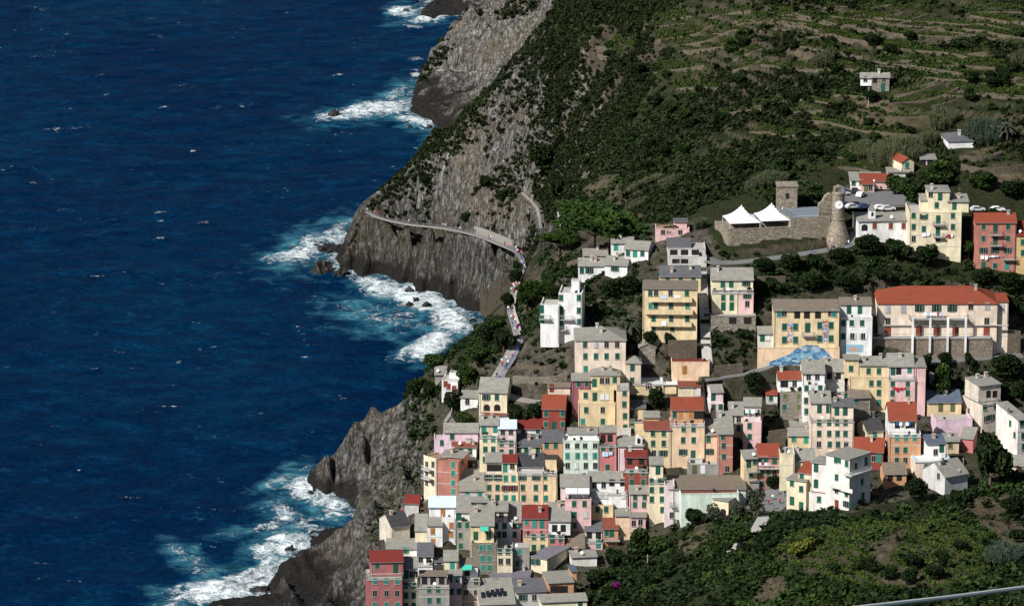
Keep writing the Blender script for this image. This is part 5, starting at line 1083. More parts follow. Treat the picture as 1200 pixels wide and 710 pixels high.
people(LN, 9, 1.2, 'walking down the lane by the garden wall', 'people on the lane')
people(SQ_, 9, 2.6, 'standing in the square by the white apartment block', 'people in the square')
people(CLP, 8, .7, 'on the cliff edge path behind the lowest houses', 'people on the cliff edge path')
people(FP, 5, 1.0, 'on the far cliff gallery path', 'people on the far path')
people(CR, 5, 1.2, 'on the lane below the castle wall', 'people below the castle')

# ------------------------------------------------------------------ poles, cable, sea rocks
def pole(lab, t, x, yb, yt, lamp=False):
    p_ = hit(*tpx(t, x, yb)); u, v = tpx(t, x, yt); h = atY(u, v, p_[1])[2] - p_[2]
    r_ = thing('street_lamp' if lamp else 'utility_pole', lab, 'street lamp' if lamp else 'pole', p_)
    m = MB(); m.tube([(0, 0, -.5), (0, 0, h)], .12, 6, 0, .08); m.build('post', M_CONC, r_)
    if lamp: m = MB(); m.lathe([(.1, h), (.28, h + .1), (.22, h + .45), (.05, h + .55)], 10); m.build('lantern', M_WHITE, r_)
    else: m = MB(); m.box(-.5, .5, -.06, .06, h - .5, h - .38); m.build('crossarm', M_WOOD, r_)
pole('grey pole in front of the white cliffside villa', 'R', 352, 640, 512); pole('pale pole standing in the trees below the pink cottages', 'S', 494, 442, 345); pole('lamp post at the edge of the car park', 'L', 196, 240, 190, True)
pole('tall thin pole in front of the gabled grey house', 'G', 513, 640, 500); pole('pole in the scrub left of the hill farmhouse', 'Q', 408, 520, 425); pole('lamp post by the yellow terrace house railing', 'V', 245, 490, 370, True)
a_, b_ = atY(1000, 712, 62), atY(1215, 686, 66); m = MB(); m.tube([a_, [(a_[k] + b_[k]) / 2 - (.012 if k == 2 else 0) for k in range(3)], b_], .034, 8); tag(m.build('cable', plain('galvanised_steel', (.42, .46, .45), .5, .4, .2, 0, 12)), 'thick grey steel cable crossing the near corner', 'cable')
def rock_mesh(seed):
    bm = bmesh.new(); bmesh.ops.create_icosphere(bm, subdivisions=3, radius=1)
    for v in bm.verts:
        c = v.co; n = float(fbm(np.array([c.x * 1.6 + seed * 7 + c.z]), np.array([c.y * 1.6 + seed * 3 - c.z]), 4)[0]); n2 = float(vnoise(np.array([c.x * 4 + seed + c.z * 3]), np.array([c.y * 4 + c.z * 2]))[0])
        v.co = c * (1 + n * 1.5 + (n2 - .5) * .35)
    me = bpy.data.meshes.new('sea_rock'); bm.to_mesh(me); bm.free(); me.materials.append(M_ROCK); return me
k = NT('wet_rock'); p = k.pos(); k.col(k.ramp(k.noise(p, .9, 6, .7), [(.35, (.007, .0065, .006)), (.7, (.032, .03, .027))])); k.bump(k.noise(p, 1.6, 6, .7), .8, .3); M_ROCK = k.set(.6, .3)
RK = [rock_mesh(q) for q in range(4)]
for q, (u, v, wp, hp, lab) in enumerate(((377, 313, 22, 20, 'large dark rock left of the headland foot'), (388, 290, 34, 12, 'long black reef off the headland tip'), (372, 288, 12, 6, 'low black rock at the end of the reef'), (392, 133, 14, 10, 'isolated dark rock in the far surf'),
        (476, 13, 9, 7, 'small dark rock in the farthest surf'), (480, 340, 12, 9, 'black rock in the surf under the fluted cliff'), (488, 352, 11, 9, 'larger black rock in the surf under the fluted cliff'), (479, 356, 8, 7, 'small black rock in the surf under the fluted cliff'), (500, 357, 14, 8, 'black rock right of the surf rocks under the fluted cliff'),
        (341, 641, 8, 8, 'small black rock in the lower cove surf'), (336, 643, 6, 4, 'flat black rock in the lower cove surf'), (553, 376, 10, 9, 'black boulder at the head of the cove'), (305, 690, 22, 9, 'black rocks at the lowest cliff tip'), (286, 702, 18, 8, 'low black ledge at the bottom edge'), (270, 708, 12, 5, 'last low black ledge at the bottom edge'),
        (501, 14, 12, 8, 'dark rock against the farthest point'), (480, 148, 5, 4, 'small rock below the far cliff'), (503, 148, 6, 5, 'brown rock below the far cliff'), (400, 318, 22, 12, 'black boulder at the headland waterline'), (365, 578, 12, 8, 'black rock in the lower cove mouth'))):
    p_ = atZ(u, v + hp * .3); s_ = pxm(p_[1], 0)
    tag(link('sea_rock', RK[q % 4], None, (p_[0], p_[1], 0.0), q * 1.3, (wp / s_ / 2, wp / s_ / 2 * .8, hp / s_ * .62)), lab, 'rock', 'rocks in the surf')

# level the ground along every road
for Q_, hw in PATHS:
    x0_, x1_ = Q_[:, 0].min() - 8, Q_[:, 0].max() + 8; y0_, y1_ = Q_[:, 1].min() - 8, Q_[:, 1].max() + 8
    i0, i1 = np.searchsorted(gx, [x0_, x1_]); j0, j1 = np.searchsorted(gy, [y0_, y1_]); X_, Y_ = GX[i0:i1, j0:j1], GY[i0:i1, j0:j1]
    bd = np.full(X_.shape, 1e9); bz = np.zeros(X_.shape)
    for q in Q_[::1]:
        d = (X_ - q[0]) ** 2 + (Y_ - q[1]) ** 2; mk = d < bd; bd = np.where(mk, d, bd); bz = np.where(mk, q[2], bz)
    bd = np.sqrt(bd); wgt = np.clip(1 - (bd - hw) / 1.6, 0, 1); Zs = Z[i0:i1, j0:j1]
    Z[i0:i1, j0:j1] = np.where(sd[i0:i1, j0:j1] > .3, Zs * (1 - wgt) + np.minimum(bz - .12, Zs + 7) * wgt, Zs)

# wrap-round balcony and canopies of the white apartment block
root, loc, locx, Zb, _ = LOC['large white apartment block with corner balcony and pale flat roof']
xr_, _ = loc(490, 228, 0)
zb_ = locx(xr_, 362, 0)
m = MB(); m.box(xr_ + .003, xr_ + 1.3, -.9, 7.5, zb_ - .2, zb_); m.box(xr_ - 1.2, xr_ + .003, -.9, -.003, zb_ - .2, zb_); bo = m.build('balcony', M_CONC, root)
railing(bo, [(xr_ - 1.2, -.85), (xr_ + 1.25, -.85), (xr_ + 1.25, 7.4)], zb_, 1.0, M_WIRON)
for xa, xb, yy in ((338, 424, 452), (424, 512, 480)):
    x1, z1 = loc(xa, yy, -1.0); x2, _ = loc(xb, yy, -1.0); m = MB(); m.box(x1, x2, -1.15, -.003, z1 - .15, z1); bo = m.build('balcony', M_CONC, root)
    m = MB(); m.box(x1 + .003, x2 - .003, -1.14, -1.0, z1 + .002, z1 + .9); m.build('balcony_parapet', WALL['off_white'], bo)
# ------------------------------------------------------------------ plants
def leaf_quads(C, size, rs, upright=0.0):
    n = len(C); a = rs.normal(size=(n, 3)); a[:, 2] *= (1 - upright); a /= np.linalg.norm(a, axis=1)[:, None] + 1e-9
    b = rs.normal(size=(n, 3)); b[:, 2] += upright * 3; b -= (a * b).sum(1)[:, None] * a; b /= np.linalg.norm(b, axis=1)[:, None] + 1e-9
    s = np.asarray(size).reshape(-1, 1) * np.ones((n, 1)); w = s * rs.uniform(.55, 1, (n, 1)); h = s * rs.uniform(.8, 1.3, (n, 1))
    return np.stack([C - a * w * .5 - b * h * .5, C + a * w * .5 - b * h * .5, C + a * w * .35 + b * h * .5, C - a * w * .35 + b * h * .5], 1)
def crown(seed, lobes, n, leaf, flat=1.0, spread=.62, rl=.42):
    rs = np.random.RandomState(seed); Ls = rs.normal(size=(lobes, 3)); Ls /= np.linalg.norm(Ls, axis=1)[:, None]; Ls *= rs.uniform(.25, 1, (lobes, 1)) * spread; Ls[:, 2] *= flat
    rr_ = rs.uniform(.55, 1.15, lobes) * rl; li = rs.randint(0, lobes, n); d = rs.normal(size=(n, 3)); d /= np.linalg.norm(d, axis=1)[:, None]
    C = Ls[li] + d * (rr_[li] * rs.uniform(.72, 1.06, n))[:, None] * np.array([1, 1, flat * .5 + .5])
    tint = np.clip(rs.uniform(0, 1, lobes)[li] * .5 + rs.uniform(0, .55, n), 0, 1)
    V = leaf_quads(C, leaf, rs); return V, np.repeat(tint, 4)
def qmesh(name, V, tint, mat):
    n = len(V); return npmesh(name, V.reshape(-1, 3), np.arange(n * 4).reshape(-1, 4), mat, dict(tint=tint))
CROWN = {}
for kd, fol, args in (('broad', 'green', (13, 2200, .16)), ('dark', 'dark', (12, 2200, .16)), ('pine', 'pine', (30, 9000, .075, .6, .8, .36)), ('olive', 'olive', (12, 1300, .15)), ('bloom', 'bloom', (10, 700, .2)), ('yellow', 'yellow', (12, 900, .18)), ('bush', 'dark', (10, 800, .2)), ('gbush', 'green', (10, 800, .2))):
    CROWN[kd] = [qmesh('crown', *crown(50 + q + len(kd) * 9, *args), FOL[fol]) for q in range(3)]
def trunk_mesh(h, r, br=5, lean=0.0, seed=0):
    m = MB(); hr = random.Random(seed); top = (lean * h, 0, h * .72)
    m.tube([(0, 0, -.6), (lean * h * .35, .05, h * .3), top], r, 7, 0, r * .55)
    for q in range(br):
        a = 2 * math.pi * q / br + hr.random(); L = h * hr.uniform(.25, .42); m.tube([top, (top[0] + math.cos(a) * L * .5, math.sin(a) * L * .5, h * .85), (top[0] + math.cos(a) * L, math.sin(a) * L, h * hr.uniform(.92, 1.1))], r * .5, 5, 0, r * .15)
    return m.mesh('trunk', M_BARK)
TRUNKS = {}
_tn = [0]
def tree(kd, u, vb, w, h, lab, cat='tree', group=None, name=None, lean=0.0, p_=None):
    """vb: foot of the plant, w and h its size, all in photo pixels"""
    p_ = p_ or hit(u, vb); s_ = pxm(p_[1], p_[2]); W, Hh = w / s_ / 2, h / s_ / .97; _tn[0] += 1
    nm = name or {'pine': 'pine_tree', 'olive': 'olive_tree', 'bloom': 'bougainvillea', 'bush': 'bush', 'gbush': 'bush', 'yellow': 'bush'}.get(kd, 'tree')
    r_ = thing(nm, lab, cat, p_, 0, group); low = kd in ('bush', 'gbush', 'bloom', 'yellow')
    ch = Hh * (.95 if low else .72 if kd == 'pine' else .9)
    if not low or Hh > 2.5:
        th = Hh - ch * .8; r0 = max(.12, Hh * .035)
        key = (round(th, 1), round(lean, 2)); 
        if key not in TRUNKS: TRUNKS[key] = trunk_mesh(max(th, .8), r0, 5, lean, _tn[0])
        link('trunk', TRUNKS[key], r_)
    zc = Hh - ch * .5; o = link('crown', CROWN[kd][_tn[0] % 3], r_, (lean * Hh * .6, 0, zc), _tn[0] * 2.1, (W * (1.06 if kd != 'pine' else 1.2), W * (1.0 if kd != 'pine' else .7), ch * (.56 if kd != 'pine' else .62))); 
    return r_
tree('pine', 697, 296, 140, 60, 'huge spreading umbrella pine beside the bungalows')
tree('pine', 622, 362, 62, 36, 'leaning umbrella pine over the promenade', lean=.25)
tree('pine', 655, 300, 50, 34, 'smaller pine crown left of the huge umbrella pine')
T_ = [('dark', 1160, 573, 58, 74, 'big dark tree standing in front of the beige tower house'), ('dark', 768, 480, 26, 28, 'dark round tree in front of the yellow terrace house'), ('dark', 762, 407, 22, 22, 'dark tree left of the pair below the apartment block'), ('dark', 784, 408, 20, 20, 'dark tree right of the pair below the apartment block'),
      ('gbush', 643, 398, 22, 18, 'round green bush beside the white modern apartment block'), ('dark', 884, 462, 30, 30, 'dense dark tree below the garden lane'), ('dark', 870, 398, 24, 14, 'dark tree on the bank above the garden lane'), ('broad', 1103, 466, 40, 42, 'dense green tree right of the large pale pink house'), ('dark', 1108, 430, 22, 20, 'dark tree under the school pillars, nearest the pink house'),
      ('dark', 1135, 434, 16, 24, 'slim dark tree under the last school pillar'), ('dark', 1086, 432, 16, 18, 'dark tree at the corner of the large pale pink house'), ('dark', 1180, 445, 46, 34, 'broad dark tree behind the tower house'), ('dark', 1160, 462, 36, 26, 'dark tree on the slope behind the tower house'), ('dark', 1195, 470, 30, 26, 'dark tree cut by the right edge behind the tower house'),
      ('dark', 1018, 300, 40, 28, 'dark tree below the oratory church'), ('dark', 1050, 306, 46, 28, 'dark tree below the palazzo'), ('dark', 1085, 312, 40, 26, 'dark tree at the foot of the palazzo'), ('dark', 985, 310, 34, 22, 'dark tree left of the church slope'), ('dark', 955, 318, 34, 22, 'dark tree beneath the clock tower'), ('dark', 925, 318, 34, 22, 'dark tree beneath the castle wall'), ('dark', 895, 318, 30, 18, 'dark tree beneath the marquee wall'),
      ('dark', 905, 345, 30, 22, 'round dark tree on the bank left above the mural building'), ('dark', 950, 342, 40, 24, 'dark tree on the bank above the mural building'), ('dark', 995, 342, 34, 22, 'dark tree on the bank above the white house'), ('dark', 1035, 332, 30, 20, 'dark tree above the school roof'), ('dark', 1150, 335, 36, 22, 'dark tree above the right end of the school'), ('dark', 1185, 345, 34, 30, 'dark tree right of the school roof'), ('dark', 1190, 372, 30, 26, 'dark tree right of the school wall'),
      ('dark', 716, 352, 34, 26, 'dark tree right of the bungalows'), ('dark', 738, 346, 30, 26, 'dark tree between bungalows and the apartment block'), ('dark', 705, 372, 30, 18, 'dark bush on the bank right of the white block'), ('dark', 785, 278, 28, 14, 'dark tree in front of the pink villa'), ('dark', 652, 352, 26, 18, 'dark tree at the bank below the bungalows'), ('broad', 680, 345, 24, 16, 'green tree under the bungalows'),
      ('broad', 748, 656, 46, 40, 'dense green tree at the lower edge of the pink cottages'), ('broad', 775, 650, 36, 26, 'bright green tree right of the dense one below the pink cottages'), ('dark', 722, 668, 44, 28, 'dark tree beside the lowest outbuilding'), ('dark', 700, 690, 36, 26, 'dark tree at the bottom edge right of the orange house'), ('olive', 838, 616, 30, 28, 'grey-green olive tree left of the low yellow cottage'), ('olive', 864, 610, 22, 24, 'small olive tree in front of the low yellow cottage'), ('olive', 885, 606, 30, 34, 'tall olive tree at the edge of the square'),
      ('broad', 868, 640, 44, 30, 'leafy green tree below the square'), ('dark', 815, 616, 40, 22, 'dark tree under the mint building'), ('dark', 905, 574, 22, 18, 'small dark tree in the square'), ('dark', 1075, 588, 34, 32, 'dark tree between the white block and the gabled house'), ('dark', 1122, 592, 30, 20, 'dark tree below the gabled house'), ('dark', 1105, 668, 18, 24, 'small dark conical tree in the vineyard'), ('dark', 1190, 610, 40, 34, 'dark tree at the right edge of the vineyard'),
      ('dark', 505, 470, 30, 26, 'dark tree right of the cliff top cluster'), ('dark', 486, 468, 30, 26, 'dark tree at the cliff edge, nearest the sea'), ('broad', 510, 432, 36, 20, 'leafy tree on the cliff top left of the villa'), ('broad', 548, 452, 30, 26, 'green tree behind the white cliffside villa'), ('dark', 530, 482, 30, 26, 'dark tree below the white cliffside villa'), ('broad', 560, 425, 36, 24, 'green tree on the slope above the villa'), ('dark', 590, 412, 36, 30, 'dark tree on the sea side of the lane'), ('dark', 570, 402, 30, 24, 'dark tree above the cove rocks'), ('broad', 582, 388, 30, 22, 'green tree at the head of the cove'), ('dark', 606, 500, 34, 30, 'dark tree right of the cream gable house'), ('dark', 628, 492, 30, 22, 'dark tree left of the deep red house'),
      ('broad', 545, 500, 26, 22, 'green tree behind the lilac-pink house'), ('broad', 1070, 240, 44, 34, 'green tree behind the oratory church'), ('broad', 1100, 215, 50, 28, 'bushy green tree above the palazzo'), ('broad', 1050, 230, 34, 30, 'green tree by the car park hedge'), ('broad', 1150, 222, 40, 24, 'green tree above the salmon pink house'), ('dark', 1185, 232, 40, 22, 'dark tree at the right edge above the salmon house'), ('broad', 1135, 300, 20, 22, 'small round tree between palazzo and salmon house'), ('dark', 1165, 255, 20, 12, 'dark bush behind the salmon house roof'),
      ('dark', 545, 262, 16, 14, 'dark tree at the retaining wall of the cliff path'), ('dark', 500, 218, 20, 14, 'dark tree on the headland slope above the path'), ('dark', 570, 222, 26, 18, 'dark trees in the middle of the headland rock'), ('dark', 588, 240, 14, 18, 'slim dark tree on the headland rock'), ('dark', 640, 205, 44, 40, 'dark tree at the top of the gully'), ('dark', 655, 235, 34, 34, 'dark tree in the gully left of the tiny red-roofed house'), ('gbush', 668, 250, 16, 12, 'round bush above the tiny red-roofed house'), ('dark', 940, 245, 40, 18, 'dark tree behind the castle keep'), ('broad', 905, 240, 30, 22, 'green tree left of the castle keep'), ('broad', 955, 232, 36, 18, 'green tree right of the castle keep'), ('dark', 1022, 120, 24, 16, 'dark tree in front of the hill farmhouse'), ('dark', 1010, 108, 18, 10, 'small tree left of the hill farmhouse'),
      ('dark', 604, 336, 22, 22, 'dark tree hiding the middle of the promenade'), ('dark', 596, 362, 20, 22, 'dark tree on the sea side of the promenade'), ('dark', 606, 318, 16, 14, 'small dark tree where the cliff path meets the promenade'), ('bloom', 608, 386, 9, 8, 'magenta bougainvillea on the promenade'), ('bloom', 545, 442, 14, 14, 'magenta bougainvillea beside the cliffside villa'), ('bloom', 721, 692, 14, 12, 'magenta bougainvillea at the bottom edge'), ('yellow', 943, 650, 44, 22, 'bright yellow-green bush in the vineyard'), ('bloom', 893, 447, 10, 8, 'purple bush at the end of the garden lane')]
for kd, u, v, w_, h_, lab in T_: tree(kd, u, v, w_, h_, lab, {'bush': 'bush', 'gbush': 'bush', 'bloom': 'shrub', 'yellow': 'bush'}.get(kd, 'tree'))
hb_ = random.Random(21); n_h = 0
HB = [(700, 40), (1195, 40), (1195, 190), (1060, 195), (930, 215), (800, 240), (690, 235), (660, 120)]
while n_h < 75:
    u, v = hb_.uniform(650, 1200), hb_.uniform(5, 235)
    if not inpoly(np.array([u]), np.array([v]), HB)[0]: continue
    q = hit(u, v)
    if any(abs(q[0] - f[0]) < 9 and abs(q[1] - f[1]) < 12 for f in FLAT): continue
    kd = hb_.choice(('dark', 'dark', 'bush', 'broad')); w_ = hb_.uniform(12, 26); n_h += 1
    tree(kd, u, v, w_, w_ * hb_.uniform(.6, .85), 'leafy green tree among the dark scrub of the hill' if kd == 'broad' else 'dark rounded evergreen among the scrub of the hill', 'tree', ('leafy' if kd == 'broad' else 'dark') + ' trees on the hill', 'tree', p_=q)
n_h = 0
while n_h < 40:
    u, v = hb_.uniform(690, 1195), hb_.uniform(600, 708)
    if v < 700 - (u - 690) * .55 + 20 and u < 860 or v < 628 or (930 < u < 1060 and v < 660): continue
    kd = hb_.choice(('dark', 'broad', 'gbush', 'bush')); w_ = hb_.uniform(12, 30); n_h += 1
    tree(kd, u, v, w_, w_ * hb_.uniform(.55, .8), 'leafy green bush on the near slope' if kd in ('broad', 'gbush') else 'dark rounded bush on the near slope', 'bush', ('leafy' if kd in ('broad', 'gbush') else 'dark') + ' bushes on the near slope', 'bush')
m = MB(); m.lathe([(.2, 0), (.3, .45), (.32, .5)], 10); ME_POT = m.mesh('pot', ROOF['rust'])
for q, (x, y, z, sc) in enumerate(POTS):
    r_ = thing('potted_plant', 'small potted shrub standing on a house roof terrace', 'potted plant', (x, y, z), 0, 'potted shrubs on the roof terraces')
    link('pot', ME_POT, r_, (0, 0, 0), 0, (sc, sc, sc)); link('crown', CROWN[('gbush', 'bush', 'olive')[q % 3]][q % 3], r_, (0, 0, .9 * sc), q, (.62 * sc, .62 * sc, .6 * sc))
# palms
def palm(u, vb, w, h, lab):
    p_ = hit(u, vb); s_ = pxm(p_[1], p_[2]); Hh = h / s_; Wd = w / s_ / 2; r_ = thing('palm_tree', lab, 'palm tree', p_); zt = Hh * .62
    m = MB(); m.tube([(0, 0, -.5), (.05, 0, zt * .5), (0, 0, zt)], .32, 8, 0, .24); m.build('trunk', M_BARK, r_); rs = np.random.RandomState(int(u)); V = []
    for q in range(46):
        a = rs.uniform(0, 6.28); el = rs.uniform(-.35, 1.2); n = 7; L = Wd * rs.uniform(.85, 1.1); d = np.array([math.cos(a) * math.cos(el), math.sin(a) * math.cos(el), math.sin(el)]); sd_ = np.array([-math.sin(a), math.cos(a), 0])
        P_ = [np.array([0, 0, zt]) + d * L * (i / n) + np.array([0, 0, -L * .5 * (i / n) ** 2.2]) for i in range(n + 1)]
        for i in range(n):
            for sg in (-1, 1):
                wq = Wd * .13 * math.sin(math.pi * (i + .7) / (n + .9)); V.append([P_[i], P_[i + 1], P_[i + 1] + sd_ * sg * wq + np.array([0, 0, -wq * .5]), P_[i] + sd_ * sg * wq + np.array([0, 0, -wq * .5])])
    V = np.array(V); link('crown', qmesh('crown', V, np.repeat(rs.uniform(0, 1, len(V)), 4), FOL['olive']), r_)
palm(737, 398, 32, 36, 'tall feather palm left of the yellow apartment block'); palm(1180, 165, 26, 26, 'palm on the right hillside beside the small pink-walled house'); palm(1108, 292, 9, 12, 'little palm at the corner of the palazzo')
# cane clumps
def reeds(u, vb, w, h, lab, fol='reed'):
    p_ = hit(u, vb); s_ = pxm(p_[1], p_[2]); W, Hh = w / s_ / 2 * .92, h / s_ * .72; rs = np.random.RandomState(int(u + vb)); n = int(220 + W * W * 26); n = min(n, 2600)
    r_ = np.sqrt(rs.uniform(0, 1, n)); a = rs.uniform(0, 6.283, n); X, Y = r_ * np.cos(a) * W, r_ * np.sin(a) * W * .8
    gz = zbil(p_[0] + X, p_[1] + Y) - p_[2]; L = Hh * rs.uniform(.55, 1.0, n) * (1 - .35 * r_ ** 2); lx, ly = X / W * .35 + rs.normal(0, .14, n), Y / W * .3 + rs.normal(0, .14, n)
    V = []; tn = []
    for q in range(n):
        b = np.array([X[q], Y[q], gz[q]]); t = b + np.array([lx[q] * L[q] * .6, ly[q] * L[q] * .6, L[q]]); sdv = np.array([math.cos(a[q] * 7), math.sin(a[q] * 7), 0]) * .05
        mid = (b + t) / 2; V.append([b - sdv, b + sdv, t + sdv * .6, t - sdv * .6]); tn.append(rs.uniform(.1, .9))
        for _ in range(3):
            f = rs.uniform(.35, 1); o = b + (t - b) * f; dv = np.array([rs.normal(), rs.normal(), rs.uniform(-.1, .9)]); dv *= .85 / np.linalg.norm(dv); sv = np.array([-dv[1], dv[0], 0]) * .11; V.append([o - sv, o + sv, o + dv + sv * .2, o + dv - sv * .2]); tn.append(rs.uniform(.2, 1))
    t = thing('cane_clump', lab, 'cane', p_); link('canes', qmesh('canes', np.array(V), np.repeat(tn, 4), FOL[fol]), t)
for a in ((1050, 184, 70, 32, 'large pale clump of giant cane above the red gabled house'), (1104, 150, 32, 30, 'pale cane clump on the upper right hill, left of the roofs'), (1088, 168, 24, 24, 'smaller pale cane clump below the upper one'), (898, 218, 52, 26, 'straw-coloured cane clump behind the castle keep'), (752, 222, 50, 14, 'row of pale canes above the umbrella pine'), (785, 216, 30, 12, 'short row of pale canes right of the longer row'), (746, 246, 26, 20, 'pale cane clump right above the umbrella pine'), (965, 78, 30, 26, 'pale cane clump left of the hill farmhouse'), (922, 78, 18, 12, 'pale spiky clump at the left of the farm terraces'), (1010, 182, 30, 20, 'pale green cane clump left of the large one'), (820, 268, 16, 20, 'dry cane clump left of the marquee')): reeds(*a)
reeds(1152, 160, 50, 34, 'blue-green cane clump beside the hillside palm', 'agave'); reeds(1176, 662, 44, 44, 'blue-green cane clump in the near vineyard', 'agave'); reeds(1195, 75, 20, 26, 'pale plumed grass at the right edge of the hill', 'reed')

# ------------------------------------------------------------------ scrub and vines as ground cover
rs = np.random.RandomState(77)
def footprint_mask(x, y, pad=.5):
    m = np.zeros(x.shape, bool)
    for (cx, cy, rz, x0, x1, y0, y1, zb) in FLAT:
        c, s = math.cos(-rz), math.sin(-rz); lx = (x - cx) * c - (y - cy) * s; ly = (x - cx) * s + (y - cy) * c; m |= (lx > x0 - pad) & (lx < x1 + pad) & (ly > y0 - pad - 1.5) & (ly < y1 + pad)
    for Q_, hw in PATHS:
        if len(Q_) > 2: m |= polydist(x, y, [(q[0], q[1]) for q in Q_]) < hw + pad
        else: m |= np.hypot(x - Q_[0, 0], y - Q_[0, 1]) < hw + pad
    return m
def scatter(n, box, prob):
    x = rs.uniform(box[0], box[1], n); y = rs.uniform(box[2], box[3], n); z = zbil(x, y); u, v = project(x, y, z)
    pr = prob(x, y, z, u, v); k_ = rs.uniform(0, 1, n) < pr; x, y, z, u, v = x[k_], y[k_], z[k_], u[k_], v[k_]
    f = footprint_mask(x, y); return [q[~f] for q in (x, y, z, u, v)]
CL_ = [crown(900 + q, 5, 30, .50, .8, .55, .5) for q in range(8)]
def cover(name, label, fol, pts, rad, tall=.75):
    x, y, z = pts[:3]; n = len(x)
    if n == 0: return
    Vs, Ts = [], []; ci = rs.randint(0, 8, n); an = rs.uniform(0, 6.28, n)
    for q in range(8):
        k_ = np.where(ci == q)[0]; V, T = CL_[q]; c, s = np.cos(an[k_])[:, None, None], np.sin(an[k_])[:, None, None]; r_ = rad[k_][:, None, None]
        vx = (V[None, :, :, 0] * c - V[None, :, :, 1] * s) * r_ + x[k_][:, None, None]; vy = (V[None, :, :, 0] * s + V[None, :, :, 1] * c) * r_ + y[k_][:, None, None]; vz = V[None, :, :, 2] * r_ * tall + z[k_][:, None, None] + r_ * .35
        Vs.append(np.stack([vx, vy, vz], -1).reshape(-1, 4, 3)); ct = rs.uniform(-.3, .35, len(k_)); Ts.append(np.clip(T.reshape(1, -1) + ct[:, None], 0, 1).ravel())
    me = qmesh(name, np.concatenate(Vs), np.concatenate(Ts), FOL[fol]); tag(link(name, me), label, 'ground cover', None, 'stuff')
def ip(u, v, s): return inpoly(u, v, [tuple(map(float, q.split(','))) for q in s.split()])
def nz(x, y, f, o=0): return np.clip(fbm(x * f + o, y * f + o * 2, 4) * 2.2 + .5, 0, 1)
HILLP = '640,0 1210,0 1210,240 1130,236 1060,205 1000,208 930,228 860,248 800,262 720,262 640,262 618,240 640,180 640,120'
VINE1 = ['774,20 817,17 822,36 760,46', '772,52 848,38 858,52 800,62', '840,78 890,62 895,80 862,84', '1042,110 1075,100 1118,92 1128,104 1060,122', '1048,122 1120,110 1130,118 1070,128', '1020,20 1060,5 1078,12 1025,32', '1030,42 1120,28 1080,36', '1105,70 1135,62 1140,70 1110,76', '1140,95 1200,82 1200,94 1150,104', '950,40 975,35 975,45 950,46', '985,175 1022,176 1030,200 985,202', '830,160 900,150 905,162 835,168']
def in_v(u, v):
    m = np.zeros(u.shape, bool)
    for s in VINE1: m |= ip(u, v, s)
    return m
BARE = ['680,44 745,56 740,66 678,62', '1000,115 1048,112 1045,150 1000,145', '920,55 985,60 960,78 920,70', '680,205 730,205 730,235 690,235', '1045,128 1095,138 1090,146 1045,146', '1150,195 1200,192 1200,225 1150,222', '1085,45 1125,40 1125,58 1085,54', '1130,178 1165,170 1178,182 1135,190']
def in_b(u, v):
    m = np.zeros(u.shape, bool)
    for s in BARE: m |= ip(u, v, s)
    return m
hb = (5, 150, 1180, 1480)
def ph(x, y, z, u, v):
    n1 = np.clip(fbm(x * .022, y * .045, 4) * 2.4 + .5, 0, 1)
    d = np.clip((n1 - .28) * 4.5 + np.clip((840 - u) / 110, 0, 1) * .7, .10, 1)
    return ip(u, v, HILLP) * d * np.where(in_v(u, v), .0, 1) * np.where(in_b(u, v), .06, 1) * np.where(near_terr(x, y), .05, 1)
def near_terr(x, y):
    m = np.zeros(x.shape, bool)
    for Q_ in TWL:
        yy = np.interp(x, Q_[:, 0], Q_[:, 1]) if Q_[-1, 0] > Q_[0, 0] else np.interp(x, Q_[::-1, 0], Q_[::-1, 1])
        m |= (x > Q_[:, 0].min() - .5) & (x < Q_[:, 0].max() + .5) & (y > yy - 2.2) & (y < yy + 4.8)
    return m
pt = scatter(60000, hb, ph); print('hill scrub', len(pt[0])); n = len(pt[0])
isb = rs.uniform(0, 1, n) < np.clip(nz(pt[0], pt[1], .03, 30) * 1.4 - .65, .03, .4)
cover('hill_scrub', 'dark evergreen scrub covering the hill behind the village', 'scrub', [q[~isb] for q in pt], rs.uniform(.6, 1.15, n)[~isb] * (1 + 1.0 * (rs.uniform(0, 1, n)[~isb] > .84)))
cover('dry_scrub', 'dry brownish scrub patches on the terraced hill', 'brown', [q[isb] for q in pt], rs.uniform(.35, .8, n)[isb])
pt = scatter(16000, hb, lambda x, y, z, u, v: ip(u, v, HILLP) * np.clip(nz(x, y, .04, 60) * 2.4 - .95, 0.04, .7) * ~in_v(u, v)); print('green', len(pt[0]))
cover('green_scrub', 'brighter green bushes scattered over the terraced hill', 'green', pt, rs.uniform(.5, 1.5, len(pt[0])))
pt = scatter(26000, hb, lambda x, y, z, u, v: in_v(u, v) * ((z / .95 - np.floor(z / .95)) < .5)); print('vines', len(pt[0]))
cover('hill_vines', 'rows of vines on the small hill terraces', 'vine', pt, rs.uniform(.3, .55, len(pt[0])))
pt = scatter(30000, (8, 62, 1290, 1490), lambda x, y, z, u, v: ip(u, v, '640,120 650,0 800,0 790,60 745,130 720,200 690,235 630,250 640,180') * np.clip(nz(x, y, .06, 9) * 2.2 - .45, .2, 1) * np.where(near_terr(x, y) | in_v(u, v), .05, 1)); print('crest', len(pt[0]))
cover('crest_scrub', 'dark scrub along the crest between headland and terraces', 'scrub', pt, rs.uniform(.6, 1.4, len(pt[0])))
vx = []
for Q_ in TWL:
    n_v = int(len(Q_) * 1.5 * 7)
    ii = rs.uniform(0, len(Q_) - 1, n_v); row = rs.choice([1.0, 2.2, 3.4], n_v)
    vx.append(np.stack([np.interp(ii, np.arange(len(Q_)), Q_[:, 0]) + rs.normal(0, .2, n_v), np.interp(ii, np.arange(len(Q_)), Q_[:, 1]) + row + rs.normal(0, .15, n_v)]))
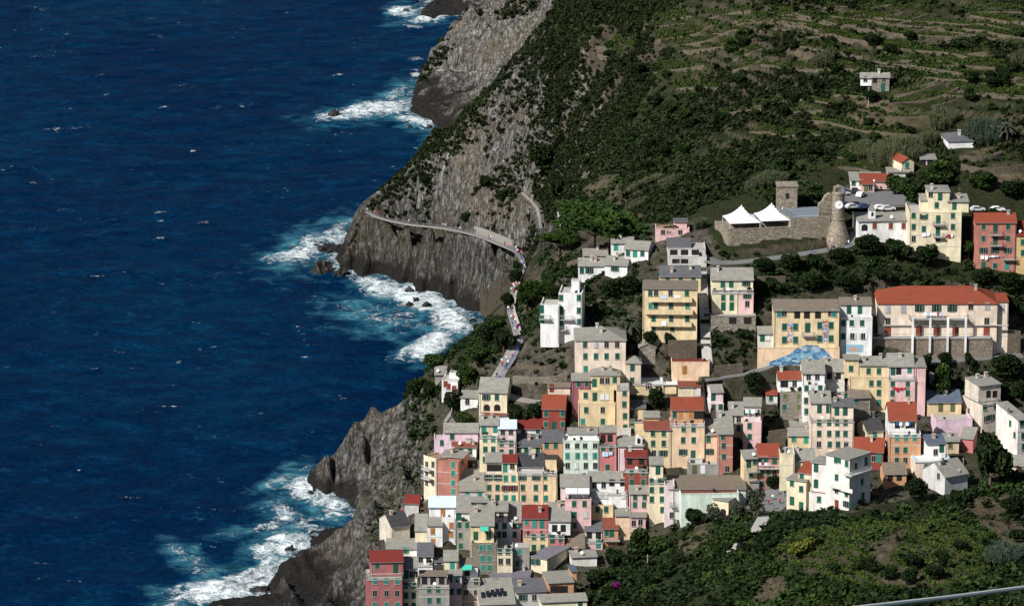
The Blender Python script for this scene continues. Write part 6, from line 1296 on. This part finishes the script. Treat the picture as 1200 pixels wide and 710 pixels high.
vx = np.concatenate(vx, 1); fm_ = footprint_mask(vx[0], vx[1]); vx = vx[:, ~fm_]
cover('terrace_vines', 'green vines planted behind the dry-stone terrace walls', 'vine', [vx[0], vx[1], zbil(vx[0], vx[1])], rs.uniform(.4, .7, vx.shape[1]))
# headland
HEADP = '405,300 430,245 470,190 520,140 560,105 610,60 660,0 700,0 690,60 660,150 640,230 625,320 600,330 560,300'
def phd(x, y, z, u, v):
    edge = np.clip(1 - (u - (430 + (250 - v) * .93)) / 55, 0, 1)
    return ip(u, v, HEADP) * (np.clip(nz(x, y, .07, 3) * 2.2 - 1.05, 0, 1) * .8 + edge * 1.0 * np.clip(nz(x, y, .06, 8) * 2 - .35, 0, 1) + (u > 618) * .75 + ((v < 110) & (u > 620 - v * .3)) * .6) * (1 - ip(u, v, '400,330 428,250 480,268 560,280 612,300 600,345 560,370 400,330'))
pt = scatter(24000, (-60, 40, 1280, 1490), phd); print('head', len(pt[0]))
cover('headland_scrub', 'sparse dark scrub clinging to the headland cliffs', 'scrub', pt, rs.uniform(.5, 1.7, len(pt[0])))
pt = scatter(9000, (-60, 40, 1280, 1490), lambda *a: phd(*a) * .6)
cover('headland_dry_scrub', 'pale dry tufts on the headland slope', 'olive', pt, rs.uniform(.3, .8, len(pt[0])))
pt = scatter(7000, (-45, 60, 1640, 1800), lambda x, y, z, u, v: ip(u, v, '490,100 500,60 530,20 555,0 640,-10 620,20 575,25 560,60 520,70 505,100') * np.clip(nz(x, y, .06, 9) * 2.4 - 1.0 + .35 * (u - 500 < (100 - v) * .55), 0, 1)); print('far', len(pt[0]))
cover('far_cliff_scrub', 'dark scrub along the far cliff crest', 'scrub', pt, rs.uniform(.7, 2.0, len(pt[0])))
# village gardens, banks
GARD = '470,480 480,450 510,422 545,398 562,372 598,372 612,345 640,350 630,300 700,300 735,352 705,400 640,410 610,398 590,440 575,450 560,452 500,480 520,520 490,540'
BELT = '830,300 1000,292 1010,275 1130,300 1145,320 1210,325 1210,400 1170,345 1010,330 905,348 900,360 845,312'
BANK = '822,395 890,385 890,440 822,440'; RB = '1085,428 1210,425 1210,470 1150,470 1085,470'; MIDP = '600,470 735,440 730,410 830,408 830,470 760,490 640,500'; TERR = '895,470 925,450 925,540 895,540'
def pg(x, y, z, u, v):
    return np.clip((ip(u, v, GARD) * (.85 * np.clip(nz(x, y, .09, 2) * 2 - .15, .3, 1)) + ip(u, v, BELT) * .9 * np.clip(nz(x, y, .08, 12) * 2 - .1, .4, 1) + ip(u, v, BANK) * .7 + ip(u, v, RB) * .8 + ip(u, v, MIDP) * .45 + ip(u, v, '640,290 740,300 760,350 830,300 905,350 905,400 830,400 690,410 640,360') * .35 + ip(u, v, TERR) * .35 + .10 * ip(u, v, '430,720 500,480 620,330 760,262 900,300 1210,330 1210,560 1000,600 700,690')), 0, 1)
pt = scatter(80000, (-40, 150, 1020, 1345), pg); print('gardens', len(pt[0])); n = len(pt[0]); g_ = rs.uniform(0, 1, n)
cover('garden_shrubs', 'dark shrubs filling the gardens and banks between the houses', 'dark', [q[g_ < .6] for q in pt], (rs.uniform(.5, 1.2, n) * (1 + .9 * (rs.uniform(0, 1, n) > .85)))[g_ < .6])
cover('garden_greenery', 'lighter garden greenery between the houses', 'green', [q[g_ >= .75] for q in pt], rs.uniform(.4, 1.0, n)[g_ >= .75])
cover('garden_dry_plants', 'grey-green agaves and dry plants on the village banks', 'agave', [q[(g_ >= .6) & (g_ < .7)] for q in pt], rs.uniform(.35, .8, n)[(g_ >= .6) & (g_ < .7)])
# sea cliff fringe below the village
pt = scatter(9000, (-50, 0, 1035, 1180), lambda x, y, z, u, v: ip(u, v, '430,560 470,530 500,470 520,500 505,560 495,600 440,640 420,610 455,590') * np.clip(nz(x, y, .1, 4) * 2.2 - .8, 0, .8)); print('fringe', len(pt[0]))
cover('cliff_scrub', 'grey-green scrub on the cliff below the houses', 'olive', pt, rs.uniform(.35, 1.0, len(pt[0])))
# near vineyard
NEARP = '660,730 690,690 740,655 785,622 840,612 905,604 1000,608 1120,582 1150,560 1210,556 1210,730'
def rows(x, y): a = (x * .92 + y * .38) / 3.3; return (a - np.floor(a)) < .5
def zoneV(u, v): return ip(u, v, '925,625 985,612 1060,612 1120,600 1160,640 1150,690 1040,690 960,680 900,650') & ~ip(u, v, '1020,640 1062,618 1065,628 1030,665 1022,668')
SOILP = ['1118,588 1180,578 1205,598 1205,645 1168,652 1140,612', '1022,640 1060,616 1066,624 1032,668 1020,668', '890,680 920,672 930,700 880,705', '1035,668 1080,668 1075,690 1030,682', '785,640 830,615 850,620 800,655']
def in_s(u, v):
    m = np.zeros(u.shape, bool)
    for s in SOILP: m |= ip(u, v, s)
    return m
nb = (5, 130, 925, 1085)
pt = scatter(45000, nb, lambda x, y, z, u, v: ip(u, v, NEARP) * np.where(zoneV(u, v), rows(x, y) * .9, 0) * np.where(in_s(u, v), .05, 1)); print('near vines', len(pt[0]))
cover('vine_rows', 'rows of green vines on the near slope', 'vine', pt, rs.uniform(.45, .95, len(pt[0])), .95)
pt = scatter(40000, nb, lambda x, y, z, u, v: ip(u, v, NEARP) * np.where(zoneV(u, v), .06, np.clip(nz(x, y, .07, 6) * 2 - .1, .15, 1) * .85) * np.where(in_s(u, v), .04, 1)); print('near scrub', len(pt[0])); n = len(pt[0]); g_ = nz(pt[0], pt[1], .06, 40) + rs.uniform(-.25, .25, n)
cover('near_scrub', 'dark bushes on the near slope below the village', 'dark', [q[g_ < .5] for q in pt], (rs.uniform(.5, 1.2, n) * (1 + 1.1 * (rs.uniform(0, 1, n) > .8)))[g_ < .5])
cover('near_greenery', 'fresh green bushes on the near slope', 'green', [q[(g_ >= .5) & (g_ < .85)] for q in pt], (rs.uniform(.5, 1.2, n) * (1 + 1.1 * (rs.uniform(0, 1, n) > .8)))[(g_ >= .5) & (g_ < .85)])
cover('near_agaves', 'grey-green agaves and herbs on the near slope', 'agave', [q[g_ >= .85] for q in pt], rs.uniform(.35, .8, n)[g_ >= .85])
pt = scatter(12000, nb, lambda x, y, z, u, v: in_s(u, v) * .22)
cover('near_dry_grass', 'dry straw-coloured grass on the bare near slope', 'brown', pt, rs.uniform(.25, .5, len(pt[0])))
# ------------------------------------------------------------------ ground mesh and material
FLAT = globals().get('FLAT', [])
for (cx, cy, rz, x0, x1, y0, y1, zb) in FLAT:   # level the plot under every house
    c, s = math.cos(-rz), math.sin(-rz)
    rad = max(abs(x0), abs(x1)) + abs(y1) + 4
    i0, i1 = np.searchsorted(gx, [cx - rad, cx + rad]); j0, j1 = np.searchsorted(gy, [cy - rad, cy + rad])
    lx = (GX[i0:i1, j0:j1] - cx) * c - (GY[i0:i1, j0:j1] - cy) * s; ly = (GX[i0:i1, j0:j1] - cx) * s + (GY[i0:i1, j0:j1] - cy) * c
    m = (lx > x0 - .9) & (lx < x1 + .9) & (ly > y0 - 0.8) & (ly < y1)
    Z[i0:i1, j0:j1] = np.where(m, np.minimum(Z[i0:i1, j0:j1], zb + np.clip(ly - 2.5, 0, 9) * .5), Z[i0:i1, j0:j1])
U_, V_ = project(GX, GY, Z)
VILL = [(425, 720), (430, 600), (490, 500), (520, 440), (560, 440), (620, 330), (650, 285), (760, 262), (820, 258), (850, 300), (900, 350), (1010, 330), (1200, 330), (1200, 560), (1100, 575), (1000, 600), (900, 600), (780, 625), (680, 690), (660, 720)]
vill = inpoly(U_, V_, VILL) & (GY < 1300)
farcl = np.clip((GY - 1640) / 20, 0, 1) * np.clip((1785 - GY) / 10, 0, 1) * np.clip((30 + 0 * GX - GX) / 30, 0, 1)
rk = np.clip(np.maximum(rocky, farcl) + fbm(GX / 18, GY / 18) * 0.9 * (rocky > 0.02), 0, 1)
def inany(polys):
    m = np.zeros(U_.shape, bool)
    for q in polys: m |= inpoly(U_, V_, [tuple(map(float, t_.split(','))) for t_ in q.split()])
    return m
bare = np.maximum(inany(BARE + SOILP), .45 * zoneV(U_, V_))
for _ in range(3): bare[1:-1, 1:-1] = (bare[:-2, 1:-1] + bare[2:, 1:-1] + bare[1:-1, :-2] + bare[1:-1, 2:]) / 4
bare *= (GY < 1300)
idx = np.arange(GX.size).reshape(GX.shape)
Q = np.stack([idx[:-1, :-1], idx[1:, :-1], idx[1:, 1:], idx[:-1, 1:]], -1).reshape(-1, 4)
keep = Z.ravel()[Q].max(1) > -6
k = NT('ground'); p = k.pos()
rock = k.attr('rock').outputs['Fac']; vil = k.attr('village').outputs['Fac']
nz = k.n('ShaderNodeSeparateXYZ'); k.l(k.n('ShaderNodeNewGeometry').outputs['True Normal'], nz.inputs[0])
pzz = k.n('ShaderNodeSeparateXYZ'); k.l(p, pzz.inputs[0])
big = k.noise(p, 0.05, 5, 0.6)
fine = k.noise(p, 0.55, 8, 0.68)
stra = k.noise(k.mapping(p, (0.75, 0.4, 0.13), (0, R(22), 0)), 1.0, 7, 0.7, 0.5)
bed = k.n('ShaderNodeTexWave', wave_type='BANDS', bands_direction='X', wave_profile='SAW'); bed.inputs['Scale'].default_value = 0.22; bed.inputs['Distortion'].default_value = 7; bed.inputs['Detail'].default_value = 5; bed.inputs['Detail Scale'].default_value = 1.6
k.l(k.mapping(p, (1, .5, 0.25), (0, R(18), R(10))), bed.inputs[0])
rc = k.ramp(stra, [(0.33, (0.004, 0.004, 0.0038)), (0.44, (0.026, 0.0245, 0.022)), (0.55, (0.068, 0.065, 0.060)), (0.74, (0.16, 0.157, 0.15))])
rc = k.mix(0.62, rc, k.ramp(fine, [(0.3, 0.12), (0.7, 0.9)]), 'OVERLAY')
rc = k.mix(k.ramp(bed.outputs[0], [(0.0, 0.6), (0.22, 0.0)]), rc, (0.035, 0.031, 0.027))
crk = k.n('ShaderNodeTexVoronoi', feature='DISTANCE_TO_EDGE'); crk.inputs['Scale'].default_value = 1.0
wp = k.n('ShaderNodeVectorMath', operation='ADD'); k.l(k.mapping(p, (0.36, 0.28, 0.16), (0, R(22), 0)), wp.inputs[0]); wn = k.n('ShaderNodeTexNoise'); wn.inputs['Scale'].default_value = .5; wn.inputs['Detail'].default_value = 5; k.l(p, wn.inputs['Vector']); k.l(wn.outputs['Color'], wp.inputs[1]); k.l(wp.outputs[0], crk.inputs['Vector'])
crack = k.ramp(crk.outputs[0], [(0.0, 0.0), (0.10, 1.0)])
rc = k.mix(crack, k.mix(0.72, rc, (0.006, 0.0055, 0.005)), rc)
rc = k.mix(k.ramp(big, [(0.42, 0.0), (0.66, 0.6)]), rc, (0.050, 0.039, 0.024))
rc = k.mix(k.ramp(k.noise(p, 0.16, 5, 0.7), [(0.56, 0.0), (0.66, 0.65)]), rc, (0.03, 0.034, 0.016))
st2 = k.noise(k.mapping(p, (2.0, 0.9, 0.24), (0, R(22), 0)), 1.0, 3, 0.6, 0.35)
rc = k.mix(k.ramp(st2, [(0.36, 0.75), (0.47, 0.0)]), rc, (0.010, 0.0095, 0.009))
rc = k.mix(k.ramp(st2, [(0.55, 0.0), (0.68, 0.45)]), rc, (0.14, 0.135, 0.125))
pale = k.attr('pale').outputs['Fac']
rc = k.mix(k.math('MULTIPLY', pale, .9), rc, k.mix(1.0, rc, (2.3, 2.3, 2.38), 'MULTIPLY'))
wet_shade = k.math('ADD', pzz.outputs[2], k.math('MULTIPLY', k.noise(p, 0.16, 5), -15.0))
rc = k.mix(k.ramp(k.math('MULTIPLY_ADD', wet_shade, 0.1, 0.5), [(0.10, 0.93), (0.42, 0.0)]), rc, (0.012, 0.011, 0.010))   # wet, weed-dark band above the water, raised to paint in cave and undercut shade
soil = k.ramp(fine, [(0.3, (0.009, 0.008, 0.005)), (0.55, (0.024, 0.020, 0.013)), (0.75, (0.062, 0.051, 0.036))])
gr = k.ramp(k.noise(p, 0.9, 5, 0.7), [(0.35, (0.009, 0.015, 0.005)), (0.7, (0.032, 0.040, 0.013))])
soil = k.mix(k.ramp(big, [(0.4, 0.97), (0.66, 0.5)]), soil, gr)
wall = k.mix(k.noise(p, 2.2, 5, 0.75), (0.022, 0.019, 0.013), (0.09, 0.075, 0.055))
soil = k.mix(k.ramp(nz.outputs[2], [(0.5, 1.0), (0.68, 0.0)]), soil, wall)       # dry-stone fronts of the terraces
soil = k.mix(k.math('MULTIPLY', k.attr('bare').outputs['Fac'], k.ramp(k.noise(p, .5, 5, .7), [(.3, .25), (.6, .95)])), soil, k.ramp(fine, [(.3, (.045, .034, .022)), (.7, (.15, .118, .082))]))
vc = k.mix(k.ramp(fine, [(0.35, 0.0), (0.65, 1.0)]), (0.028, 0.024, 0.017), (0.105, 0.093, 0.076))
vc = k.mix(k.ramp(big, [(0.42, 0.0), (0.55, 0.6)]), vc, (0.02, 0.024, 0.009))
cc = k.mix(vil, soil, vc)
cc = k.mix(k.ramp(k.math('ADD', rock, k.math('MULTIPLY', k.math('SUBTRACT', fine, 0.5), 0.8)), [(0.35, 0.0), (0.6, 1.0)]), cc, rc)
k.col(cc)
k.bump(k.math('ADD', k.math('ADD', k.math('MULTIPLY', crack, k.math('MULTIPLY', rock, 0.6)), k.math('MULTIPLY', stra, 1.6)), k.math('ADD', fine, k.math('MULTIPLY', bed.outputs[0], k.math('MULTIPLY', rock, 0.4)))), 0.75, 0.7)
k.set(0.95, 0.1)
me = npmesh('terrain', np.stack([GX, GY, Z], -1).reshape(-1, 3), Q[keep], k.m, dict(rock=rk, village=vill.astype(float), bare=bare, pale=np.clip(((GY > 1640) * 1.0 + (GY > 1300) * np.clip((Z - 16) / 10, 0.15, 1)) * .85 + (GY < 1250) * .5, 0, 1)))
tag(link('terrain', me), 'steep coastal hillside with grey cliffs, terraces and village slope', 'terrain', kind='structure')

# ------------------------------------------------------------------ sea
def axis(lo, hi, a, b, step, far):
    fine_ = list(np.arange(a, b, step)); g = step; x = a; left = []
    while x > lo: g = min(g * 1.25, far); x -= g; left.append(x)
    g = step; x = fine_[-1]; right = []
    while x < hi: g = min(g * 1.25, far); x += g; right.append(x)
    return np.array(left[::-1] + fine_ + right)
sx = axis(-3500, 700, -245, 40, 1.6, 250); sy = axis(-300, 9000, 1030, 2060, 2.0, 400)
SX, SY = np.meshgrid(sx, sy, indexing='ij')
ca, sa = math.cos(0.35), math.sin(0.35)
A1, B1 = SX * ca + SY * sa, -SX * sa + SY * ca
fade = np.clip((2300 - SY) / 200, 0, 1) * np.clip((SX + 330) / 80, 0, 1)
SZ = (fbm(A1 / 30, B1 / 15, 4) * 1.5 + fbm(A1 / 9 + 8, B1 / 6, 3) * 0.9) * fade - 0.25
SU, SV = project(SX, SY, 0 * SX)
cd = polydist(SX, SY, COAST)
BLOBS = [  # cx, cy, rx, ry, angle(deg), strength : breaking water where the photo shows it
    (385, 284, 75, 20, -22, .85), (350, 297, 52, 9, -8, .8), (405, 266, 25, 12, -20, .7), (440, 337, 36, 15, 22, .9), (495, 352, 46, 15, 15, 1.0), (530, 375, 30, 26, 30, .95), (505, 405, 42, 16, -25, 1.0), (478, 412, 24, 9, -25, .85), (455, 372, 70, 18, 10, .45), 
    (440, 128, 70, 10, -8, .95), (400, 134, 34, 5, -5, .95), (495, 144, 34, 8, 15, 1.0), (510, 165, 22, 12, 70, .35), (462, 112, 30, 10, -40, .6), (475, 14, 22, 9, 0, .95), (505, 22, 42, 5, -8, .9), (482, 31, 16, 3, 5, .8), (485, 70, 14, 4, 0, .7), (490, 88, 14, 6, 20, .6),
    (372, 577, 44, 22, 20, .95), (338, 562, 40, 9, -10, .6), (352, 612, 48, 17, 25, .75), (330, 640, 46, 16, -15, .95), (270, 690, 90, 15, -12, .95), (230, 690, 50, 8, -5, .7), (310, 668, 36, 13, -30, .8), (220, 650, 30, 10, 25, .5), (310, 618, 30, 6, -10, .55), (270, 625, 36, 5, -8, .4), (240, 668, 26, 8, 0, .45), (390, 600, 24, 14, 0, .8),
    (396, 88, 8, 2.2, -5, .95), (75, 247, 20, 4, 0, .5), (185, 280, 13, 2, -12, .9), (188, 249, 11, 3, 0, .7), (238, 260, 16, 3, -4, .6), (135, 258, 14, 2, -6, .55), (122, 286, 7, 2, 0, .6), (75, 150, 30, 2, -3, .5), (192, 126, 8, 1.6, -10, .8), (55, 74, 6, 1.5, 0, .6), (209, 424, 8, 2.5, -10, .75), (110, 432, 12, 2, -10, .7), (145, 583, 9, 2, -12, .8), (230, 500, 12, 4, 20, .6), (80, 466, 8, 2, -10, .5), (378, 211, 6, 1.6, 0, .6), (300, 331, 14, 2, 0, .4), (160, 497, 12, 2, -10, .4), (20, 380, 8, 2, 0, .5)]
foam = np.zeros(SX.shape); turq = np.zeros(SX.shape)
wob = fbm(SX / 9, SY / 26, 4)
for bx, by, rx, ry, an, stg in BLOBS:
    if rx < 21 and ry < 5: stg *= .72; ry *= .8
    c, s = math.cos(R(an)), math.sin(R(an)); du, dv = SU - bx, SV - by
    q = ((du * c + dv * s) / rx) ** 2 + ((-du * s + dv * c) / ry) ** 2
    foam = np.maximum(foam, stg * np.clip(1.25 - q ** 0.75 + wob * 1.1, 0, 1))
    if rx * ry > 120: turq = np.maximum(turq, np.clip(1.5 - np.sqrt(((du * c + dv * s) / (rx * 1.12)) ** 2 + ((-du * s + dv * c) / (ry * 1.5)) ** 2) + wob * .6, 0, 1))
near = np.clip(1 - cd / 11, 0, 1) * (0.55 + 0.5 * np.clip(vnoise(SX / 30, SY / 40) * 2 - .6, 0, 1)) * (GY.min() < SY)
foam = np.clip(np.maximum(foam * .88, near * 0.72), 0, 1); turq = np.clip(np.maximum(turq, np.clip(1 - cd / 9, 0, 1) * .7), 0, 1)
SZ += foam * (0.5 + vnoise(SX / 3, SY / 5) * 0.8)
si = np.arange(SX.size).reshape(SX.shape)
SQ = np.stack([si[:-1, :-1], si[1:, :-1], si[1:, 1:], si[:-1, 1:]], -1).reshape(-1, 4)
k = NT('sea_water'); p = k.pos()
fo = k.attr('foam').outputs['Fac']; tq = k.attr('shallow').outputs['Fac']
n1 = k.noise(k.mapping(p, (0.010, 0.004, 1)), 1.0, 4, 0.5)
n2 = k.noise(k.mapping(p, (0.085, 0.11, 0.08), (0, 0, R(28))), 1.0, 8, 0.62, 0.3)
deep = k.mix(k.ramp(n1, [(0.35, 0.0), (0.65, 1.0)]), (0.0004, 0.0130, 0.048), (0.0004, 0.0255, 0.068))
deep = k.mix(k.ramp(n2, [(0.36, 0.75), (0.6, 0.0)]), deep, (0.0004, 0.007, 0.031))
deep = k.mix(k.ramp(n2, [(0.55, 0.0), (0.78, 0.7)]), deep, (0.002, 0.037, 0.088))
n3 = k.noise(k.mapping(p, (0.42, 0.46, 0.3), (0, 0, R(28))), 1.0, 6, 0.7, 0.4)
deep = k.mix(k.ramp(n3, [(0.34, 0.65), (0.55, 0.0)]), deep, (0.0003, 0.0052, 0.024))
deep = k.mix(k.ramp(n3, [(0.58, 0.0), (0.74, 0.55)]), deep, (0.004, 0.050, 0.11))
tn = k.noise(p, 0.11, 6, 0.65, 0.6)
tfac = k.ramp(k.math('ADD', k.math('MULTIPLY', tq, 0.72), k.math('MULTIPLY', k.math('SUBTRACT', tn, 0.56), 1.5)), [(0.12, 0.0), (0.85, 0.9)])
deep = k.mix(tfac, deep, k.mix(k.ramp(tn, [(0.4, 0.0), (0.7, 1.0)]), (0.006, 0.062, 0.115), (0.06, 0.22, 0.28)))
fn = k.noise(k.mapping(p, (0.24, 0.17, 0.3)), 1.0, 9, 0.68, 1.1)
fn2 = k.noise(p, 1.1, 6, 0.7, 0.5)
ff = k.math('ADD', fo, k.math('ADD', k.math('MULTIPLY', k.math('SUBTRACT', fn, 0.5), 2.3), k.math('MULTIPLY', k.math('SUBTRACT', fn2, 0.5), 0.9)))
ff = k.math('MULTIPLY', ff, k.ramp(fo, [(0.02, 0.0), (0.22, 1.0)]))
fm = k.ramp(ff, [(0.42, 0.0), (0.62, 0.42), (0.95, 1.0)])
caps = k.math('MULTIPLY', k.noise(k.mapping(p, (0.055, 0.05, 0.05)), 1.0, 3, 0.6), k.noise(k.mapping(p, (0.35, 0.5, 0.3)), 1.0, 5, 0.65))
fm = k.math('MAXIMUM', fm, k.ramp(caps, [(0.40, 0.0), (0.46, 0.75)]), clamp=True)
k.col(k.mix(fm, deep, k.mix(k.ramp(fn2, [(0.3, 0.0), (0.6, 1.0)]), (0.42, 0.55, 0.60), (0.80, 0.83, 0.84))))
rr = k.ramp(fm, [(0.0, 0.32), (0.5, 0.9)]); k.l(rr, k.b.inputs['Roughness'])
wb = k.noise(k.mapping(p, (0.28, 0.36, 0.3), (0, 0, R(28))), 1.0, 7, 0.6, 0.3)
k.bump(k.math('ADD', wb, k.math('MULTIPLY', fm, 0.35)), 0.9, 1.5)
k.b.inputs['Specular IOR Level'].default_value = 0.02; k.b.inputs['IOR'].default_value = 1.12
me = npmesh('sea', np.stack([SX, SY, SZ], -1).reshape(-1, 3), SQ, k.m, dict(foam=foam, shallow=turq), True)
tag(link('sea', me), 'deep blue wind-ruffled sea with white surf along the rocks', 'sea', kind='structure')
